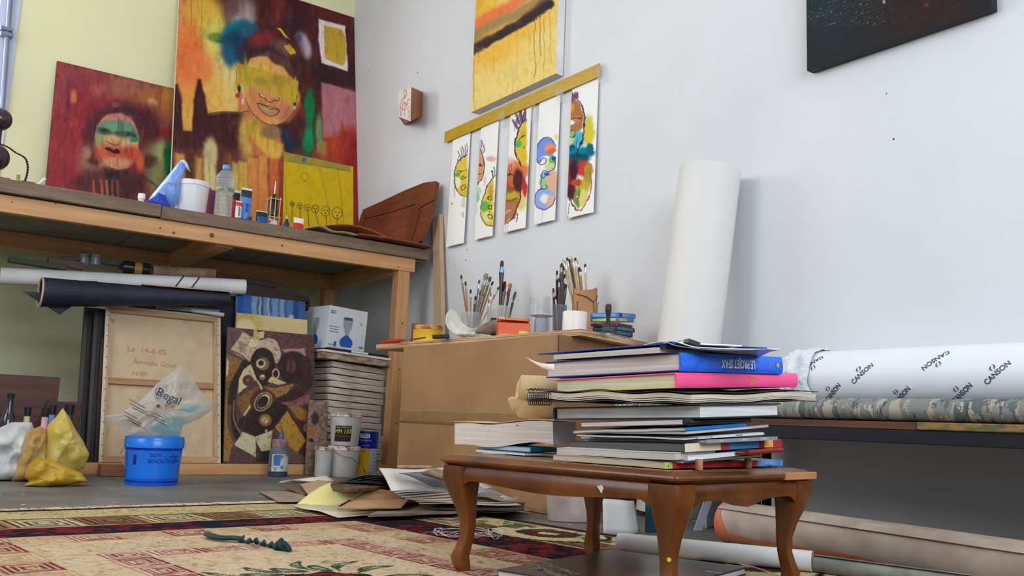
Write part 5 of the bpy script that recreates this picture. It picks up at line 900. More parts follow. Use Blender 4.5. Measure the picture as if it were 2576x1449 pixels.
def dup(root, loc, rot=None, label=None, group=None, mats=None):
    r = root.copy(); COL.objects.link(r); r.location = loc
    if rot is not None: r.rotation_euler = rot
    if label: r['label'] = label
    if group: r['group'] = group
    for ch in list(root.children):
        c_ = ch.copy(); COL.objects.link(c_); c_.parent = r
        for g_ in list(ch.children): d_ = g_.copy(); COL.objects.link(d_); d_.parent = c_
    return r
proto.rotation_euler = (0, math.radians(.4), math.radians(7))
for q in range(1, nB):
    dup(proto, (c0.x+rng.uniform(-.008, .008)-(.004*q if q < 9 else .036-.002*(q-9)), NY+rng.uniform(-.006, .006), q*hB), (0, math.radians(.4+.2*q), math.radians(7+rng.uniform(-1.5, 1.5))),
        ['', 'second', 'third', 'fourth', 'fifth', 'sixth', 'seventh', 'eighth', 'ninth', 'tenth', 'eleventh', 'twelfth', 'thirteenth', 'fourteenth', 'fifteenth', 'sixteenth', 'seventeenth'][q]+' canvas up from the floor in the pale pile beside the workbench leg')
ztop = nB*hB
t = thing('thick_canvas', 'thick paint smeared canvas on top of the pile, wider than those below', 'canvas', (c0.x-.10, NY-.05, ztop)); M_ = T(V(c0.x-.11, NY-.05, ztop+.006)) @ Matrix.Rotation(math.radians(3), 4, 'Y')
part(MB().box(0, .50, 0, .44, 0, .036, M_), 'lower_side', mat('smeared_side', (186, 168, 146), .8, c2=(120, 88, 60), scale=14, stretch=(1, 1, 3)), t, bevel=.003); part(MB().box(-.01, .49, -.012, .45, .0365, .050, M_), 'upper_side', mat('white_side', (224, 220, 214), .8, c2=(190, 180, 166), scale=12), t, bevel=.003)
zt2 = ztop+.058
t = thing('black_tray', 'flat black tray with white print under the glassware box', 'tray', (c0.x+.1, NY, zt2)); M_ = T(V(c0.x-.02, NY-.02, zt2-.004)) @ Matrix.Rotation(math.radians(3), 4, 'Y')
part(MB().box(-.05, .36, -.01, .38, 0, .016, M_), 'tray', mat('black_tray', (36, 34, 36), .4), t, bevel=.003); part(MB().box(.1, .21, -.0115, -.0105, .003, .014, M_), 'print', mat('tray_print', (210, 210, 214), .5), t)
# glassware box
bx0, bx1 = oY(NY, 822, 830), oY(NY, 926, 850); zb = zt2+.012; zt3 = oY(NY, 824, 766).z; L1 = (bx1.x-bx0.x)
M_ = T(V(bx0.x, NY+.0, zb-.001)) @ Matrix.Rotation(math.radians(2.6), 4, 'Y') @ Matrix.Rotation(math.radians(8), 4, 'Z'); Hh = zt3-zb
t = thing('glassware_box', 'white carton printed with a blue based glass, on top of the canvas pile', 'carton', tuple(M_.translation))
part(MB().box(0, L1*1.0, 0, .26, 0, Hh, M_), 'carton', mat('carton_white', (206, 212, 216), .5, c2=(196, 200, 204), scale=3), t, bevel=.002)
blu = mat('print_blue', (40, 84, 180), .4); gry = mat('print_grey', (120, 128, 134), .5); grn = mat('print_green', (70, 130, 110), .5)
def fr_on(u, z, w, h, m, nm, d=.0008): part(MB().box(u*L1-w/2*1, u*L1+w/2, -d-.0006, -.0005, z*Hh-h/2, z*Hh+h/2, M_), nm, m, t)
fr_on(.10, .86, .035, .018, grn, 'printed_panel')
Mf = M_ @ frame(V(L1*.50, -.0009, Hh*.08), V(1, 0, 0), V(0, 0, 1))
def outl(prof): return [(x, y) for x, y in prof]+[(-x, y) for x, y in reversed(prof)]
part(MB().prism(outl([(.035, 0), (.046, .02), (.044, .04), (.02, .062), (.012, .07)]), 0, .0006, Mf), 'printed_lamp_base', blu, t)
part(MB().prism(outl([(.012, .071), (.016, .09), (.03, .12), (.034, .16), (.026, .175)]), 0, .0006, Mf), 'printed_glass', mat('print_pale', (150, 160, 166), .5), t); part(MB().prism(outl([(.03, .16), (.033, .17), (.024, .178)]), .0007, .001, Mf), 'printed_rim', mat('print_dark', (90, 88, 84), .5), t)
for z_, w3 in ((.52, .07), (.46, .055), (.40, .065)): fr_on(.16, z_, w3, .004, gry, 'printed_line')
fr_on(.22, .12, .016, .03, blu, 'printed_badge'); fr_on(.85, .68, .018, .02, mat('print_orange', (206, 170, 110), .5), 'printed_flower'); fr_on(.9, .12, .03, .012, gry, 'printed_line'); fr_on(.12, .1, .04, .004, gry, 'printed_line')
text('GLASS', .012, M_ @ frame(V(L1*.10, -.0016, Hh*.86), V(1, 0, 0), V(0, 0, 1)), mat('w_ink', (235, 240, 240), .5), t)
Ms = M_ @ frame(V(-.0009, .13, Hh*.1), V(0, -1, 0), V(0, 0, 1)); part(MB().prism(outl([(.03, 0), (.038, .02), (.03, .045), (.01, .06)]), 0, .0006, Ms), 'printed_lamp_base', blu, t); part(MB().prism(outl([(.01, .061), (.03, .11), (.026, .16)]), 0, .0006, Ms), 'printed_glass', mat('print_pale', (150, 160, 166), .5), t)
# dirty palette board leaning in front of the pile
pts = [oY(4.80, *p) for p in ((776, 1010), (800, 1004), (819, 1010), (822, 1060), (830, 1118), (800, 1122), (770, 1120), (766, 1060))]
def art_pal(X, Y):
    A = Art(X, Y, (134, 112, 96), warp=3, seed=9)
    for c_, s_, q in (((120, 74, 50), 9, 1), ((190, 172, 156), 7, 2), ((70, 50, 40), 6, 3), ((170, 100, 60), 8, 4), ((200, 186, 176), 5, 6)): A.tint(c_, .35, s_, q, .45, .75)
    A.blob(793, 1052, 9, 16, (60, 52, 54), .3); A.blob(788, 1085, 7, 10, (180, 96, 44), .5); A.blob(784, 1108, 6, 6, (50, 44, 40), .4); A.grain(16, 2, 3); return A
Mx = frame(V(oY(4.79, 772, 1120).x, 4.79, .12), V(1, 0, 0), V(0, .03, 1)); w3 = oY(4.79, 822, 1120).x-oY(4.79, 772, 1120).x; h3 = oY(4.79, 790, 1006).z-.005
Mx = frame(V(oY(4.79, 772, 1120).x, 4.79, .003), V(1, 0, 0), V(0, .03, 1))
panel('palette_board', 'paint crusted board with a dark thumb hole beside the brown mask painting', 'palette', Mx, w3, h3, .012, lambda X, Y: art_pal(X, Y).out(.9), 50, 120, mat('palette_edge', (110, 90, 74), .8), canvas_name='painted_face')
# buckets, can, bottle
def flr(px, pyb): p = oZ(0, px, pyb); return V(p.x, p.y, 0)
bkt = mat('bucket_white', (196, 192, 190), .5, c2=(178, 168, 162), scale=12, bump=.15, bs=40); rimm = mat('bucket_rim', (222, 206, 198), .55, c2=(150, 92, 82), scale=28, lo=.36, hi=.5)
Yk = 4.70; c = V(oY(Yk, 809, 1190).x, Yk-.01, .001); r_ = wid(789, 829, 1150, Yk)/2; cone_pot('paint_bucket', 'small spattered white bucket standing left of the stacked pair', 'bucket', c, r_*.92, r_*1.0, oY(Yk, 809, 1125).z, bkt, rimm, lid=False)
c = V(oY(Yk, 862, 1190).x, Yk+.0, .001); r_ = wid(828, 900, 1150, Yk)/2; h1 = oY(Yk, 862, 1122).z
cone_pot('paint_bucket', 'larger spattered white bucket with a wire handle carrying the labelled one', 'bucket', c, r_*.88, r_*.99, h1, bkt, rimm, lid=True, handle=[(-r_, 0, h1*.88), (-r_*.6, -r_*1.0, h1*.7), (0, -r_*1.25, h1*.62), (r_*.6, -r_*1.0, h1*.42), (r_*1.02, -.02, h1*.5), (r_*1.02, 0, h1*.88)])
r_ = wid(825, 901, 1050, Yk)/2; h2 = oY(Yk, 862, 1040).z-h1-.004
tkb = cone_pot('paint_bucket', 'white bucket with a black, yellow and red label, stacked on another bucket', 'bucket', c+V(0, 0, h1+.003), r_*.82, r_*.97, h2, mat('bucket_white2', (206, 204, 200), .45, c2=(190, 182, 174), scale=12), rimm, lid=False)
def wrapM(c, r0, r1, h): 
    def f(u, z, o=.0012):
        r = r0+(r1-r0)*z/h+o; a = -math.pi/2+u/r; return c+V(r*math.cos(a), r*math.sin(a), z)
    return f
def label_on(c, r0, r1, h, u0, u1, z0, z1, m, par, nm='label', o=.0012, n=10):
    f = wrapM(c, r0, r1, h); b = MB(); g_ = [[f(u0+(u1-u0)*i/n, z0+(z1-z0)*j/3, o) for j in range(4)] for i in range(n+1)]
    return part(b.sheet(g_, .0004), nm, m, par, smooth=True)
cc = c+V(0, 0, h1+.003); R0, R1 = r_*.82, r_*.97
uL, uR = -R1*1.1, -R1*.05-.0
label_on(cc, R0, R1, h2*.9, uL, uR, h2*.13, h2*.62, mat('label_black', (34, 30, 30), .5), tkb)
def wtext(s, size, u, z, cc, R0, R1, h, m, par, o=.0024, flip=False, sx=1):
    f = wrapM(cc, R0, R1, h); sg = -1 if flip else 1
    return text(s, size, I4, m, par, bend=lambda p: f(u+sg*p.x, z+sg*p.y, o+p.z), sx=sx, ext=.0002)
um = (uL+uR)/2
wtext('SMM 1301', h2*.19, um, h2*.44, cc, R0, R1, h2*.9, mat('ink_yellow', (226, 214, 50), .5), tkb, sx=.8); wtext('WHITE WOOD GLUE', h2*.06, um, h2*.29, cc, R0, R1, h2*.9, mat('ink_red', (206, 70, 50), .5), tkb); wtext('Super Adhesive', h2*.075, um, h2*.57, cc, R0, R1, h2*.9, mat('ink_grey', (180, 180, 176), .5), tkb)
Yc = 4.80; c = V(oY(Yc, 918, 1180).x, Yc, .001); r_ = wid(893, 944, 1100, Yc)/2; h = oY(Yc, 918, 1083).z
t = thing('metal_can', 'tall blue, white and yellow metal can with a tread plate pattern beside the stacked buckets', 'can', tuple(c))
part(MB().lathe([(r_*.98, 0), (r_, .003), (r_, h-.004)], T(c), 40), 'can_body', mat('can_tin', (206, 208, 214), .35, metal=.1), t, smooth=True); part(MB().lathe([(r_+.001, h-.005), (r_+.002, h-.002), (r_+.001, h), (r_*.9, h), (r_*.88, h-.004), (.001, h-.004)], T(c), 40), 'lid', mat('can_lid', (150, 150, 152), .3, metal=.9), t, smooth=True)
label_on(c, r_, r_, h, -r_*1.57, r_*1.57, h*.60, h*.975, mat('can_blue', (16, 24, 150), .3), t, 'blue_band', .0008, 20); label_on(c, r_, r_, h, -r_*1.57, -r_*.15, .004, h*.595, mat('can_yellow', (232, 176, 24), .3), t, 'yellow_panel', .0008, 12)
f = wrapM(c, r_, r_, h); b = MB(); pl_ = [(-r_*1.5, .01), (-r_*.5, .01), (-r_*.4, h*.10), (-r_*.6, h*.18), (-r_*.95, h*.25), (-r_*1.2, h*.32), (-r_*1.5, h*.36)]; b.add([f(u, z, .0014) for u, z in pl_], [tuple(range(len(pl_)))]); part(b, 'brown_patch', mat('can_brown', (130, 60, 30), .4), t)
label_on(c, r_, r_, h, -r_*1.1, -r_*.2, h*.83, h*.93, mat('can_badge', (225, 228, 235), .4), t, 'badge', .0014); wtext('SMG', h*.085, -r_*.66, h*.88, c, r_, r_, h, mat('ink_navy', (20, 24, 110), .4), t, .0022)
wtext('TERPENOL', h*.06, -r_*.55, h*.775, c, r_, r_, h, mat('ink_cyan', (150, 200, 236), .4), t, .002); wtext('simplicité', h*.05, -r_*.5, h*.67, c, r_, r_, h, mat('ink_pale', (170, 180, 230), .4), t, .002); wtext('TEA', h*.08, -r_*.75, h*.53, c, r_, r_, h, mat('ink_brown', (110, 50, 20), .4), t, .002)
b = MB()
for i in range(3):
    for j in range(7):
        u = r_*(.0+.42*i+(.2 if j % 2 else 0)); z = .012+j*h*.082; b.tube([f(u, z+.008, .001), f(u+.008, z, .0012)], .0014, 4)
o = part(b, 'tread_pattern', mat('tread', (84, 88, 96), .4), t); o['kind'] = 'stuff'
Yn = 4.70; c = V(oY(Yn, 698, 1190).x, Yn, .001); r_ = wid(675, 721, 1150, Yn)/2; h = oY(Yn, 698, 1105).z; ht = oY(Yn, 703, 1080).z
t = thing('glue_bottle', 'paint stained grey bottle with a pointed nozzle and torn label before the mask painting', 'bottle', tuple(c))
part(MB().lathe([(r_*.95, 0), (r_, .004), (r_, h*.62), (r_*.85, h*.74), (r_*.72, h*.8)], T(c), 32), 'bottle', mat('stained_grey', (116, 122, 132), .5, c2=(84, 90, 104), scale=14), t, smooth=True); part(MB().lathe([(r_*.78, h*.79), (r_*.8, h*.97), (r_*.7, h)], T(c), 28), 'collar', mat('collar_grey', (150, 140, 140), .5, c2=(150, 90, 90), scale=30), t, smooth=True)
part(MB().lathe([(r_*.3, h), (r_*.26, h+.02), (r_*.1, ht)], T(c+V(.006, 0, 0)), 14), 'nozzle', mat('nozzle_blue', (70, 90, 140), .4), t, smooth=True); label_on(c, r_, r_, h, -r_*1.1, r_*.9, h*.14, h*.60, mat('torn_label', (196, 200, 190), .7, c2=(110, 120, 110), scale=40, lo=.38, hi=.46), t); label_on(c, r_, r_, h, -r_*.9, -r_*.2, h*.30, h*.58, mat('label_blue_patch', (60, 110, 180), .5), t, 'label_patch', .002)
label_on(c, r_+.0002, r_+.0002, h, -r_*1.57, r_*1.57, .002, h*.13, mat('bottle_foot_stain', (50, 62, 84), .5), t, 'foot_stain')
# blue bucket with the clear bag
c = flr(386, 1222); c.y += .09; c.x += .06; Yq = c.y; r1 = wid(315, 462, 1110, Yq-.0)/2; hb = oY(Yq, 388, 1098).z; c.x = (oY(Yq, 315, 1110).x+oY(Yq, 462, 1110).x)/2
bl = mat('bucket_blue', (0, 104, 226), .28, c2=(0, 92, 214), scale=5, spec=.6); bl2 = mat('bucket_lid_blue', (8, 122, 236), .25, spec=.6); bl3 = mat('bucket_dark_blue', (0, 40, 170), .4)
r0 = r1*.87; c.z = .001
t = thing('blue_bucket', 'bright blue round bucket with printed side standing on the grey floor', 'bucket', tuple(c))
part(MB().lathe([(r0*.985, 0), (r0, .005), (r1*.95, hb*.8)], T(c), 56), 'bucket_body', bl, t, smooth=True)
part(MB().lathe([(r1*.96, hb*.755), (r1*1.0, hb*.77), (r1*1.0, hb*.93), (r1*.985, hb*.945), (r1*.985, hb*.985), (r1*.95, hb), (r1*.93, hb*.98)], T(c), 56), 'lid', bl2, t, smooth=True)
for zz_, rr in ((.725, .948), (.06, .885)): part(MB().lathe([(r1*rr, hb*zz_), (r1*(rr+.006), hb*(zz_+.005)), (r1*(rr+.006), hb*(zz_+.03)), (r1*rr, hb*(zz_+.035))], T(c), 56, caps=False), 'rib', bl3, t, smooth=True)
label_on(c, r0, r1*.95, hb*.8, -r1*1.25, r1*1.35, hb*.14, hb*.70, mat('bucket_label', (20, 118, 232), .25, spec=.6), t, 'label', .0008, 24)
nav = mat('ink_blue_dark', (10, 34, 130), .5)
wtext('BENOLITH203V', hb*.12, r1*.16, hb*.50, c, r0, r1*.95, hb*.8, nav, t, .002, sx=.85); wtext('203V  ﺖﻴﻟﻮﺳ', hb*.115, r1*.16, hb*.62, c, r0, r1*.95, hb*.8, nav, t, .002)
label_on(c, r0, r1*.95, hb*.8, -r1*.95, -r1*.82, hb*.42, hb*.62, nav, t, 'printed_mark', .0016, 3); label_on(c, r1*.985, r1*.985, hb, r1*1.18, r1*1.42, hb*.72, hb*.90, bl2, t, 'handle_boss', .008, 3)
part(MB().tube(spl3([c+V(-r1, 0, hb*.82), c+V(-r1*1.12, -.02, hb*.68), c+V(-r1*1.17, -.03, hb*.62), c+V(-r1*1.05, -.06, hb*.40), c+V(-r1*.93, -.07, hb*.30)]), .0016, 6), 'wire_handle', mat('wire', (120, 120, 122), .35, metal=.8), t, smooth=True)
pts = [oY(Yq-.02, *p) for p in ((262, 1046), (300, 1040), (350, 1010), (395, 965), (455, 919), (478, 942), (505, 985), (540, 1028), (500, 1055), (460, 1070), (452, 1098), (400, 1100), (345, 1100), (316, 1096), (290, 1070))]
t2 = thing('clear_bag', 'crumpled clear printed plastic bag propped in the blue bucket', 'bag', tuple(V(c.x, Yq, hb))); mb = puff(pts, .028, .5, 9, 4, steps=4)
def art_bag(X, Y):
    A = Art(X, Y, (196, 190, 178), warp=2, seed=5); A.blob(430, 1080, 38, 30, (30, 150, 168), .6, a=.75); A.blob(480, 1028, 26, 9, (20, 160, 176), .5, -8, .7); A.blob(395, 1075, 20, 10, (60, 150, 150), .6, a=.6); A.blob(340, 1060, 30, 14, (150, 138, 116), .7, a=.6)
    dk = (74, 78, 84)
    for i in range(9): A.line([(306+i*9, 1062-i*9), (345+i*9, 1092-i*9)], 2.0, (96, 90, 76), .8, .55, False)
    A.tint((235, 230, 224), .5, 9, 3, .55, .7); return A
X_, Y_ = proj(np.array(mb.v)); mb.c = art_bag(X_, Y_).out(1.0)
mbag = vmat('printed_film', .25, .6, .3, 30); mbag.node_tree.nodes['Principled BSDF'].inputs['Alpha'].default_value = .52
part(mb, 'bag', mbag, t2, smooth=2)
dkg = mat('ink_slate', (60, 70, 96), .5)
def bt(s, px, py, hp, ang, m, sx=1):
    p = oY(Yq-.062, px, py); q = oY(Yq-.062, px+math.cos(ang)*50, py+math.sin(ang)*50); sc = (oY(Yq-.062, px, py-hp/2)-oY(Yq-.062, px, py+hp/2)).length; x = (q-p).normalized(); text(s, sc*1.4, frame(p, x, V(0, 0, 1)), m, t2, sx=sx)
bt('Regal', 425, 998, 22, .42, dkg); bt('ALIPE', 428, 1022, 8, .3, mat('ink_red2', (170, 80, 70), .5)); part(MB().tube([oY(Yq-.063, 401+10*math.cos(a), 985+9*math.sin(a)) for a in np.linspace(0, 6.28, 20)], .0016, 5), 'printed_ring', mat('ink_blue_ring', (50, 70, 140), .5), t2); bt('●', 398, 1022, 8, 0, dkg)
for i, (x, y, l) in enumerate([(345, 1012, 40), (348, 1022, 46), (354, 1031, 44), (330, 1042, 40), (336, 1052, 46), (344, 1062, 44), (352, 1070, 40), (395, 1040, 30), (400, 1050, 34), (405, 1060, 34)]):
    a = oY(Yq-.05, x-l/2, y-l*.2+ (i % 3)); b2 = oY(Yq-.05, x+l/2, y+l*.35); part(MB().tube([a, b2], .0014, 4), 'printed_line', mat('ink_olive', (110, 104, 88), .6), t2)
# small reddish plank against the foot rail
a = oY(4.72, 250, 1200); b2 = oY(4.72, 318, 1200); single(MB().box(0, b2.x-a.x, 0, .09, 0, .055, T(V(a.x, 4.69, .001))), 'reddish_block', wood('reddish_block', (160, 112, 76), (136, 88, 60), 0, 3), 'reddish wooden block lying against the bench foot rail left of the blue bucket', 'block', bevel=.003)
# ---- left : bags and bottles
brn = wood('left_panel', (92, 56, 44), (70, 42, 36), 0, 3)
a, b2 = oY(4.90, -40, 1170), oY(4.90, 127, 1170); single(MB().box(a.x, b2.x, 4.90, 4.92, .002, oY(4.90, 60, 944).z), 'brown_board', brn, 'reddish brown board standing behind the bottles at far left', 'board', bevel=.003)
a, b2 = oY(4.87, 100, 1170), oY(4.87, 187, 1170); single(MB().box(a.x, b2.x, 4.86, 4.88, .002, oY(4.87, 150, 1010).z), 'low_board', wood('low_board', (84, 50, 40), (60, 38, 32), 0, 3), 'lower dark brown board behind the yellow bag', 'board', bevel=.003)
def btl(name, label, px, yb, yt, wpx, Y, m, capm, neck=.35, capf=.15, lab=None):
    x = oY(Y, px, yt).x; h = oY(Y, px, yt).z; r = wid(px-wpx/2, px+wpx/2, 1100, Y)/2; c = V(x, Y, .001)
    t = thing(name, label, 'bottle', tuple(c), None); hb_ = h*(1-capf)
    part(MB().lathe([(r*.93, 0), (r, .005), (r, hb_*.62), (r*.8, hb_*.74), (r*neck, hb_*.84), (r*neck, hb_)], T(c), 28), 'bottle', m, t, smooth=True); part(MB().lathe([(r*neck*1.15, hb_-.004), (r*neck*1.18, h-.003), (r*neck, h)], T(c), 20), 'cap', capm, t, smooth=True)
    if lab: part(MB().lathe([(r+.0006, hb_*.15), (r+.0006, hb_*.55)], T(c), 28, caps=False), 'label', lab, t, smooth=True)
blkc = mat('black_cap', (30, 30, 34), .35)
btl('dark_bottle', 'tall dark glass bottle with a black neck at far left', 28, 1170, 990, 44, 4.62, mat('dark_glass', (28, 30, 44), .12, spec=.8), blkc, .4, .04, mat('label_navy', (40, 60, 110), .4))
btl('paint_bottle', 'pale yellow bottle with a black cap between the dark bottle and the pink one', 71, 1170, 1024, 38, 4.66, mat('pale_yellow_bottle', (222, 220, 140), .4), blkc, .42, .12)
btl('paint_bottle', 'pink bottle with a black cap behind the yellow bags', 116, 1170, 1026, 40, 4.62, mat('pink_bottle', (226, 176, 176), .4), blkc, .42, .12, mat('label_red', (150, 40, 36), .5))
btl('paint_bottle', 'small light blue necked bottle with a black cap beside the pink bottle', 134, 1170, 1020, 32, 4.72, mat('light_blue_bottle', (110, 150, 190), .4), blkc, .5, .12)
btl('paint_bottle', 'bottle with a yellow neck and a black cap right of the others', 177, 1170, 1018, 44, 4.68, mat('navy_bottle2', (44, 54, 84), .35), blkc, .5, .12, mat('label_yellow', (214, 200, 70), .5))
def floorbag(name, label, pts, Y, depth, m, seed, amp=.3, rings=8):
    P = outY(Y, pts); mb = puff(P, depth, amp, rings, seed, back=1.); mb.v = [(x, y, max(z, .0015)) for x, y, z in mb.v]
    t = thing(name, label, 'bag', tuple(V(sum(p.x for p in P)/len(P), Y, 0))); part(mb, 'bag', m, t, smooth=2); return t
ybag = mat('ochre_bag', (204, 164, 48), .35, c2=(176, 136, 32), scale=9, spec=.5, bump=.4, bs=22); ybt = mat('yellow_film', (216, 196, 112), .3, c2=(214, 178, 66), scale=8, spec=.5, bump=.4, bs=20, alpha=.86); tanb = mat('tan_bag', (196, 160, 92), .35, c2=(170, 130, 66), scale=9, bump=.4, bs=20, spec=.5)
floorbag('plastic_bag', 'white plastic bag bulging at the far left edge of the floor', [(-40, 1215), (-40, 1110), (-10, 1080), (30, 1062), (80, 1062), (88, 1085), (74, 1110), (66, 1160), (60, 1195), (30, 1215)], 4.48, .09, mat('white_bag', (214, 214, 210), .4, c2=(190, 190, 188), scale=14, bump=.4, bs=24), 2)
floorbag('plastic_bag', 'tan yellow translucent bag standing between the white bag and the peaked yellow one', [(28, 1213), (36, 1180), (50, 1120), (70, 1085), (100, 1072), (118, 1082), (122, 1120), (118, 1170), (110, 1215)], 4.42, .08, tanb, 5)
floorbag('plastic_bag', 'peaked pale yellow translucent bag rising to a point', [(112, 1200), (117, 1120), (120, 1070), (140, 1050), (158, 1026), (175, 1050), (190, 1080), (210, 1110), (224, 1145), (212, 1178), (180, 1195)], 4.38, .07, ybt, 7)
floorbag('plastic_bag', 'crumpled ochre yellow bag lying flat in front of the peaked bag', [(60, 1222), (75, 1212), (62, 1200), (72, 1170), (95, 1152), (130, 1155), (170, 1175), (205, 1190), (220, 1210), (190, 1217), (140, 1224), (100, 1228)], 4.16, .075, ybag, 11)
# ================================================================ DESK against the right wall
DZ = .695; DT = .026
dn, dl, dr = oZ(DZ, 1462, 827), oZ(DZ, 946, 867), oZ(DZ, 1609, 857)
dw = dr+(dr-dn)*((XR-.004-dr.x)/(dr.x-dn.x)); dn2 = V(dn.x, dn.y, 0)
desk = thing('plywood_desk', 'plywood topped desk with a brown board body, taped across the front, by the white wall', 'desk', (2.4, 3.3, 0))
top = [(dn.x, dn.y), (dw.x, dw.y), (XR-.004, dl.y+.02), (dl.x, dl.y)]
ply = mat('plywood_face', (202, 160, 112), .5, c2=(184, 138, 92), scale=6, stretch=(1, 5, 5))
def plyedge():
    m = mat('plywood_edge', (206, 168, 122), .6, scale=8); nt = m.node_tree; N = nt.nodes; L = nt.links; B = N['Principled BSDF']
    tc = N.new('ShaderNodeTexCoord'); mp = N.new('ShaderNodeMapping'); mp.inputs['Scale'].default_value = (1.5, 1.5, 260); L.new(tc.outputs['Object'], mp.inputs[0]); nz = N.new('ShaderNodeTexNoise'); nz.inputs['Scale'].default_value = 1.2; nz.inputs['Detail'].default_value = 1; L.new(mp.outputs[0], nz.inputs['Vector'])
    cr = N.new('ShaderNodeValToRGB'); cr.color_ramp.elements[0].position = .42; cr.color_ramp.elements[1].position = .56; cr.color_ramp.elements[0].color = (*lin((150, 104, 66)), 1); cr.color_ramp.elements[1].color = (*lin((222, 184, 138)), 1); L.new(nz.outputs['Fac'], cr.inputs[0]); L.new(cr.outputs[0], B.inputs['Base Color']); return m
part(MB().prism(top, DZ-DT, DZ), 'desk_top', plyedge(), desk, bevel=.0015)
bn = oZ(0, 1385, 1297); bl0 = oX(bn.x, 1003, 1192); bx0, by0 = bn.x, bn.y
by1 = min(dl.y-.12, oX(bn.x, 1008, 1000).y); dd = (dw-dn).normalized(); XRR = XR-.03
def rp(x): return by0+(x-bx0)*dd.y/dd.x
mdf = mat('brown_fibreboard', (168, 130, 88), .7, c2=(152, 114, 76), scale=3, bump=.1, bs=60)
part(MB().prism([(bx0, by0), (bx0+.012, by0+.002), (bx0+.012, by1), (bx0, by1)], .002, DZ-DT-.001), 'front_board', mdf, desk, bevel=.002)
part(MB().prism([(bx0+.014, by0-.006), (XRR, rp(XRR)-.006), (XRR, rp(XRR)+.008), (bx0+.014, by0+.008)], .002, DZ-DT-.001), 'side_board', mat('brown_fibreboard_b', (150, 108, 72), .7, c2=(136, 96, 62), scale=3), desk, bevel=.002)
part(MB().box(bx0+.014, XRR, by1-.014, by1, .002, DZ-DT-.001), 'far_side_board', mdf, desk, bevel=.002)
zt_ = oX(bx0, 1200, 1040).z; zt2_ = oX(bx0, 1100, 1024).z
tp = mat('brown_tape', (150, 116, 78), .3, c2=(136, 104, 70), scale=12, spec=.5)
part(MB().box(bx0-.0012, bx0-.0002, by0+.0, by1, zt_-.042, zt_+.002), 'tape_strip', tp, desk); part(MB().box(bx0-.0022, bx0-.0013, by0+.25, by1, zt_-.052, zt_-.044), 'tape_edge', mat('tape_edge', (120, 92, 56), .4), desk)
part(MB().box(bx0-.0012, bx0-.0002, by0+.006, by0+.05, .01, DZ-DT-.01), 'corner_tape', mat('corner_tape', (166, 128, 88), .35, spec=.5), desk)
part(MB().box(bx0-.0035, bx0-.0023, by0+.3, by0+.46, .20, .208), 'scratch', mat('scratch', (196, 180, 150), .6), desk)
Zd = DZ+.001
def dpos(px, pyb): p = oZ(Zd, px, pyb); return V(p.x, p.y, Zd)
# place by chosen distance along the sight line; y derived from x ratio
def dat(px, X, Y=None):
    """desk point seen at image column px for wall-distance X"""
    p = oX(X, px, 800); return V(X, p.y, Zd)
def up_(px, py, c):  # height of a sight line above desk at the horizontal distance of c
    d = ray(px, py); t = (c.x*_F[0]+c.y*_F[1])/(d[0]*_F[0]+d[1]*_F[1]); return CH+d[2]*t-Zd
def wpx(px, c): d = (V(*[float(q) for q in (c.x, c.y, c.z-CH)])).dot(Vector(_F.tolist())); return px*d/FPX
def lookM(c, px=0): # frame facing the viewer
    f = Vector((-_F[0], -_F[1], 0)).normalized(); x = Vector((_r[0], _r[1], 0)); return frame(c, x, V(0, 0, 1)) # x right, y up, z to viewer
# containers
def cup(name, label, cat, c, r0, r1, h, m, th=.002, lbl=None):
    t = thing(name, label, cat, tuple(c)); part(MB().lathe([(r0*.96, 0), (r0, .003), (r1, h), (r1-th, h), (r0-th, .006)], T(c), 32), 'body', m, t, smooth=True); return t
def top_of(px, py, c): return up_(px, py, c)
_bm = {}
def brush(c0, px1, py1, kind, label, group, tilt_d=0, c_end=None):
    """brush standing from c0, its tip seen at (px1,py1); handle down"""
    d = ray(px1, py1); q = c0+V(0, tilt_d, 0); t = (q.x*_F[0]+q.y*_F[1])/(d[0]*_F[0]+d[1]*_F[1]); tip = V(d[0]*t, d[1]*t, CH+d[2]*t)
    hc, fc, bc, rh, rf, rb, bl_, fl, flat = BK[kind]; rh *= 1.35; rf *= 1.35; rb *= 1.5; L_ = (tip-c0).length; dr_ = (tip-c0).normalized(); t_ = thing('paint_brush', label, 'brush', tuple(c0), group); hL = L_-bl_-fl
    P = lambda s_: c0+dr_*s_
    part(MB().tube([P(.0), P(.012), P(hL*.55), P(hL*.85), P(hL)], [rh*.5, rh*.7, rh, rh*1.15, rf], 8), 'handle', mat(f'handle{hc}', hc, .3, var=.2, scale=30), t_, smooth=True)
    part(MB().tube([P(hL), P(hL+fl)], [rf, rf*1.05], 8, flat=[(1, 1, 0), (1, flat, 0)]), 'ferrule', mat(f'ferrule{fc}', fc, .25, var=.1, metal=.4), t_, smooth=True)
    part(MB().tube([P(hL+fl), P(hL+fl+bl_*.45), P(hL+fl+bl_*.85), P(L_)], [rf*1.02, rb, rb*.75, rb*.15 if flat == 1 else rb*.6], 8, flat=[(1, flat, 0)]*4), 'bristles', mat(f'bristle{bc}', bc, .7, var=.3, scale=60), t_, smooth=True); return t_
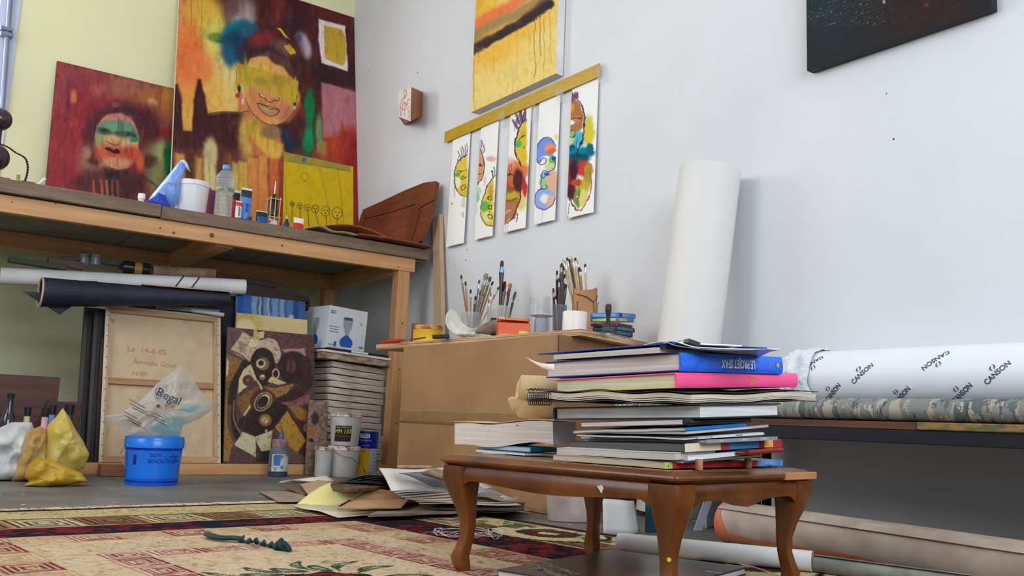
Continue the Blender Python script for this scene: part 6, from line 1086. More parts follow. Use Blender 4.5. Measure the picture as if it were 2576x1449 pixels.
BK = {'a': ((176, 128, 84), (150, 150, 150), (70, 54, 48), .0032, .004, .005, .022, .02, .7), 'dark': ((70, 34, 34), (130, 130, 134), (60, 40, 36), .0036, .0045, .005, .02, .022, .6), 'pale': ((206, 178, 126), (196, 196, 196), (214, 190, 140), .003, .0036, .0042, .018, .026, .8),
      'pale_dark': ((214, 186, 136), (190, 190, 190), (60, 50, 46), .003, .0036, .0045, .016, .026, .7), 'wide': ((60, 50, 44), (70, 140, 206), (84, 60, 36), .006, .0105, .011, .034, .03, .4), 'widebrown': ((140, 96, 54), (44, 36, 34), (74, 44, 32), .006, .009, .0105, .045, .012, .45), 'orange': ((40, 42, 50), (60, 60, 66), (206, 120, 40), .0035, .005, .0078, .03, .03, 1),
      'grey': ((150, 120, 84), (150, 150, 150), (150, 140, 134), .0045, .009, .013, .036, .03, .6), 'red': ((206, 190, 180), (206, 206, 206), (206, 90, 76), .0028, .003, .0034, .024, .02, .8), 'blue': ((110, 116, 130), (180, 182, 186), (60, 90, 150), .003, .004, .005, .022, .025, .8), 'knife': ((60, 60, 60), (150, 150, 150), (96, 104, 112), .004, .005, .010, .05, .01, .2), 'amber': ((70, 36, 32), (206, 170, 80), (214, 176, 70), .0036, .005, .0055, .018, .03, .7), 'black': ((30, 34, 36), (60, 60, 60), (50, 44, 44), .0042, .005, .0055, .02, .03, .7), 'green': ((100, 106, 60), (150, 150, 120), (90, 96, 70), .004, .005, .008, .03, .02, .7)}
# left jar group
cA = dat(1186, 2.60); rA = wpx(52, cA)/2; hA = up_(1186, 787, cA)
cup('plastic_cup', 'clear plastic cup of stained brushes behind the white shell', 'cup', cA, rA*.8, rA, hA, mat('milky_plastic', (205, 208, 206), .2, alpha=.3, var=.1, spec=.7))
gA = 'stained brushes in the left clear cup'
for i, (px, py, k, lb) in enumerate([(1160, 692, 'a', 'tallest leftmost stained brush of the left cup, leaning left'), (1171, 708, 'a', 'grey tipped brush next to the leftmost one in the left cup'), (1184, 728, 'a', 'short slim brush near the middle of the left cup'), (1206, 704, 'blue', 'silver and white ferruled brush rising from the left cup'), (1224, 688, 'grey', 'broad grey rounded brush highest in the left cup'), (1240, 708, 'a', 'slim brown tipped brush leaning right in the left cup'), (1211, 730, 'green', 'olive streaked brush in the left cup'), (1234, 696, 'green', 'mossy brush right behind the broad grey one'), (1255, 722, 'pale_dark', 'thin pale brush leaning far right between the two cups'), (1196, 745, 'dark', 'short dark brush low in the left cup'), (1219, 738, 'blue', 'short blue flecked brush in the left cup')]):
    a = random.uniform(-1, 1); c0 = cA+V(_r[0], _r[1], 0)*(-(px-1200)*.00022)+V(0, random.uniform(-.012, .012), .006); brush(c0, px, py, k, lb, gA, random.uniform(-.04, .04))
cY = dat(1163, 2.66); single(MB().lathe([(.016, 0), (.018, .003), (.018, .055), (.014, .06)], T(cY), 20), 'yellow_pot', mat('yellow_pot', (222, 196, 30), .4), 'small yellow pot peeking out left of the left brush cup', 'pot', smooth=True)
cB = dat(1254, 2.66); rB = wpx(60, cB)/2; hB_ = up_(1254, 771, cB)
cup('plastic_cup', 'frosted plastic cup of wide brushes behind the orange box', 'cup', cB, rB*.85, rB, hB_, mat('milky_plastic2', (214, 214, 210), .25, alpha=.42, var=.1, spec=.7))
gB = 'brushes in the frosted cup'
for px, py, k, lb in [(1263, 656, 'wide', 'tallest brush with a light blue ferrule in the frosted cup'), (1270, 708, 'widebrown', 'broad dark brown brush beside the blue ferruled one'), (1284, 712, 'orange', 'round orange tipped brush in the frosted cup'), (1297, 734, 'knife', 'grey palette knife like brush leaning right in the frosted cup'), (1277, 732, 'red', 'red tipped slim brush right of the middle of the frosted cup'), (1234, 735, 'red', 'red tipped slim brush at the left of the frosted cup'), (1242, 742, 'red', 'second red and white slim brush at the left of the frosted cup'), (1229, 752, 'red', 'shortest red and white slim brush in the frosted cup')]:
    c0 = cB+V(_r[0], _r[1], 0)*((px-1262)*.0005)+V(0, random.uniform(-.012, .012), .006); brush(c0, px, py, k, lb, gB, random.uniform(-.03, .03))
# glass jar, dark brush bunch, kraft bag of pale brushes
cJ = dat(1357, 2.62); rJ = wpx(60, cJ)/2; hJ = up_(1357, 747, cJ)
t = thing('glass_jar', 'empty clear glass jar with a threaded neck behind the thread spool', 'jar', tuple(cJ)); part(MB().lathe([(rJ*.9, 0), (rJ, .005), (rJ, hJ*.72), (rJ*.93, hJ*.8), (rJ*.9, hJ*.84), (rJ*.94, hJ*.87), (rJ*.9, hJ*.9), (rJ*.94, hJ*.93), (rJ*.92, hJ), (rJ*.86, hJ), (rJ*.86, hJ*.84), (rJ*.92, hJ*.7), (rJ*.92, .008)], T(cJ), 36), 'jar', mat('jar_glass', (200, 208, 206), .08, alpha=.18, var=.05, spec=.9), t, smooth=True)
cD = dat(1407, 2.60); gD = 'dark brushes bunched beside the glass jar'
cup('glass_tumbler', 'dusky glass tumbler holding the bunch of dark brushes', 'tumbler', cD, wpx(34, cD)/2*.9, wpx(38, cD)/2, up_(1407, 767, cD), mat('dusk_glass', (130, 130, 136), .15, alpha=.4, var=.1))
for px, py, k, lb in [(1401, 681, 'dark', 'tall maroon brush at the left of the dark bunch'), (1411, 664, 'amber', 'amber tipped brush at the top of the dark bunch'), (1392, 725, 'dark', 'short dark brush leaning left out of the bunch'), (1397, 745, 'pale_dark', 'pale flecked short brush low in the dark bunch'), (1416, 670, 'black', 'black handled brush in the middle of the dark bunch'), (1420, 690, 'dark', 'maroon brush leaning right in the dark bunch'), (1406, 700, 'dark', 'maroon and silver brush in the front of the dark bunch'), (1424, 715, 'black', 'short black brush at the right of the dark bunch'), (1413, 662, 'dark', 'red brown tipped brush behind the amber one')]:
    c0 = cD+V(_r[0], _r[1], 0)*((px-1410)*.0004)+V(0, random.uniform(-.01, .01), .006); brush(c0, px, py, k, lb, gD, random.uniform(-.02, .02))
cK = dat(1470, 2.70); wK = wpx(66, cK); hK = up_(1470, 728, cK); MK = lookM(cK)
t = thing('kraft_bag', 'brown kraft paper bag with leaf sketches holding pale brushes', 'bag', tuple(cK)); rings = []
for f in np.linspace(0, 1, 9):
    ring = []
    for j in range(32):
        a = 2*math.pi*j/32; e = .55; x = math.copysign(abs(math.cos(a))**e, math.cos(a))*wK/2*(1.0-.07*f+.01*n1(f*4, a)); z = math.copysign(abs(math.sin(a))**e, math.sin(a))*wK*.28*(1+.08*n1(f*5+2, a*2)); ring.append((x, hK*f+(.008*math.sin(a*2+1) if f == 1 else 0), z))
    rings.append(ring)
part(MB().loft(rings+[[(x*.96, y-.0, z*.94) for x, y, z in rings[-1]], [(x*.96, y-.06, z*.94) for x, y, z in rings[-1]]], MK), 'bag', mat('kraft_bag', (192, 144, 102), .75, c2=(176, 126, 86), scale=8, bump=.25, bs=16), t, smooth=True)
b = MB()
for pl_ in ([(1445, 742), (1455, 746), (1466, 748), (1480, 757), (1489, 762)], [(1452, 741), (1460, 745), (1475, 750), (1488, 760)], [(1489, 762), (1497, 755), (1501, 745)], [(1489, 762), (1492, 780), (1493, 798)], [(1503, 762), (1500, 785), (1502, 798)], [(1450, 760), (1450, 790)]):
    b.tube([MK @ V(wpx(px-1470, cK), up_(px, py, cK), wK*.285) for px, py in spl(pl_)], .0016, 5)
part(b, 'leaf_sketch', mat('sketch_brown', (96, 64, 44), .7), t)
gK = 'pale brushes fanned out of the kraft bag'
for i, (px, py, k) in enumerate([(1416, 652, 'pale'), (1421, 657, 'pale'), (1426, 648, 'pale_dark'), (1431, 652, 'black'), (1437, 645, 'pale'), (1441, 650, 'pale'), (1447, 648, 'pale_dark'), (1452, 655, 'pale'), (1433, 660, 'pale'), (1457, 672, 'a'), (1460, 676, 'pale_dark')]):
    c0 = cK+V(_r[0], _r[1], 0)*((px-1440)*.0006+.002)+V(0, .006*math.sin(i*2.), .02); brush(c0, px, py, k, ['leftmost pale brush fanning out of the kraft bag', 'second pale brush from the left in the kraft bag', 'dark tipped pale brush left of the black one in the kraft bag', 'black handled brush among the pale ones in the kraft bag', 'tallest pale brush of the kraft bag fan', 'pale brush right of the tallest one in the kraft bag', 'dark tipped pale brush right of the tallest one', 'pale brush at the right side of the kraft bag fan', 'shorter pale brush in front of the fan in the kraft bag', 'brown brush at the right edge of the kraft bag fan', 'slim dark tipped brush at the right edge of the kraft bag fan'][i], gK, .0)
brush(cK+V(.02, -.01, .02), 1472, 664, 'pale_dark', 'single upright pale brush apart from the fan in the kraft bag', gK)
# tape roll, spool, tin, box, shell, stamp, small bits
c = dat(1446, 2.42); r_ = wpx(62, c)/2; h = up_(1446, 785, c)
t = thing('tape_roll', 'white round roll of tape standing on the desk edge before the kraft bag', 'tape roll', tuple(c)); part(MB().lathe([(r_*.6, 0), (r_*.99, 0), (r_, .003), (r_, h-.002), (r_*.98, h), (r_*.6, h), (r_*.6, .0)], T(c), 40, caps=False), 'tape', mat('white_tape', (232, 226, 220), .35, var=.04), t, smooth=True); part(MB().lathe([(r_*.55, 0), (r_*.598, 0), (r_*.598, h*.99), (r_*.55, h*.99), (r_*.55, 0)], T(c), 32, caps=False), 'core', mat('card_core', (170, 130, 96), .8), t, smooth=True)
c = dat(1362, 2.45); r_ = wpx(58, c)/2; h = up_(1362, 792, c)
t = thing('thread_spool', 'pale grey spool with wide flanges in front of the glass jar', 'spool', tuple(c)); part(MB().lathe([(r_*.9, 0), (r_*.92, .004), (r_*.5, .008), (r_*.5, h-.012), (r_*.94, h-.006), (r_, h-.003), (r_*.98, h), (.004, h)], T(c), 36), 'spool', mat('spool_grey', (196, 196, 200), .3, var=.08), t, smooth=True); part(MB().lathe([(r_*.52, .01), (r_*.6, .014), (r_*.6, h-.018), (r_*.52, h-.013)], T(c), 36, caps=False), 'thread', mat('thread_grey', (160, 162, 172), .35, bump=.4, bs=300), t, smooth=True)
c = dat(1362, 2.36); t = thing('flat_case', 'grey silver flat case lying open edged on the desk front', 'case', tuple(c)); M_ = lookM(c); w_ = wpx(80, c); M2 = M_ @ Matrix.Rotation(-.06, 4, 'Y')
part(MB().box(-w_*.3, w_*.65, 0, .010, -.09, .0, M2), 'case', mat('case_silver', (206, 208, 216), .3, var=.05), t, bevel=.002); part(MB().box(-w_*.3, w_*.65, .0105, .013, -.088, -.002, M2), 'dark_lid', mat('case_dark', (70, 74, 90), .3), t, bevel=.001)
c = dat(1291, 2.33); M_ = lookM(c) @ Matrix.Rotation(.12, 4, 'Y'); w_ = wpx(88, c); h = up_(1291, 800, c)
t = thing('orange_box', 'small orange carton with white stripes lying torn open on the desk', 'carton', tuple(c)); org = mat('orange_card', (226, 92, 40), .4, var=.1)
part(MB().box(-w_/2+.012, w_/2, 0, h*.78, -.06, 0, M_), 'carton', org, t, bevel=.002); part(MB().sheet([[M_ @ V(-w_/2+.012+(w_-.012)*i/6, h*.79+h*.26*math.sin(math.pi*min(1, j/4+.1))**.7*(1-.15*i/6), -.055*j/4) for j in range(5)] for i in range(7)], .0012), 'lid_flap', mat('orange_flap', (236, 120, 60), .4), t, smooth=2)
for q in range(3): part(MB().sheet([[M_ @ V(-w_/2+.016+q*.009+dx, h*.82+h*.24*math.sin(math.pi*min(1, j/4+.1))**.7*.99, -.055*j/4+.0012) for j in range(4)] for dx in (0, .004)], .0016), 'white_stripe', mat('stripe_white', (240, 234, 226), .5), t)
c = dat(1228, 2.34); M_ = lookM(c)
sh = mat('shell_white', (222, 216, 206), .45, c2=(204, 196, 186), scale=20); t = thing('white_shell', 'white curved broken ceramic piece with a tall curled wing on the desk', 'ceramic piece', tuple(M_ @ V(-.09, 0, 0)))
def ds(px, py, off=0): return V(*(c+V(_r[0], _r[1], 0)*wpx(px-1228, c)+V(0, 0, up_(px, py, c))-Vector((_F[0], _F[1], 0))*off))
pa = [((1132, 778), (1124, 800)), ((1140, 779), (1122, 812)), ((1150, 790), (1127, 825)), ((1160, 808), (1140, 838)), ((1172, 820), (1158, 846)), ((1188, 828), (1176, 848)), ((1205, 824), (1196, 842)), ((1214, 815), (1212, 826))]
part(MB().sheet([[ds(*a).lerp(ds(*b_), f)+V(0, .02*math.sin(math.pi*f), 0) for f in (0, .33, .66, 1)] for a, b_ in pa], .005), 'wing', sh, t, smooth=2)
for nm, lb, cat, pts, dp, m, sd in (('grey_rag', 'crumpled brown grey rag between the white ceramic piece and the orange box', 'rag', [(1196, 838), (1205, 820), (1222, 812), (1240, 806), (1262, 800), (1276, 812), (1262, 838), (1230, 842)], .025, mat('rag_brown', (140, 118, 104), .8, c2=(110, 92, 80), scale=20), 4), ('stone_lump', 'white chalky lump at the foot of the white ceramic piece', 'lump', [(1148, 842), (1160, 832), (1180, 834), (1190, 842), (1172, 848)], .02, sh, 6)):
    t = thing(nm, lb, cat, tuple(c+V(0, 0, 0))); mb = puff([ds(*p) for p in pts], dp, .3, 5, sd); mb.v = [(x, y, max(z, Zd+.001)) for x, y, z in mb.v]; part(mb, 'lump', m, t, smooth=2)
c2_ = dat(1242, 2.42); h2_ = up_(1242, 800, c2_); single(MB().lathe([(.013, 0), (.015, .003), (.015, h2_*.95), (.013, h2_)], T(c2_), 20), 'black_pot', mat('black_pot', (32, 32, 34), .4), 'small black upright pot behind the brown grey rag', 'pot', smooth=True)
t = thing('striped_cap', 'small black and white striped round cap on the desk edge', 'cap', tuple(c)); c3 = dat(1236, 2.28); b = MB()
part(MB().lathe([(.014, 0), (.015, .002), (.015, .012), (.011, .016)], T(c3), 24), 'cap', mat('cap_white', (226, 224, 216), .5), t, smooth=True)
for j in range(10): a = 2*math.pi*j/10; part(MB().box(-.0016, .0016, -.0156, -.0150, .002, .013, T(c3) @ Matrix.Rotation(a, 4, 'Z')), 'stripe', mat('cap_black', (30, 30, 30), .5), t)
c = dat(1078, 2.22); r_ = wpx(74, c)/2; h = up_(1078, 820, c)
t = thing('yellow_tin', 'round yellow tin with a paint stained rim on the left of the desk', 'tin', tuple(c)); part(MB().lathe([(r_*.97, 0), (r_, .003), (r_, h*.72), (r_*1.02, h*.75)], T(c), 40), 'tin', mat('tin_yellow', (232, 188, 44), .35, c2=(222, 176, 40), scale=4), t, smooth=True); part(MB().lathe([(r_*1.03, h*.74), (r_*1.04, h*.98), (r_*.98, h), (r_*.96, h*.9), (.001, h*.88)], T(c), 40), 'stained_lid', mat('tin_rim', (150, 70, 44), .5, c2=(206, 160, 80), scale=18, lo=.4, hi=.55), t, smooth=True)
c4 = dat(1052, 2.30); h4 = up_(1050, 815, c4); r4 = wpx(30, c4)/2; single(MB().lathe([(r4*.95, 0), (r4, .003), (r4, h4)], T(c4), 28), 'red_tin', mat('tin_red', (156, 46, 44), .4), 'dark red tin half hidden behind the yellow tin', 'tin', smooth=True)
a = dat(975, 2.12); 
for px0, px1, X_, lb in ((966, 1025, 2.14, 'red crumpled paint tube lying at the left end of the desk'), (977, 1010, 2.20, 'second red paint tube lying behind the first at the desk end')):
    p0, p1 = dat(px0, X_)+V(0, 0, .011), dat(px1, X_-.02)+V(0, 0, .008); t = thing('paint_tube', lb, 'paint tube', tuple(p0.lerp(p1, .5)-V(0, 0, .009)))
    part(MB().tube([p0, p0.lerp(p1, .15), p0.lerp(p1, .7), p1], [.009, .012, .011, .006], 14, flat=[(1, 1, 0), (1, 1, 0), (1, .8, 0), (1, .3, 0)]), 'tube_body', mat('tube_red', (206, 50, 40), .35), t, smooth=True)
p0, p1 = dat(1035, 2.12)+V(0, 0, .006), dat(1072, 2.10)+V(0, 0, .006); single(MB().tube([p0, p1], .004, 8), 'thin_rod', mat('thin_rod', (120, 84, 60), .5), 'thin brown stick lying in front of the yellow tin', 'stick')
p0 = dat(1112, 2.13); M_ = lookM(p0); single(MB().box(-wpx(21, p0), wpx(21, p0), 0, .016, -.02, .02, M_ @ Matrix.Rotation(.08, 4, 'Z')), 'black_eraser', mat('black_rubber', (38, 42, 42), .6), 'black rubber block lying right of the yellow tin', 'block', bevel=.002)
p0, p1 = dat(1258, 2.22)+V(0, 0, .004), dat(1282, 2.22)+V(0, 0, .004); single(MB().tube([p0, p1], .003, 8), 'green_clip', mat('lime_plastic', (170, 206, 60), .4), 'thin lime green clip under the orange box', 'clip')
p0 = dat(1318, 2.24)+V(0, 0, .0005); M_ = lookM(p0); single(MB().prism([(-.022, 0), (.018, .0), (.02, .012), (.0, .016), (-.018, .014)], -.006, .006, M_), 'green_sharpener', mat('lime_plastic2', (190, 220, 50), .35), 'bright lime green sharpener beside the flat case', 'sharpener', bevel=.002)
# stamp
c = dat(1530, 2.36); h = up_(1531, 764, c); t = thing('rubber_stamp', 'black handled rubber stamp with a red top on the desk', 'stamp', tuple(c))
part(MB().box(-.02, .02, -.012, .012, 0, .022, T(c) @ Matrix.Rotation(-.5, 4, 'Z')), 'stamp_base', mat('stamp_black', (34, 36, 42), .35), t, bevel=.002)
part(MB().lathe([(.009, .022), (.0075, h*.5), (.012, h*.72), (.013, h*.9), (.011, h*.955)], T(c), 24), 'handle', mat('stamp_black', (34, 36, 42), .35), t, smooth=True); part(MB().lathe([(.011, h*.956), (.010, h*.99), (.004, h)], T(c), 24), 'red_top', mat('stamp_red', (200, 30, 40), .35), t, smooth=True)
# cases and boxes at the right end
def casebox(name, label, px0, px1, py_b, py_t, X0, dep, m, tilt=0., rot=0., z=None, extra=None, cat='case'):
    a, b_ = oX(X0, px0, py_b), oX(X0, px1, py_b); return a, b_
stackz = Zd; rb_ = random.Random(2)
e0 = dat(1480, 2.58); base = V(2.50, oX(2.5, 1520, 800).y, Zd)
items = [('white_case', 'white thin case with a blue underside, lowest at the front of the desk pile', (214, 218, 226), .012, -.02, 1.45, (40, 60, 150)), ('dark_case', 'dark glossy case second from the bottom of the desk pile', (40, 46, 56), .020, .0, 0.9, (60, 110, 140)), ('teal_case', 'dark case with a teal window label in the desk pile', (34, 44, 60), .018, .01, .9, (80, 130, 150)), ('red_case', 'thin dark red case in the desk pile', (140, 40, 50), .012, .012, 1.0, (60, 50, 60)), ('yellow_case', 'blue case with a yellow printed spine in the desk pile', (60, 120, 190), .018, .02, 1.15, (216, 206, 90)), ('blue_box', 'bright blue carton with a torn end on top of the desk pile', (50, 126, 206), .020, .03, 1.35, (120, 170, 220))]
zc = Zd; X0 = 2.57
for i, (nm, lb, col, th, dx, ln, sp) in enumerate(items):
    ra = math.radians([16, 12, 8, 20, 22, 24][i]); M_ = T(V(X0+dx+.02, dn.y+.16+.004*i, zc+.0005)) @ Matrix.Rotation(ra, 4, 'Z') @ Matrix.Rotation(math.radians([0, -1, 0, -2, -5, -5][i]) if i > 2 else 0, 4, 'Y') @ Matrix.Rotation(0, 4, 'X')
    Lx = .13*ln; t = thing(nm, lb, 'case' if i < 5 else 'carton', tuple(M_.translation)); part(MB().box(-Lx/2, Lx/2*1.1, 0, .13, 0, th, M_), 'body', mat(f'case_{nm}', col, .25, var=.2, scale=12, spec=.6), t, bevel=.0015)
    part(MB().box(-Lx/2+.004, Lx/2*(.1 if i > 3 else .8), -.0012, -.0002, th*.2, th*.8, M_), 'spine_label', mat(f'spine_{nm}', sp, .4, var=.3, scale=30), t); part(MB().box(-Lx/2-.0012, -Lx/2-.0002, .01, .12, th*.2, th*.8, M_), 'end_label', mat(f'spine_{nm}', sp, .4), t)
    if i == 5: text('lenovo', .012, M_ @ frame(V(-Lx/2+.022, -.0016, th/2), V(1, 0, 0), V(0, 0, 1)), mat('w_ink', (235, 240, 240), .5), t) if False else part(MB().box(-Lx/2+.006, -Lx/2+.032, -.0022, -.0014, th*.15, th*.85, M_), 'black_badge', mat('black_badge', (30, 32, 38), .4), t)
    zc += th+.001+(.008 if i == 3 else 0)
# ================================================================ COFFEE TABLE
TZ = .255; TN = V(1.195, 1.147, 0); TA = math.radians(10.8); TW, TD = .549, .626
MT = rotz(TN, TA)      # x along the short front edge, y along the long side
def rrect(x0, x1, y0, y1, r, n=5):
    o = []
    for cx, cy, a0 in ((x1-r, y0+r, -90), (x1-r, y1-r, 0), (x0+r, y1-r, 90), (x0+r, y0+r, 180)):
        for i in range(n+1): a = math.radians(a0+90*i/n); o.append((cx+r*math.cos(a), cy+r*math.sin(a)))
    return o
mwood = mat('walnut_varnish', (118, 66, 24), .3, c2=(78, 40, 12), scale=4, stretch=(2, 2, .6), spec=.4, coat=.1, bump=.08, bs=60)
mtop = mat('worn_walnut_top', (150, 112, 84), .42, c2=(122, 84, 60), scale=10, stretch=(1, 9, 1), bump=.15, bs=30)
tb_ = thing('coffee_table', 'low dark wooden coffee table with curved cabriole legs carrying the stacks of books', 'table', tuple(MT @ V(TW/2, TD/2, 0)))
prof = [(.012, .233), (.006, .236), (.001, .240), (0, .244), (.001, .2475), (.005, .2485), (.007, .2505), (.010, .2515), (.013, .2525), (.016, .2545)]
rings = [[(x, y, z) for x, y in rrect(i_, TW-i_, i_, TD-i_, .009)] for i_, z in prof]
mb = MB().loft(rings, MT); part(mb, 'table_top', mwood, tb_, smooth=True, angle=25)
part(MB().prism(rrect(.0165, TW-.0165, .0165, TD-.0165, .014), .2546, TZ, MT), 'top_surface', mtop, tb_)
rings = [[(x, y, z) for x, y in rrect(i_, TW-i_, i_, TD-i_, .012)] for i_, z in ((.028, .2552), (.030, .2566), (.036, .2566), (.038, .2552))]
part(MB().loft(rings, MT, caps=False), 'top_bead', mtop, tb_, smooth=True)
a = .44; part(MB().box(TW*.74, TW+.0015, -.0015, .020, .2345, .2500, MT), 'bare_edge_repair', mat('bare_wood', (202, 142, 96), .6, c2=(180, 118, 76), scale=6), tb_, 'pale unvarnished strip at the corner', bevel=.002)
# legs : swept rounded square section along an S curve on the corner diagonal
def leg(cx, cy, sx, sy):
    ks = [(0, .004, .0145), (.012, .008, .0175), (.030, .012, .0185), (.050, .006, .016), (.075, 0, .0145), (.105, -.001, .016), (.135, .003, .0205), (.160, .008, .0265), (.183, .012, .0325), (.200, .014, .0365), (.215, .013, .0385), (.2325, .011, .0385)]
    rings = []
    for z, off, hw in ks:
        ox, oy = sx*off*.75, sy*off*.75; ring = []
        for j in range(24):
            t = 2*math.pi*j/24+math.pi/4*0; e = .36; x = math.copysign(abs(math.cos(t))**e, math.cos(t))*hw; y = math.copysign(abs(math.sin(t))**e, math.sin(t))*hw
            # inner half of the section tapers quicker
            if x*sx < 0: x *= .8
            if y*sy < 0: y *= .8
            ring.append((cx+ox+x, cy+oy+y, z+.0058*(1-z/.2325)))
        rings.append(ring)
    return MB().loft(rings, MT)
ins = .051
for cx, cy, sx, sy in ((ins-.004, ins-.004, -1, -1), (TW-ins, ins, 1, -1), (ins, TD-ins, -1, 1), (TW-ins, TD-ins, 1, 1)): part(leg(cx, cy, sx, sy), 'leg', mwood, tb_, smooth=True, angle=50)
def apron(L_, M_, th=.022, kind=0):
    n = 40; low = []
    for i in range(n+1):
        u = i/n; d = (.030+.012*math.sin(math.pi*u)**2+.014*(math.exp(-(u/.035)**2)+math.exp(-((1-u)/.035)**2))) if kind == 0 else (.030+.004*math.sin(math.pi*u)+.014*max(0, math.cos(2*math.pi*(u-.5)))**3+.018*(math.exp(-(u/.06)**2)+math.exp(-((1-u)/.06)**2))); low.append((L_*u, -d))
    mb = MB(); vs = []; outer = lambda y: .006*math.sin(max(0, min(1, -y/.045))*math.pi)
    rows = 5; P = []
    for i, (x, y) in enumerate(low): P.append([V(x, y*k/rows, outer(y*k/rows)) for k in range(rows+1)])
    F = [[p for p in r] for r in P]; B_ = [[V(p.x, p.y, -th) for p in r] for r in P]; m = rows+1
    vs = [tuple(p) for r in F for p in r]+[tuple(p) for r in B_ for p in r]; o = (n+1)*m; fs = []
    for i in range(n):
        for k in range(rows): a_ = i*m+k; fs += [(a_, a_+1, a_+m+1, a_+m), (o+a_, o+a_+m, o+a_+m+1, o+a_+1)]
        fs += [(i*m+rows, (i+1)*m+rows, o+(i+1)*m+rows, o+i*m+rows)[::-1], (i*m, o+i*m, o+(i+1)*m, (i+1)*m)[::-1]]
    fs += [tuple([k for k in range(m)]+[o+k for k in range(m-1, -1, -1)]), tuple([n*m+k for k in range(m)]+[o+n*m+k for k in range(m-1, -1, -1)])[::-1]]
    return mb.add(vs, fs, M_)
az = .2325; e_ = .060; g = .016
part(apron(TW-2*e_, MT @ frame(V(e_, g, az), V(1, 0, 0), V(0, 0, 1)), kind=1), 'apron', mwood, tb_, smooth=True, angle=40); part(apron(TW-2*e_, MT @ frame(V(TW-e_, TD-g, az), V(-1, 0, 0), V(0, 0, 1)), kind=1), 'apron', mwood, tb_, smooth=True, angle=40)
part(apron(TD-2*e_, MT @ frame(V(g, TD-e_, az), V(0, -1, 0), V(0, 0, 1))), 'apron', mwood, tb_, smooth=True, angle=40); part(apron(TD-2*e_, MT @ frame(V(TW-g, e_, az), V(0, 1, 0), V(0, 0, 1))), 'apron', mwood, tb_, smooth=True, angle=40)
iMT = MT.inverted()
def tl(p): return iMT @ p
# marks on the table : paint chips
gp = oX((MT @ V(.0, .3, 0)).x, 1510, 1230)
def onside(px, py, off=.0075): # long side face (x = g - off in table frame)
    n = (MT.to_3x3() @ V(-1, 0, 0)); return onpl(MT @ V(g-off, 0, 0), n, px, py)
p = onside(1512, 1228); b = MB(); b.tube([onside(1504, 1222), onside(1510, 1232), onside(1514, 1240)], .002, 5); b.lathe([(.006, 0), (.005, .002)], frame(p, MT.to_3x3() @ V(0, 1, 0), V(0, 0, 1)), 7); part(b, 'paint_chip', mat('chip_pale', (206, 198, 190), .6), tb_)
cn = MT.to_3x3() @ V(-1, -1, 0).normalized()
leg_c = MT @ V(ins-.004-.024, ins-.004-.024, .09); q = onpl(leg_c, cn, 1683, 1408); part(MB().lathe([(.004, 0), (.003, .002)], frame(q, V(cn[1], -cn[0], 0), V(0, 0, 1)), 10), 'paint_spot', mat('lime_spot', (176, 206, 40), .5), tb_)
# wooden pegs on the table top
for px, pb, ptp, lb in ((1758, 1183, 1158, 'short round wooden peg on the table edge, left of its twin'), (1882, 1178, 1157, 'short round wooden peg on the table edge, right of its twin')):
    c = oZ(.2568, px, pb); c.z = .2575; h = .0195; single(MB().lathe([(.0068, 0), (.0074, .001), (.0074, h-.002), (.0066, h)], T(c), 20), 'wooden_peg', mat('peg_wood', (192, 138, 102), .6, c2=(160, 108, 76), scale=20, stretch=(6, 6, 1)), lb, 'peg', 'wooden pegs on the coffee table', smooth=True)
c = MT @ V(TW-.05, .075, .2575); c.z = .2575; single(MB().prism([(-.030, 0), (.012, 0), (.012, .014), (.004, .015), (-.030, .010)], -.006, .006, T(c) @ frame(V(0, 0, 0), MT.to_3x3() @ V(1, .2, 0), V(0, 0, 1))), 'wooden_wedge', mat('wedge_wood', (186, 140, 96), .6), 'small pale wooden wedge at the far right of the table top', 'wedge', bevel=.001)
# ---------------------------------------------------------------- books; px corners: near top, near bottom, far end of long side, far end of short side
P0 = oZ(.2575, 1690, 1181); fh = V(_F[0], _F[1], 0).normalized()
def dpl(px, py, d=0): return onpl(P0+fh*d, fh, px, py)
def bookframe(nt, nb, lt, rt, ang=4, d=0, angb=None):
    n0 = dpl(*nb, d); n1_ = dpl(*nt, d); a = math.radians(ang); a2 = math.radians(ang if angb is None else angb)
    Pl = onpl(n0, V(math.cos(a), math.sin(a), 0), *lt); Pr = onpl(n0, V(-math.sin(a2), math.cos(a2), 0), *rt)
    top = V(n0.x, n0.y, n1_.z); x = (Pr-top); y = (Pl-top); L1_, L2_ = x.length, y.length
    M_ = frame(top, x, y); th = n1_.z-n0.z
    return M_, L1_, L2_, th     # x = short side (right), y = long side (left, receding); z up, top plane at z=0
def pagesmat(nm, c, c2=None):
    if nm in _M: return _M[nm]
    m = mat(nm, c, .8, scale=2); nt_ = m.node_tree; N = nt_.nodes; L = nt_.links; B = N['Principled BSDF']
    tc = N.new('ShaderNodeTexCoord'); mp = N.new('ShaderNodeMapping'); mp.inputs['Scale'].default_value = (4, 4, 700); L.new(tc.outputs['Object'], mp.inputs[0]); nz = N.new('ShaderNodeTexNoise'); nz.inputs['Scale'].default_value = 1; nz.inputs['Detail'].default_value = 2; L.new(mp.outputs[0], nz.inputs['Vector'])
    cr = N.new('ShaderNodeValToRGB'); cr.color_ramp.elements[0].position = .35; cr.color_ramp.elements[1].position = .6; cr.color_ramp.elements[0].color = (*(lin(c)*.72), 1); cr.color_ramp.elements[1].color = (*lin(c), 1); L.new(nz.outputs['Fac'], cr.inputs[0]); L.new(cr.outputs[0], B.inputs['Base Color']); return m
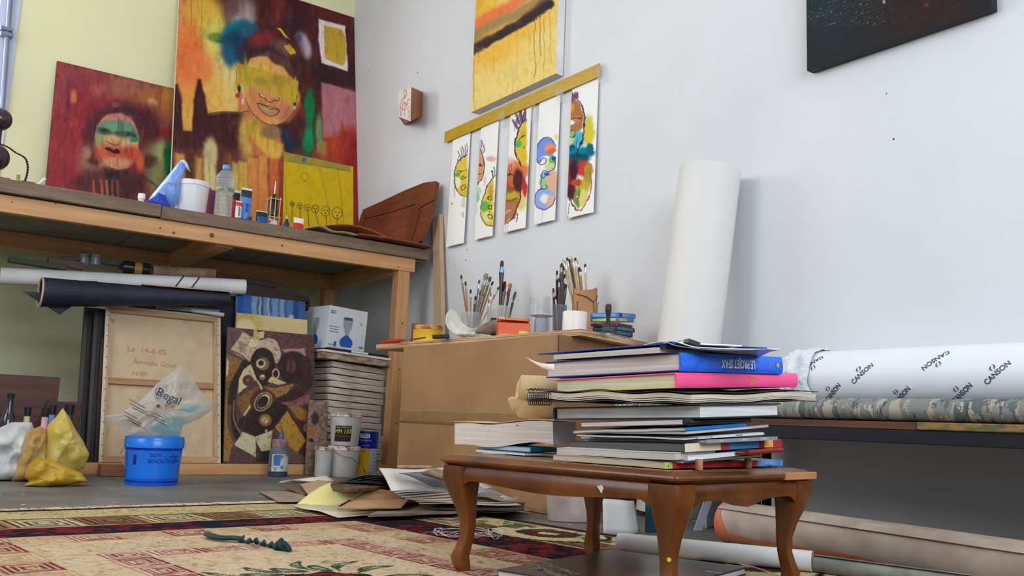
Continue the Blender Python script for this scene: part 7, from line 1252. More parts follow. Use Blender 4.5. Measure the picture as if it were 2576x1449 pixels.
def hardback(name, label, M_, w, l, th, cov, pg, spine='front', ct=.0026, covb=None, inset=.004, cov2=None, cat='book', group='books stacked on the coffee table', tag=None):
    """spine='front': spine on the short side y=0 face; 'left': spine along far long end (y=l); 'none' pages on both visible sides"""
    t = thing(name, label, cat, tuple(M_ @ V(w/2, l/2, -th)), group)
    part(MB().box(0, w, 0, l, -ct, 0, M_), 'cover', cov, t, bevel=.0009); part(MB().box(0, w, 0, l, -th, -th+ct, M_), 'back_cover', covb or cov, t, bevel=.0009)
    x0, x1, y0, y1 = inset, w-inset, inset, l-inset
    if spine == 'front': y0 = .003
    if spine == 'left': y1 = l-.003
    part(MB().box(x0, x1, y0, y1, -th+ct+.0002, -ct-.0002, M_), 'pages', pg, t)
    if spine in ('front', 'left'):
        ring = []; n = 9; rr = []
        for s_ in (0, 1):
            r_ = []
            for j in range(n):
                v_ = -1+2*j/(n-1); r_.append((w*s_, -.0035*(1-v_*v_)**.6, -th/2+v_*th/2))
            for j in range(n-1, -1, -1):
                v_ = -1+2*j/(n-1); r_.append((w*s_, .002, -th/2+v_*th/2*.98))
            rr.append(r_)
        Ms = M_ if spine == 'front' else M_ @ T(V(w, l, 0)) @ Matrix.Rotation(math.pi, 4, 'Z')
        part(MB().loft(rr, Ms), 'spine', cov2 or cov, t, smooth=True, angle=50)
    return t
def softmag(name, label, M_, w, l, th, cov, pg, wav=.0, seed=1, group='books stacked on the coffee table', cat='magazine', spine=None, sw=1., ns=24):
    """magazine: wavy page block with thin covers; wav = height of the waves"""
    t = thing(name, label, cat, tuple(M_ @ V(w/2, l/2, -th)), group)
    def wz(x, y): return wav*(n1(y*9+seed*3, x*5, seed)*2+.35*n1(y*30+seed, x*20, seed+5)*2)
    def blk(z0, z1, ins=0):
        nx, ny = 8, ns; A_ = [[V(ins+(w-2*ins)*i/nx, ins+(l-2*ins)*j/ny, 0) for j in range(ny+1)] for i in range(nx+1)]; vs = []
        for zz_ in (z1, z0):
            for i in range(nx+1):
                for j in range(ny+1): p_ = A_[i][j]; vs.append((p_.x, p_.y, zz_+wz(p_.x, p_.y)))
        m = ny+1; o = (nx+1)*m; fs = []
        for i in range(nx):
            for j in range(ny): a_ = i*m+j; fs += [(a_, a_+m, a_+m+1, a_+1), (o+a_, o+a_+1, o+a_+m+1, o+a_+m)]
        per = [j for j in range(m)]+[i*m+m-1 for i in range(1, nx+1)]+[nx*m+j for j in range(m-2, -1, -1)]+[i*m for i in range(nx-1, 0, -1)]
        for q_ in range(len(per)): a_, b_ = per[q_], per[(q_+1) % len(per)]; fs.append((a_, b_, o+b_, o+a_))
        return MB().add(vs, fs, M_)
    c_ = min(.0008, th*.25)
    part(blk(-th+c_, -c_, .0008), 'pages', pg, t, smooth=True, angle=40); part(blk(-c_+.0001, 0), 'cover', cov, t, smooth=True, angle=40); part(blk(-th, -th+c_-.0001), 'back_cover', cov, t, smooth=True, angle=40)
    if spine:
        for (u0, u1, m_, nm) in spine: part(MB().sheet([[M_ @ V(u0+(u1-u0)*i/6, -.0006, -th*(1-k_)+wz(u0+(u1-u0)*i/6, 0)) for k_ in (0, 1)] for i in range(7)], .0008), nm, m_, t)
    return t
pg_grey = pagesmat('pages_grey', (206, 200, 194)); pg_cream = pagesmat('pages_cream', (220, 206, 186)); pg_old = pagesmat('pages_old', (196, 178, 150)); pg_white = pagesmat('pages_white', (232, 234, 238)); pg_news = pagesmat('pages_news', (206, 196, 180)); pg_yel = pagesmat('pages_yellowish', (214, 208, 176))
def C(n, c, r=.4, **k): return mat(n, c, r, var=k.pop('var', .1), **k)
# 1 bottom magazine with red spine
M_, w, l, th = bookframe((1671, 1164), (1671, 1180), (1400, 1143), (1968, 1157), 9.5, 0, 12); M_.translation.z = max(M_.translation.z, .2572+th)
softmag('magazine', 'lowest worn magazine of the tall stack, with a red and blue spine', M_, w, l, th, C('cov_worn', (150, 140, 130)), pg_old, .0012, 3,
        spine=[(0, w*.055, C('tag_lime', (176, 206, 96)), 'number_tag'), (w*.056, w*.75, C('spine_red', (200, 46, 34), .35, c2=(170, 36, 30), scale=30), 'red_spine'), (w*.751, w, C('spine_blue', (64, 110, 200), .35, c2=(110, 160, 220), scale=40), 'blue_spine')])
t = SC.objects.get('magazine'); text('4', th*.75, M_ @ frame(V(w*.028, -.0012, -th/2), V(-1, 0, 0), V(0, 0, -1)), C('ink_dk', (30, 60, 30)), t, ext=.0001); text('LA PLUIE', th*.7, M_ @ frame(V(w*.55, -.0012, -th/2), V(1, 0, 0), V(0, 0, 1)), C('ink_orange', (230, 130, 60)), t, ext=.0001); text('HISTOIRES', th*.7, M_ @ frame(V(w*.86, -.0012, -th/2), V(1, 0, 0), V(0, 0, 1)), C('ink_pale2', (150, 200, 240)), t, ext=.0001)
specs = [
 ('magazine', 'thin dark green edged magazine just above the lowest one', (1716, 1158), (1716, 1166), (1430, 1150), (1914, 1143), 9, .02, C('cov_green', (50, 60, 34)), pg_news, .0004, None),
 ('magazine', 'bundle of cream newsprint magazines with an open lifted cover, low in the tall stack', (1698, 1140), (1698, 1158), (1399, 1127), (1800, 1128), 8, -.002, C('cov_pale', (206, 204, 200)), pg_news, .0012, None),
 ('magazine', 'black folded magazine with a curled edge and a multicoloured spine', (1722, 1115), (1722, 1136), (1433, 1111), (1965, 1104), 6, .004, C('cov_black', (40, 40, 42)), pagesmat('pages_dark', (90, 88, 84)), .0012, 'multi'),
 ('magazine', 'grey magazine with white lettering on its spine', (1775, 1106), (1775, 1115), (1470, 1104), (1955, 1098), 3, .02, C('cov_grey2', (104, 108, 112)), pg_grey, .0006, 'grey'),
 ('magazine', 'thin magazine with a white spine and small black print', (1756, 1098), (1756, 1104), (1460, 1098), (1921, 1088), 3, .02, C('cov_wt', (200, 202, 204)), pg_grey, .0006, 'white'),
 ('leaflet', 'white folded leaflet sticking out in the middle of the tall stack', (1720, 1104), (1720, 1106.5), (1451, 1094), (1919, 1087), 5, .0, C('leaf_w', (222, 224, 228)), pg_white, .0012, None),
 ('magazine', 'grey magazine with a pale right end under the bright blue one', (1725, 1085), (1725, 1092), (1445, 1083), (1934, 1068), 5, .004, C('cov_g3', (180, 178, 172)), pg_grey, .0008, None),
 ('magazine', 'magazine with a bright blue spine beneath the black paperback', (1723, 1075), (1723, 1083), (1440, 1083), (1877, 1064), 5, .002, C('cov_g4', (120, 120, 124)), pg_grey, .0014, 'blue'),
]
for nm, lb, nt_, nb_, lt_, rt_, an, d_, cv, pg, wv, sp in specs:
    M_, w, l, th = bookframe(nt_, nb_, lt_, rt_, an, d_); spn = None
    if sp == 'multi': spn = [(w*a_, w*b_, m_, n_2) for a_, b_, m_, n_2 in ((0, .34, C('sp_cream', (222, 212, 186)), 'cream_spine'), (.341, .42, C('sp_red1', (190, 60, 70)), 'red_spine'), (.421, .74, C('sp_blue1', (60, 140, 196)), 'blue_spine'), (.741, .80, C('sp_maroon', (120, 36, 44)), 'maroon_spine'), (.801, .9, C('sp_yel', (226, 180, 80)), 'yellow_spine'), (.901, 1, C('sp_red2', (180, 44, 50)), 'red_spine'))]
    if sp == 'grey': spn = [(0, w, C('sp_grey', (138, 142, 146)), 'spine')]
    if sp == 'white': spn = [(w*.2, w, C('sp_white', (214, 216, 216)), 'spine')]
    if sp == 'blue': spn = [(0, w*.97, C('sp_azure', (0, 120, 206), .25), 'spine')]
    t = softmag(nm, lb, M_, w, l, th, cv, pg, wv, len(lb), spine=spn, cat='leaflet' if nm == 'leaflet' else 'magazine')
    if sp == 'grey':
        for u, s_ in ((.2, 'mois'), (.52, 'SEARCH'), (.8, 'COOPAIDS')): text(s_, th*.85, M_ @ frame(V(w*u, -.0014, -th/2), V(1, 0, 0), V(0, 0, 1)), C('ink_w', (235, 235, 235)), t, ext=.0001)
    if sp == 'white': text('Notre Librairie', th*.8, M_ @ frame(V(w*.6, -.0014, -th/2), V(-1, 0, 0), V(0, 0, -1)), C('ink_k', (40, 40, 44)), t, ext=.0001)
M_, w, l, th = bookframe((1730, 1147), (1730, 1159), (1480, 1142), (1889, 1132), 8, .012); softmag('paper_block', 'white paged booklet low in the tall stack before the dark red spine', M_, w, l, th, C('cov_w2', (226, 230, 240)), pg_white, 0, 5, cat='booklet')
M_, w, l, th = bookframe((1880, 1132), (1880, 1144), (1640, 1128), (1967, 1126), 8, .10); hardback('book', 'dark red spined book at the right side, low in the tall stack', M_, w, l, th, C('red_dark', (150, 32, 34), .35), pg_grey)
M_, w, l, th = bookframe((1719, 1054), (1719, 1069), (1461, 1062), (1886, 1050), 4, .0); t = hardback('book', 'black spined paperback beneath the big dark hardback', M_, w, l, th, C('cov_k', (34, 34, 36), .3), pg_grey, ct=.0012, inset=.0006); text('BAMAKO', th*.6, M_ @ frame(V(w*.14, -.0042, -th/2), V(1, 0, 0), V(0, 0, 1)), C('ink_g', (90, 90, 92)), t, ext=.0001)
# big dark hardback, spine at the left end
M_, w, l, th = bookframe((1761, 1017), (1761, 1054), (1399, 1025), (1965, 1014), 3, .0, 4); dkc = mat('dark_slate_cover', (36, 42, 50), .35, var=.3, scale=20)
hardback('book', 'thick dark slate hardback with its spine at the left end of the stack', M_, w, l, th, dkc, pagesmat('pages_bright', (224, 222, 220)), spine='left', ct=.003, inset=.006)
# ring bound sketchbook, wavy
M_, w, l, th = bookframe((1738, 986), (1738, 1018), (1352, 984), (2052, 982), 4, -.005, 8); skc = mat('sketchbook_cover', (62, 64, 58), .6, c2=(44, 46, 44), scale=12)
t = thing('sketchbook', 'wavy ring bound sketchbook with dark covers under the pink book', 'sketchbook', tuple(M_ @ V(w/2, l/2, -th)), 'books stacked on the coffee table')
def wavy(u, v, s_): return .0026*math.sin(v*15+s_)*min(1, v*3+.25)+.0026*math.sin(u*9+1.5+s_*.4)-.0035*math.exp(-(u/.12)**2-(v/.12)**2)
def wsheet(z, th_, nm, m_, s_=0, ov=0., lab=None): return part(MB().sheet([[M_ @ V(-ov+(w+2*ov)*i/16, -ov+(l+ov)*j/34, z+wavy(i/16, j/34, s_)) for j in range(35)] for i in range(17)], th_), nm, m_, t, lab, smooth=True, angle=60)
wsheet(-.0010, .0014, 'cover', skc, 0, .004); wsheet(-th+.001, .0014, 'back_cover', skc, .5, .004)
wsheet(-th*.38, th*.36, 'pages', pagesmat('pages_sketch', (222, 208, 186)), .15); wsheet(-th*.66, th*.10, 'pages', pagesmat('pages_sketch', (222, 208, 186)), .35); wsheet(-th*.80, th*.07, 'pages', pagesmat('pages_sketch', (222, 208, 186)), .6)
b = MB(); blkw = mat('coil_black', (34, 34, 32), .35, metal=.4)
for i in range(40):
    xc = .006+i*(w-.012)/39; b.tube([M_ @ V(xc+.0012*math.sin(a), l-.004+.0085*math.cos(a), -th/2+(th*.62)*math.sin(a)+wavy(xc/w, 1, .2)) for a in np.linspace(0, 5.9, 12)], .0009, 5)
for i in range(11): b.tube([M_ @ V(.0+.0085*math.cos(a)*.5-.003, l-.07+i*.0062+.0012*math.sin(a), -th*.5-.004+(th*.62)*math.sin(a)) for a in np.linspace(0, 5.9, 12)], .0009, 5)
o = part(b, 'wire_coil', blkw, t); 
# pink book
M_, w, l, th = bookframe((1698, 937), (1698, 976), (1410, 955), (2002, 939), 0, -.002, 3); pk = mat('pink_cover', (250, 84, 146), .4, var=.06, scale=20); pkd = mat('pink_cover_edge', (206, 34, 90), .4)
t = hardback('book', 'pink hardback with a gold lettered spine and a yellow lower cover, under the blue book', M_, w, l, th, pk, pg_yel, covb=mat('yellow_cover', (206, 196, 30), .4), cov2=pk)
Ms = lambda u, v, M_=None: M_ @ frame(V(u, -.0042, v), V(-1, 0, 0), V(0, 0, -1))
text('LUMIERES', th*.40, Ms(w*.60, -th*.70, M_), mat('ink_gold', (236, 160, 90), .4), t, ext=.0001, sx=.6); text("D'AFRIQUES", th*.34, Ms(w*.60, -th*.32, M_), mat('ink_gold', (236, 160, 90), .4), t, ext=.0001, sx=.6)
# blue book
M_, w, l, th = bookframe((1706, 886), (1709, 934), (1390, 911), (1965, 898), -1, .002, 2); bc = mat('blue_cover', (40, 108, 226), .35, c2=(36, 62, 180), scale=40, detail=6, lo=.3, hi=.48, stretch=(1, 3, 3)); bcd = mat('navy_cover', (30, 60, 130), .4, var=.4, scale=30)
t = hardback('book', 'thick blue hardback with white spine lettering on top of the pink book', M_, w, l, th, bcd, pagesmat('pages_blue', (216, 210, 202)), cov2=bc, ct=.003)
wi = mat('ink_white', (238, 240, 244), .4); text('LE PROJET SFAX', th*.66, M_ @ frame(V(w*.535, -.0044, -th*.5), V(-1, 0, 0), V(0, 0, -1)), wi, t, ext=.0001, bold=.0004, sx=.62)
b = MB(); b.box(-.007, .007, .0105, .011, 0, .0002).box(-.007, .007, -.011, -.0105, 0, .0002).box(-.007, -.0065, -.011, .011, 0, .0002).box(.0065, .007, -.011, .011, 0, .0002)
b2 = MB().add(b.v, b.f, M_ @ frame(V(w*.85, -.0044, -th*.5), V(1, 0, 0), V(0, 0, 1)) @ Matrix.Scale(.75, 4)); part(b2, 'printed_frame', mat('ink_lilac', (150, 130, 220), .5), t); text('CERES', .007, M_ @ frame(V(w*.85, -.0044, -th*.5), V(0, 0, 1), V(-1, 0, 0)), mat('ink_lilac', (150, 130, 220), .5), t, ext=.0001)
b3 = MB().prism([((.0055 if j % 2 else .0035)*math.cos(j*math.pi/8), (.0055 if j % 2 else .0035)*math.sin(j*math.pi/8)) for j in range(16)], 0, .0003, M_ @ frame(V(w*.94, -.0042, -th*.5), V(1, 0, 0), V(0, 0, 1))); part(b3, 'emblem', mat('emblem_gold', (226, 170, 70), .5), t)
n_t = M_ @ V(0, l, -.006)
single(MB().sheet([[dpl(1394, 915, .22).lerp(dpl(1394, 936, .22), k_)*(1-f)+dpl(1322, 896, .24)*f+V(0, 0, -.006*math.sin(f*3)*(1)) for k_ in (0, .5, 1)] for f in np.linspace(0, 1, 10)], .0008), 'page_marker', mat('marker_cream', (236, 222, 200), .7), 'curled pointed cream paper strip sticking out left of the blue book', 'paper strip', smooth=2)
# thin hardback on top, tilted, with sleeve papers
M_, w, l, th = bookframe((1676, 862), (1678, 887), (1391, 890), (1930, 874), -6, .006, 0); bnav = mat('blue_navy_cover', (24, 60, 150), .35, var=.3, scale=20)
t = thing('open_book', 'thin blue hardback with lifted cover on top of the tall stack', 'book', tuple(M_ @ V(w/2, l/2, -th)), 'books stacked on the coffee table')
part(MB().box(0, w, 0, l, -.0028, 0, M_), 'cover', bnav, t, bevel=.0009); M3 = bookframe((1657, 873), (1657, 887), (1413, 893), (1930, 884), -4, .02, 0)
part(MB().box(0, w*.9, 0, M3[2], -M3[3], -.0003, M3[0]), 'pages', pg_grey, t); part(MB().box(.0, w*.98, .004, .02, -.0105, -.0033, M_), 'spine', mat('night_navy', (16, 20, 46), .4), t)
def slv(name, label, cat, pts, m, th_=.0008, d=0): # ribbon sheet along px points (front edge) going back
    fr_ = [dpl(x, y, d) for x, y in pts]; return single(MB().sheet([[p+fh*(.14*j/5)+V(0, 0, .003*math.sin(j*.8)) for j in range(6)] for p in spl3(fr_, 4)], th_), name, m, label, cat, smooth=2)
slv('plastic_sleeve', 'clear plastic sleeve with a rounded drooping corner on top of the tall stack', 'sleeve', [(1678, 861), (1700, 869), (1740, 875), (1800, 880), (1880, 880), (1930, 878), (1962, 882)], mat('sleeve', (190, 196, 210), .2, var=.1, spec=.7), d=.0)
slv('paper_sheaf', 'white paper sheaf with a folded front edge on top of the tall stack', 'paper', [(1702, 859), (1720, 865), (1750, 873), (1800, 876), (1880, 878), (1962, 878)], mat('sheaf_white', (232, 234, 240), .5, var=.04), .0016, .012)
slv('paper_sheet', 'thin white sheet lying behind the black clip on the tall stack', 'paper', [(1748, 864), (1790, 867), (1830, 868), (1866, 870)], mat('sheet_white', (244, 244, 246), .6, var=.03), .0024, .05)
c = dpl(1738, 867, .03); single(MB().box(-.012, .014, -.01, .01, 0, .008, T(c) @ Matrix.Rotation(-.3, 4, 'Z') @ Matrix.Rotation(.25, 4, 'Y')), 'binder_clip', mat('clip_black', (44, 46, 48), .4), 'black binder clip on the papers topping the tall stack', 'clip', bevel=.001)
slv('grey_card', 'grey card lying left of the binder clip on the tall stack', 'card', [(1622, 868), (1650, 862), (1700, 858), (1722, 856)], mat('card_grey', (180, 176, 170), .5), .0018, .05)
# ---- left group : small books, thick paperback, kraft envelope
P0s = P0.copy(); q0 = oZ(.2575, 1392, 1150); P0 = q0
M_, w, l, th = bookframe((1320, 1141), (1320, 1147), (1196, 1131), (1405, 1141), 4, .03); M_.translation.z = .2572+th; softmag('booklet', 'thin pale blue grey booklet lying on the table, lowest of the left pile', M_, w, l, th, C('c_bl', (160, 176, 190)), pg_white, 0, 4, cat='booklet', group='books on the left of the coffee table')
M_, w, l, th = bookframe((1334, 1125), (1334, 1138), (1200, 1117), (1420, 1124), 4, .04); hardback('book', 'small teal and grey paperback under the thick wavy paperback', M_, w, l, th, C('c_teal', (20, 110, 140)), pagesmat('pages_bluegrey', (190, 196, 200)), ct=.0012, inset=.001, group='books on the left of the coffee table')
M_, w, l, th = bookframe((1388, 1060), (1388, 1116), (1170, 1062), (1446, 1060), 4, .0, 10); t = thing('thick_paperback', 'thick wavy coverless paperback with a grey spine on the left of the coffee table', 'book', tuple(M_ @ V(w/2, l/2, -th)), 'books on the left of the coffee table')
def wv2(v): return -.004+.0065*math.sin(v*7.0+.4)*(1 if v < .85 else 1)-.012*max(0, v-.8)*3
rows = []
n_ = 30; vs = []; mb = MB()
for k_ in range(9):
    for j in range(n_+1): v = j/n_; vs.append(M_ @ V(0, l*v, -th*k_/8+wv2(v)*(.6+.4*k_/8)))
for k_ in range(9):
    for j in range(n_+1): v = j/n_; vs.append(M_ @ V(w, l*v, -th*k_/8+wv2(v)*(.6+.4*k_/8)))
m = n_+1; o = 9*m
for k_ in range(8):
    for j in range(n_): a = k_*m+j; mb.f += [(a, a+1, a+m+1, a+m), (o+a, o+a+m, o+a+m+1, o+a+1)]
for j in range(n_): mb.f += [(j, o+j, o+j+1, j+1), (8*m+j, 8*m+j+1, o+8*m+j+1, o+8*m+j)]
for k_ in range(8): mb.f += [(k_*m, k_*m+m, o+k_*m+m, o+k_*m), (k_*m+n_, o+k_*m+n_, o+k_*m+m+n_, k_*m+m+n_)]
mb.v = [tuple(v) for v in vs]; part(mb, 'pages', pagesmat('pages_thick', (226, 212, 202)), t, smooth=True)
part(MB().sheet([[M_ @ V(-.001+(w+.002)*i/6, -.0012, -th*k_/6*1.0+wv2(0)*(.6+.4*k_/6)) for k_ in range(7)] for i in range(7)], .0012), 'spine', mat('spine_pale_grey', (226, 230, 236), .5, var=.1, scale=14), t, smooth=True)
part(MB().box(-.0014, -.0002, l*.33, l*.345, -th*.16, -th*.10, M_ @ T(V(0, 0, wv2(.34)))), 'red_mark', mat('red_mark', (206, 80, 70), .6), t)
single(MB().sheet([[M_ @ V(.002+w*i/4*.9, l*(1.02-.0)*j/14, .0030+wv2(j/14)*.55+.004*max(0, j/14-.6)) for j in range(15)] for i in range(5)], .0011), 'cream_card', mat('cream_card', (214, 196, 158), .6), 'thin cream card lying on top of the thick wavy paperback', 'card', 'books on the left of the coffee table' and None, smooth=True)
pts = [(1312, 943), (1360, 945), (1408, 950), (1412, 1000), (1410, 1054), (1350, 1054), (1305, 1050), (1296, 1035), (1288, 1033), (1278, 1010), (1277, 1003), (1286, 998), (1296, 1000), (1300, 965)]
env = [dpl(x, y, .13) for x, y in pts]; t = thing('kraft_envelope', 'crumpled pale kraft packet standing upright behind the thick wavy paperback', 'packet', tuple(env[5])); part(puff(env, .012, .25, 6, 3, steps=2), 'packet', mat('kraft_pale', (214, 180, 132), .7, c2=(204, 166, 116), scale=6, bump=.3, bs=14), t, smooth=2)
part(MB().sheet([[dpl(x0, y0, .112).lerp(dpl(x1, y1, .112), k_) for k_ in (0, .5, 1)] for (x0, y0), (x1, y1) in (((1314, 945), (1304, 1001)), ((1350, 947), (1345, 1003)), ((1406, 952), (1406, 1004)))], .0014), 'flap', mat('kraft_pale_b', (218, 186, 140), .7), t, smooth=2)
P0 = P0s
# ---- art book under the table
c_ = [(1250, 1432), (1540, 1382), (1818, 1436)]; zb_ = .0252; a1, a2, a3 = oZ(zb_, *c_[0]), oZ(zb_, *c_[1]), oZ(zb_, *c_[2])
Mb = frame(a2, a1-a2, a3-a2); wB, lB = (a1-a2).length, (a3-a2).length
def art_cov(X, Y):
    A = Art(X, Y, (58, 60, 66), warp=3, seed=14); A.blob(1650, 1430, 120, 34, (84, 86, 92), .7); A.blob(1560, 1440, 130, 24, (104, 80, 70), .7); A.blob(1700, 1445, 110, 16, (140, 104, 88), .7); A.blob(1640, 1432, 50, 8, (70, 56, 54), .7); A.blob(1500, 1412, 14, 6, (70, 80, 40), .6); A.blob(1480, 1440, 50, 12, (92, 66, 58), .7, a=.7); A.blob(1420, 1425, 60, 24, (66, 56, 54), .8); A.tint((110, 90, 84), .3, 8, 4, .5, .8, .5, 1); A.grain(6, 3, 3); return A
t = thing('art_book', 'large dark art book lying on the rug under the coffee table', 'book', tuple((a1+a3)/2-V(0, 0, zb_-.008)))
part(gridmb(Mb, wB, lB, 120, 120, lambda X, Y: art_cov(X, Y).out(.9)), 'cover', vmat('gloss_cover', .25, .5), t)
part(MB().box(0, wB, 0, lB, -.003, -.0004, Mb), 'cover_board', mat('board_dark', (44, 42, 42), .4), t, bevel=.0008); part(MB().box(.003, wB-.003, .003, lB-.003, -.0145, -.0032, Mb), 'pages', pg_grey, t); part(MB().box(0, wB, 0, lB, -.0170, -.0147, Mb), 'back_board', mat('board_dark', (44, 42, 42), .4), t, bevel=.0008)
np_ = Mb.to_3x3() @ V(0, 0, 1)
def cvt(s, px, py, hp, m, dirpx=(1.0, .35), upv=None):
    p = onpl(Mb.translation+np_*.0006, np_, px, py); q = onpl(Mb.translation+np_*.0006, np_, px+20*dirpx[0], py+20*dirpx[1]); x = (q-p).normalized(); text(s, hp, frame(p, x, np_.cross(x)), m, t, ext=.0001, bold=.0006)
cvt('DEMAIN', 1372, 1436, .036, mat('ink_cover', (150, 144, 138), .5)); cvt('GRAND VINCI', 1395, 1426, .030, mat('ink_cover', (150, 144, 138), .5))
pe = onpl(Mb.translation, np_, 1795, 1440); text('GRAND', .012, frame(pe+V(0, 0, .001), V(.25, -1, 0), V(1, .25, 0)), wi, t, ext=.0001); 
# ================================================================ DAYBED on the right, rolls on the floor, papers
BX = 2.10; y0b, y1b = -.9, 2.30
bed = thing('daybed', 'low bench bed with a camouflage covered cushion on dark boards along the white wall', 'bed', (2.48, .45, 0))
def camouflage():
    m = mat('camouflage_cloth', (128, 132, 122), .85, scale=4, bump=.3, bs=14); nt_ = m.node_tree; N = nt_.nodes; L = nt_.links; B = N['Principled BSDF']
    tc = N.new('ShaderNodeTexCoord'); sn = N.new('ShaderNodeVectorMath'); sn.operation = 'SNAP'; sn.inputs[1].default_value = (.0035, .0032, .0028); L.new(tc.outputs['Object'], sn.inputs[0])
    def layer(sc_, seed, pos, col, prev):
        mp = N.new('ShaderNodeMapping'); mp.inputs['Scale'].default_value = (4, 13, 3); mp.inputs['Location'].default_value = (seed, seed*2, seed); mp.inputs['Rotation'].default_value = (.25, 0, 0); L.new(sn.outputs[0], mp.inputs[0]); nz = N.new('ShaderNodeTexNoise'); nz.inputs['Scale'].default_value = sc_; nz.inputs['Detail'].default_value = 5; nz.inputs['Roughness'].default_value = .6; L.new(mp.outputs[0], nz.inputs['Vector'])
        g_ = N.new('ShaderNodeMath'); g_.operation = 'GREATER_THAN'; g_.inputs[1].default_value = pos; L.new(nz.outputs['Fac'], g_.inputs[0]); mx = N.new('ShaderNodeMixRGB'); L.new(g_.outputs[0], mx.inputs[0]); mx.inputs[2].default_value = (*lin(col), 1)
        if isinstance(prev, tuple): mx.inputs[1].default_value = (*lin(prev), 1)
        else: L.new(prev, mx.inputs[1])
        return mx.outputs[0]
    o = layer(2.0, 3, .54, (164, 156, 138), (126, 127, 122)); o = layer(2.4, 8, .55, (92, 100, 98), o); o = layer(4.5, 15, .60, (72, 80, 82), o); o = layer(4, 22, .62, (176, 166, 144), o); L.new(o, B.inputs['Base Color']); return m
# rounded cushion
prof = [(BX+.03, .372), (BX+.004, .378), (BX-.006, .392), (BX-.006, .405), (BX+.004, .420), (BX+.03, .429), (BX+.3, .431), (XR-.02, .430), (XR-.012, .41), (XR-.012, .375)]
rings = []
for i in range(61):
    y = y0b+(y1b-y0b)*i/60; rings.append([(x+(.004*n1(y*9, k*.7, 3)*2 if k < 5 else 0), y, z+(.003*n1(y*5, k*.5, 8)*2 if z > .4 else 0)) for k, (x, z) in enumerate(prof)])
part(MB().loft(rings), 'cushion', camouflage(), bed, smooth=2)
bd = wood('bed_board', (112, 70, 42), (78, 48, 32), 1, 3, .5)
ys = oX(BX, 2304, 1075).y
part(MB().box(BX+.004, XR-.01, ys+.001, y1b-.01, .352, .371), 'board', bd, bed, bevel=.002); part(MB().box(BX, XR-.01, y0b, ys-.001, .353, .3715), 'board', mat('painted_board', (150, 110, 66), .5, c2=(84, 96, 56), scale=9, stretch=(1, 3, 8), lo=.4, hi=.55), bed, 'paint stained board end', bevel=.002)
part(MB().box(BX+.006, BX+.04, y0b, y1b-.03, .318, .3515), 'black_rail', mat('black_rail', (18, 20, 32), .6), bed, bevel=.002); part(MB().box(XR-.05, XR-.012, y0b, y1b-.03, .318, .3515), 'black_rail', mat('black_rail', (18, 20, 32), .6), bed, bevel=.002)
for y in (y1b-.10, y0b+.1): part(MB().box(XR-.10, XR-.075, y, y+.025, .001, .317), 'leg', mat('black_rail', (18, 20, 32), .6), bed); part(MB().box(XR-.16, XR-.135, y, y+.025, .001, .317), 'leg', mat('black_rail', (18, 20, 32), .6), bed)
# big white wrapped roll with printed marks
RR = .094; cx_, cz_ = 2.74, .4335+RR; ye = 1.95
def rollpt(y, a, o=0.): return V(cx_+(RR+o)*math.cos(a), y, cz_+(RR+o)*math.sin(a))
t = thing('wrapped_paper_roll', 'big white wrapped paper roll printed with blue marks lying on the camouflage cushion', 'paper roll', (cx_, .5, .4335))
rings = [[tuple(rollpt(y, 2*math.pi*j/56, .0012*n1(y*6+2, math.sin(2*math.pi*j/56)*2, 5))) for j in range(56)] for y in np.linspace(y0b+.1, ye, 40)]
part(MB().loft(rings), 'wrapping', mat('wrap_white', (232, 234, 240), .45, var=.03, spec=.4), t, smooth=True)
ink = mat('ink_wrap', (58, 82, 104), .5)
def rt(s, size, y, a, ang, par, m=ink, sx=1.):
    ca_, sa_ = math.cos(ang), math.sin(ang)
    def bend(p): u = p.x*ca_-p.y*sa_; v = p.x*sa_+p.y*ca_; return rollpt(y-u, a-v/RR, .0008+p.z)
    return text(s, size, I4, m, par, bend=bend, sx=sx, ext=.0002, bold=.0006*size/.03)
def rpx(px, py, seq):  # y and angle of a point of the roll seen at px,py : nearer hit of the sight line with the cylinder
    d = ray(px, py); A_ = d[0]**2+d[2]**2; B_ = -2*(d[0]*cx_+d[2]*(cz_-CH)); C_ = cx_**2+(cz_-CH)**2-RR**2
    D_ = max(0, B_*B_-4*A_*C_); tt = (-B_-math.sqrt(D_))/(2*A_); return d[1]*tt, math.atan2(CH+d[2]*tt-cz_, d[0]*tt-cx_) % (2*math.pi)
for px, py, ang, fl in ((2168, 940, 1, 0), (2508, 938, 1, 0), (2040, 915, 1, 1), (2352, 905, 1, 1), (2268, 996, 1, 0), (2420, 990, 1, 0), (2095, 988, 1, 0)):
    y, a = rpx(px, py, 0); an = math.radians(40) if not fl else math.radians(40+180)
    rt('CANSON', .0215, y, a, an, t, sx=1.05)
    # two small flame marks above the word
    for s_ in (-1, 1):
        q = []
        for k in range(7):
            f = k/6; uu = s_*(.003+.0042*math.sin(math.pi*f)); vv = .0135+.0145*f; uu += .004*f-.002; ua = uu*math.cos(an)-vv*math.sin(an); va = uu*math.sin(an)+vv*math.cos(an); q.append(rollpt(y-ua, a-va/RR, .0008))
        part(MB().tube(q, [.0005, .0013, .0019, .0022, .0017, .0011, .0005], 6), 'printed_flame', ink, t)
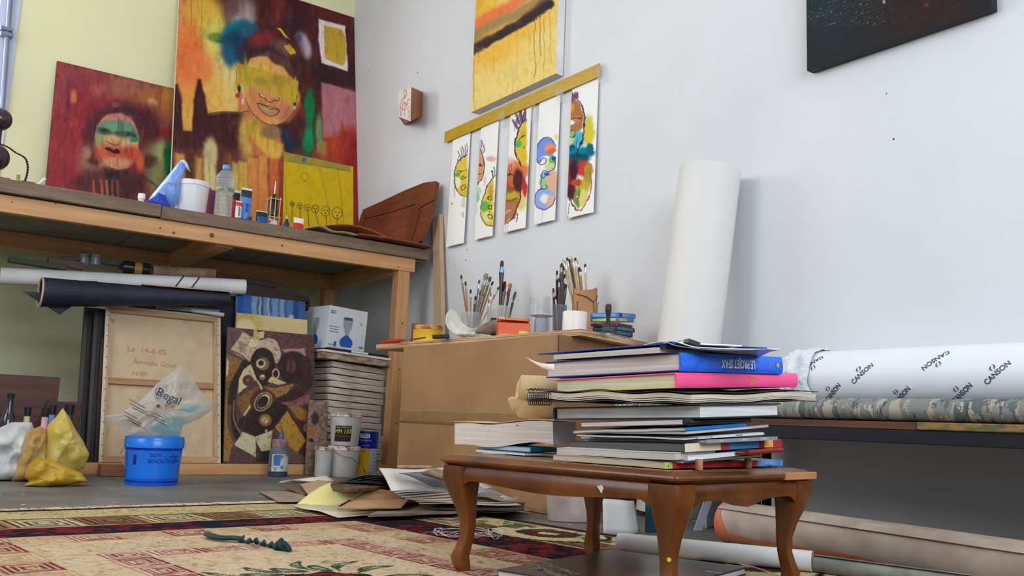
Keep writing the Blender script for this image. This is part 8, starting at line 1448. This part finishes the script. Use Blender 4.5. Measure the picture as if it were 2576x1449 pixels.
# crumpled paper end
pts = []
cp = MB(); rr_ = random.Random(4); P_ = []
for i in range(15):
    row = []; y = ye-.02+.17*i/14; shr = 1+.10*math.sin(i*.9) if i < 7 else 1-.05*(i-7)
    for j in range(49):
        a = math.pi*.15+math.pi*1.15*j/48; row.append(rollpt(y+.02*n1(i*.4, j*.2, 2), a, .006+.05*abs(n1(i*.3, j*.2, 6))*min(1, i/3)+.006*n1(i*.8, j*.5, 9)+RR*(shr-1)))
    P_.append(row)
single(MB().sheet([[V(p.x, p.y, max(p.z, .436)) for p in r] for r in P_], .0008), 'crumpled_paper', mat('crumple_white', (222, 224, 228), .5, var=.05), 'crumpled white wrapping paper end at the left end of the printed roll', 'paper')
# tall white roll leaning on the wall
c0, c1 = oX(2.655, 1733, 862), oX(2.722, 1787, 428); d = c1-c0; f_ = (c0.z-.008)/d.z; base = c0-d*f_; rt_ = wpx(158, c0)/2
t = roll('leaning_paper_roll', 'tall thick white roll of paper leaning upright on the white wall beside the desk', 'paper roll', base, c1, rt_*.98, mat('tall_roll_paper', (226, 223, 218), .65, var=.05, scale=2, bump=.15, bs=4), r1=rt_*.99, th=.004, seam=False)
# ---- floor under the daybed
fl_ = mat('canvas_roll', (186, 168, 152), .85, c2=(160, 142, 128), scale=10, bump=.2, bs=30)
p0, p1 = oZ(.065, 1838, 1312), oZ(.075, 2700, 1442); p0.z = .064; p1.z = .064
t = roll('canvas_roll', 'large beige canvas roll with orange stained end lying on the floor under the daybed', 'canvas roll', p0, p1, .062, fl_, th=.01)
dd_ = (p1-p0).normalized(); a1 = dd_.cross(V(0, 0, 1)).normalized()
if a1.x > 0: a1 = -a1
og = mat('orange_stain', (206, 104, 58), .8, c2=(186, 128, 96), scale=14)
def on_roll(s_, th_, r_=.0632): return p0+dd_*s_+a1*(r_*math.cos(th_))+V(0, 0, r_*math.sin(th_))
part(MB().sheet([[on_roll(-.001+.035*i/3*(1+.5*math.sin(j*.5)), -1.0+3.6*j/20, .0640) for j in range(21)] for i in range(4)], .0006), 'orange_end', og, t, smooth=True)
part(MB().sheet([[on_roll(.05+1.3*i/40, (-.75+.34*j/4)+.2*n1(i*.35, 2, 4)*(j > 2), .0640) for j in range(5)] for i in range(41)], .0006), 'orange_streak', og, t, smooth=True)
p0, p1 = oZ(.030, 1556, 1364), oZ(.030, 2044, 1412); roll('cardboard_tube', 'white cardboard tube lying on the floor behind the coffee table legs', 'tube', p0, p1, .0245, mat('tube_white', (226, 222, 220), .4, var=.05), seam=False, th=.003)
p0, p1 = oZ(.024, 2052, 1418), oZ(.024, 2800, 1520); roll('grey_roll', 'thin dull green grey roll on the floor in line with the white tube', 'roll', p0, p1, .020, mat('green_grey', (150, 150, 136), .5, c2=(120, 120, 108), scale=20), seam=True, th=.003)
# floor stuff seen between the table legs
c = oZ(0, 1460, 1316); cx2 = c+V(.10, .09, 0)
def upf(px, py, q): d = ray(px, py); t_ = (q.x*_F[0]+q.y*_F[1])/(d[0]*_F[0]+d[1]*_F[1]); return CH+d[2]*t_
pq = oZ(0, 1458, 1316); hq = upf(1458, 1244, pq); Mq = lookM(V(pq.x+.02, pq.y+.06, .001)); wq = wpx(142, pq)
t = thing('storage_tub', 'pale translucent tub of stained cloths on the floor beside the desk corner', 'tub', tuple(Mq.translation)); rg = []
for f, s_ in ((0, .86), (.03, .9), (1, 1.0)): rg.append([(x*wq/2*s_, hq*f, z*wq*.32*s_) for x, z in [(math.copysign(abs(math.cos(a))**.4, math.cos(a)), math.copysign(abs(math.sin(a))**.4, math.sin(a))) for a in np.linspace(0, 2*math.pi, 33)[:-1]]])
part(MB().loft(rg, Mq), 'tub', mat('stained_tub', (206, 186, 178), .5, c2=(150, 128, 134), scale=9, lo=.3, hi=.6), t, smooth=True, angle=50)
def slab_(name, label, quad, X_, th_, m, cat='sheet'):
    pass
b0, b1 = oZ(0, 1518, 1346), oZ(0, 1618, 1346); tz = upf(1535, 1256, b0); x_ = (b1-b0)
P_ = [[b0+x_*(.0+1.0*i/10+(.12*(1-i/10)*j/6))+V(0, .10*(j/6)**1.0*.3, 0)+V(0, 0, .002+(tz-.004)*j/6*(1-.10*(i/10)**2))+fh*(.06*max(0, i/10-.65)**1.5*6) for j in range(7)] for i in range(11)]
single(MB().sheet(P_, .003), 'white_card_sheet', mat('standing_card', (212, 208, 204), .6, var=.04), 'white card sheet standing curved on the floor behind the coffee table', 'card', smooth=2)
b0, b1 = oZ(0, 1745, 1336), oZ(0, 1760, 1336); tz = upf(1770, 1256, b0); single(MB().sheet([[b0+(b1-b0)*i*1.4+V(0, 0, .002+tz*j/4)+x_.normalized()*(.04*j/4) for j in range(5)] for i in range(2)], .003), 'white_card_sheet', mat('standing_card_b', (196, 200, 214), .6), 'narrow slanted white card edge behind the near table leg', 'card')
b0, b1 = oZ(0, 1775, 1330), oZ(0, 1822, 1312); tz = upf(1800, 1250, b0); single(MB().sheet([[b0.lerp(b1, i)+V(0, 0, .002+tz*j) for j in (0, 1)] for i in (0, 1)], .006), 'grey_board', mat('standing_grey', (176, 178, 182), .6), 'grey white board standing on the floor right of the near table leg', 'board')
b0 = oZ(0, 1640, 1340); tz = upf(1640, 1256, b0); single(MB().box(b0.x-.012, b0.x+.02, b0.y, b0.y+.02, .001, tz, I4), 'teal_box', mat('teal_dark', (30, 70, 80), .5), 'dark teal upright edge behind the near table leg', 'box')
# white threads and green twisted rag on the rug
zr_ = .0075
def squig(px, py, n, sx, sy, seed, r=.0009):
    rr2 = random.Random(seed); pts = []; a = rr2.uniform(0, 6)
    for i in range(n): a += rr2.uniform(.5, 1.3); pts.append(oZ(zr_, px+sx*math.cos(a)*rr2.uniform(.4, 1), py+sy*math.sin(a)*rr2.uniform(.4, 1))+V(0, 0, rr2.uniform(0, .014)))
    return MB().tube(spl3(pts, 5), r, 4)
t = thing('tangled_thread', 'tangled white thread lying on the rug beside the left table leg', 'thread', tuple(oZ(zr_, 1180, 1350)-V(0, 0, .003)))
for k, (px, py, n, sx, sy) in enumerate(((1130, 1344, 16, 42, 11), (1215, 1348, 18, 50, 14), (1245, 1345, 14, 30, 16), (1180, 1350, 12, 80, 8), (1100, 1340, 9, 16, 10))): part(squig(px, py, n, sx, sy, k+3), 'strand', mat('thread_white', (222, 212, 206), .7), t)
t = thing('thread_ends', 'few fine pale thread ends on the rug left of the tangled thread', 'thread', tuple(oZ(zr_, 1040, 1345)-V(0, 0, .003)))
for q in (((990, 1348), (1004, 1338), (1020, 1334), (1036, 1350)), ((1048, 1350), (1066, 1342), (1080, 1338), (1100, 1344))): part(MB().tube(spl3([oZ(zr_, *p) for p in q]), .0008, 4), 'strand', mat('thread_tan', (196, 166, 120), .7), t)
gpts = [(520, 1342), (535, 1348), (560, 1352), (585, 1352), (605, 1354), (625, 1358), (645, 1358), (665, 1364), (685, 1368), (705, 1374), (722, 1376)]
P_ = spl3([oZ(zr_+.004, x, y+4) for x, y in gpts], 6); n_ = len(P_); rad = [(.010 if i < 3 else .011 if i < n_*.42 else .0065+.0025*math.sin(i*1.1)) if i < n_*.82 else .014+.004*math.sin(i*1.7) for i in range(n_)]
single(MB().tube([V(p.x, p.y, zr_+rad[i]*.62) for i, p in enumerate(P_)], rad, 10, flat=[(1, .55, i*(.0 if i < n_*.4 else .55)) for i in range(n_)]), 'twisted_rag', mat('dark_green_rag', (18, 58, 62), .6, c2=(10, 38, 44), scale=20, bump=.4, bs=30), 'dark green twisted strip of cloth ending in a knot on the rug', 'cloth strip', smooth=True)
# ---- pile of papers and boards against the desk
def quadsheet(name, label, c, z, th_, m, bump=lambda u, v: 0, nx=14, ny=8, zs=None, cat='paper', grp=None):
    Zs = zs or (z, z, z, z); A_ = [oZ(Zs[i], *c[i]) for i in range(4)] # a(0,0) b(1,0) c(0,1) d(1,1)
    P = [[(A_[0].lerp(A_[1], i/nx)).lerp(A_[2].lerp(A_[3], i/nx), j/ny)+V(0, 0, bump(i/nx, j/ny)) for j in range(ny+1)] for i in range(nx+1)]
    return single(MB().sheet(P, th_), name, m, label, cat, grp, smooth=2)
R_ = random.Random(8); card = mat('grey_card_board', (150, 132, 114), .85, c2=(120, 102, 88), scale=12); kr = mat('kraft_sheet', (190, 150, 108), .75, c2=(176, 134, 92), scale=6, bump=.2, bs=12)
G = 'papers and boards piled against the desk'
single(MB().sheet([[V(x, y, .0125+.003*math.sin(x*30+y*22)) for y in np.linspace(2.72, 3.10, 10)] for x in np.linspace(1.30, 2.08, 20)], .002), 'crumpled_liner', mat('liner_cream', (206, 196, 168), .8), 'thin cream liner sheet peeking out under the whole paper pile', 'paper', G, smooth=2)
def slabq(name, label, c, z0, th_, m, cat='board', lift=(0, 0, 0, 0)):
    A_ = [oZ(z0+th_+lift[i], *c[i]) for i in range(4)]; nx, ny = 10, 6
    P = [[(A_[0].lerp(A_[1], i/nx)).lerp(A_[3].lerp(A_[2], i/nx), j/ny)+V(0, 0, .0008*math.sin(i*1.3+j)) for j in range(ny+1)] for i in range(nx+1)]
    return single(MB().sheet(P, th_), name, m, label, cat, G, smooth=True, angle=30)
slabq('cardboard_sheet', 'grey cardboard sheet at the bottom of the paper pile, nearest the rug', [(925, 1298), (1165, 1288), (1318, 1262), (1010, 1268)], .016, .008, card)
slabq('cardboard_sheet', 'black edged board under the fanned papers at the right of the pile', [(1080, 1280), (1318, 1284), (1320, 1266), (1130, 1262)], .028, .006, mat('black_board', (54, 46, 44), .6))
slabq('brown_folder', 'large kraft folder bulging at the middle of the paper pile', [(848, 1281), (1010, 1277), (1040, 1245), (960, 1232)], .034, .004, kr, 'folder', (0, 0, .02, .03))
quadsheet('kraft_cover', 'curved kraft cover sheet rising from the middle of the pile', [(850, 1280), (1012, 1275), (935, 1228), (1020, 1240)], .03, .003, kr, lambda u, v: .016*math.sin(math.pi*u)*math.sin(math.pi*min(1, v*1.3))+.0, zs=(.02, .03, .085, .07), grp=G)
quadsheet('yellow_sheet', 'pale yellow sheet draped down the left front of the paper pile', [(745, 1270), (850, 1274), (838, 1212), (962, 1231)], .03, .0014, mat('pale_yellow_sheet', (232, 222, 146), .7, var=.03), lambda u, v: .012*math.sin(math.pi*v), zs=(.012, .014, .075, .08), grp=G)
quadsheet('white_drawing_sheet', 'white sheet with a few paint drops at the far left of the paper pile', [(698, 1216), (745, 1208), (812, 1198), (842, 1206)], .03, .0016, mat('white_dropped', (222, 216, 200), .7, c2=(222, 196, 90), scale=30, lo=.28, hi=.32), lambda u, v: .006*math.sin(5*u), zs=(.035, .04, .05, .055), grp=G)
quadsheet('dark_card', 'dark brown card under the white drawing sheet at the left of the pile', [(700, 1220), (765, 1246), (790, 1210), (850, 1222)], .02, .004, mat('dark_brown_card', (112, 92, 76), .8), zs=(.028, .010, .03, .03), grp=G)
quadsheet('tan_sheet', 'tan sheet between the white sheet and the yellow one', [(755, 1218), (775, 1245), (800, 1208), (845, 1214)], .03, .002, mat('tan_sheet', (188, 158, 126), .7), zs=(.035, .02, .05, .055), grp=G)
quadsheet('worn_underlay', 'frayed grey beige felt piece on the floor left of the pile', [(652, 1237), (700, 1262), (745, 1234), (790, 1262)], .008, .004, mat('felt', (166, 146, 128), .95, c2=(140, 120, 104), scale=30), zs=(.006, .014, .006, .014), grp=G)
# palette on the pile
Pz = .090; A_ = [oZ(Pz, *p) for p in ((832, 1214), (838, 1226), (900, 1229), (985, 1222), (1010, 1212), (985, 1200), (905, 1196), (850, 1202))]
mb = MB(); k = len(A_); mb.add([V(p.x, p.y, Pz) for p in A_]+[V(p.x, p.y, Pz-.014) for p in A_], [tuple(range(k)), tuple(range(2*k-1, k-1, -1))]+[(i, k+i, k+(i+1) % k, (i+1) % k) for i in range(k)])
single(mb, 'wooden_palette', mat('palette_crust', (112, 78, 52), .7, c2=(52, 40, 34), scale=24, bump=.5, bs=60), 'paint crusted wooden palette lying on the yellow sheet in the pile', 'palette', bevel=.003)
for i in range(7):
    z = .100+i*.0045; j_ = R_.uniform(-6, 6)
    quadsheet('dark_sheet', ['lowest dark grey sheet fanned over the palette', 'second dark sheet fanned over the palette', 'third dark sheet fanned over the palette', 'middle dark sheet of the fan over the palette', 'upper dark sheet of the fan over the palette', 'dark sheet next to the top of the fan over the palette', 'top dark sheet of the fan over the palette'][i], [(842+i*5+j_, 1208-i*3), (960+i*4, 1216-i*3), (900+i*3+j_, 1186-i*2.0), (1110, 1190-i*1.5)], z, .0012, mat('dark_paper%d' % (i % 3), [(70, 60, 52), (98, 88, 80), (58, 52, 50)][i % 3], .7), lambda u, v, i=i: -.022*(1-u)**2+.004*math.sin(4*u+i), grp=G)
names = ['lowest pale sheet of the big fan leaning to the rug', 'second lowest pale sheet of the big fan', 'cream sheet low in the big fan', 'cream sheet in the middle of the big fan', 'pinkish sheet in the middle of the big fan', 'newspaper like sheet in the upper half of the big fan', 'grey printed sheet in the upper half of the big fan', 'upper white sheet of the big fan', 'topmost white sheet of the big paper fan']
cols = [(206, 190, 170), (216, 202, 186), (200, 184, 164), (222, 208, 194), (216, 180, 164), (200, 196, 190), (170, 164, 160), (222, 218, 212), (214, 210, 204)]
for i in range(9):
    o = i*.0055
    quadsheet('paper_sheet', names[i], [(985-i*4, 1196-i*2.0), (1056-i*9, 1268-i*3.8), (1106+i*3, 1186-i*1.0), (1310-i*10, 1270-i*6)], .05, .0014, mat('fan_paper%d' % i, cols[i], .75, var=.1, scale=9), lambda u, v, i=i: .006*math.sin(math.pi*u)*(1+.3*math.sin(i*2.))+.003*math.sin(6*v+i), zs=(.104+o, .052+o, .106+o, .046+o*1.1), grp=G)
quadsheet('blue_edged_sheet', 'grey blue edged sheet across the top of the big fan', [(1000, 1190), (1090, 1222), (1135, 1184), (1230, 1232)], .16, .001, mat('blue_edge_sheet', (150, 160, 172), .6), lambda u, v: .004*math.sin(5*u), zs=(.152, .105, .155, .10), grp=G)
quadsheet('old_newspaper', 'old brown edged newspaper roll on top of the pile beside the table', [(1062, 1190), (1120, 1206), (1085, 1180), (1160, 1192)], .16, .010, mat('old_news', (186, 160, 136), .8, c2=(120, 96, 80), scale=20), zs=(.165, .14, .17, .145), grp=G)
quadsheet('corrugated_strip', 'narrow corrugated cardboard strip at the top back of the pile', [(1000, 1176), (1086, 1176), (1000, 1171), (1088, 1172)], .17, .004, mat('corrugated', (190, 150, 128), .8, c2=(150, 110, 90), scale=60), grp=G)
quadsheet('grey_torn_sheet', 'grey torn sheet at the right end of the pile by the desk corner', [(1190, 1250), (1300, 1262), (1210, 1238), (1312, 1250)], .08, .001, mat('torn_grey', (140, 130, 120), .8), lambda u, v: .004*math.sin(7*u), zs=(.075, .055, .08, .065), grp=G)
# cord on the floor
q = [oZ(.009, *p) for p in ((1770, 1402), (1830, 1412), (1900, 1428), (1960, 1449), (2020, 1480))]; single(MB().tube(spl3(q), .0016, 5), 'loose_cord', mat('white_cord', (216, 208, 196), .6), 'thin white cord on the rug behind the right table leg', 'cord', smooth=True)
q = [oZ(.004, *p) for p in ((2240, 1449), (2262, 1440), (2290, 1446), (2310, 1470))]
bpy.context.view_layer.update()
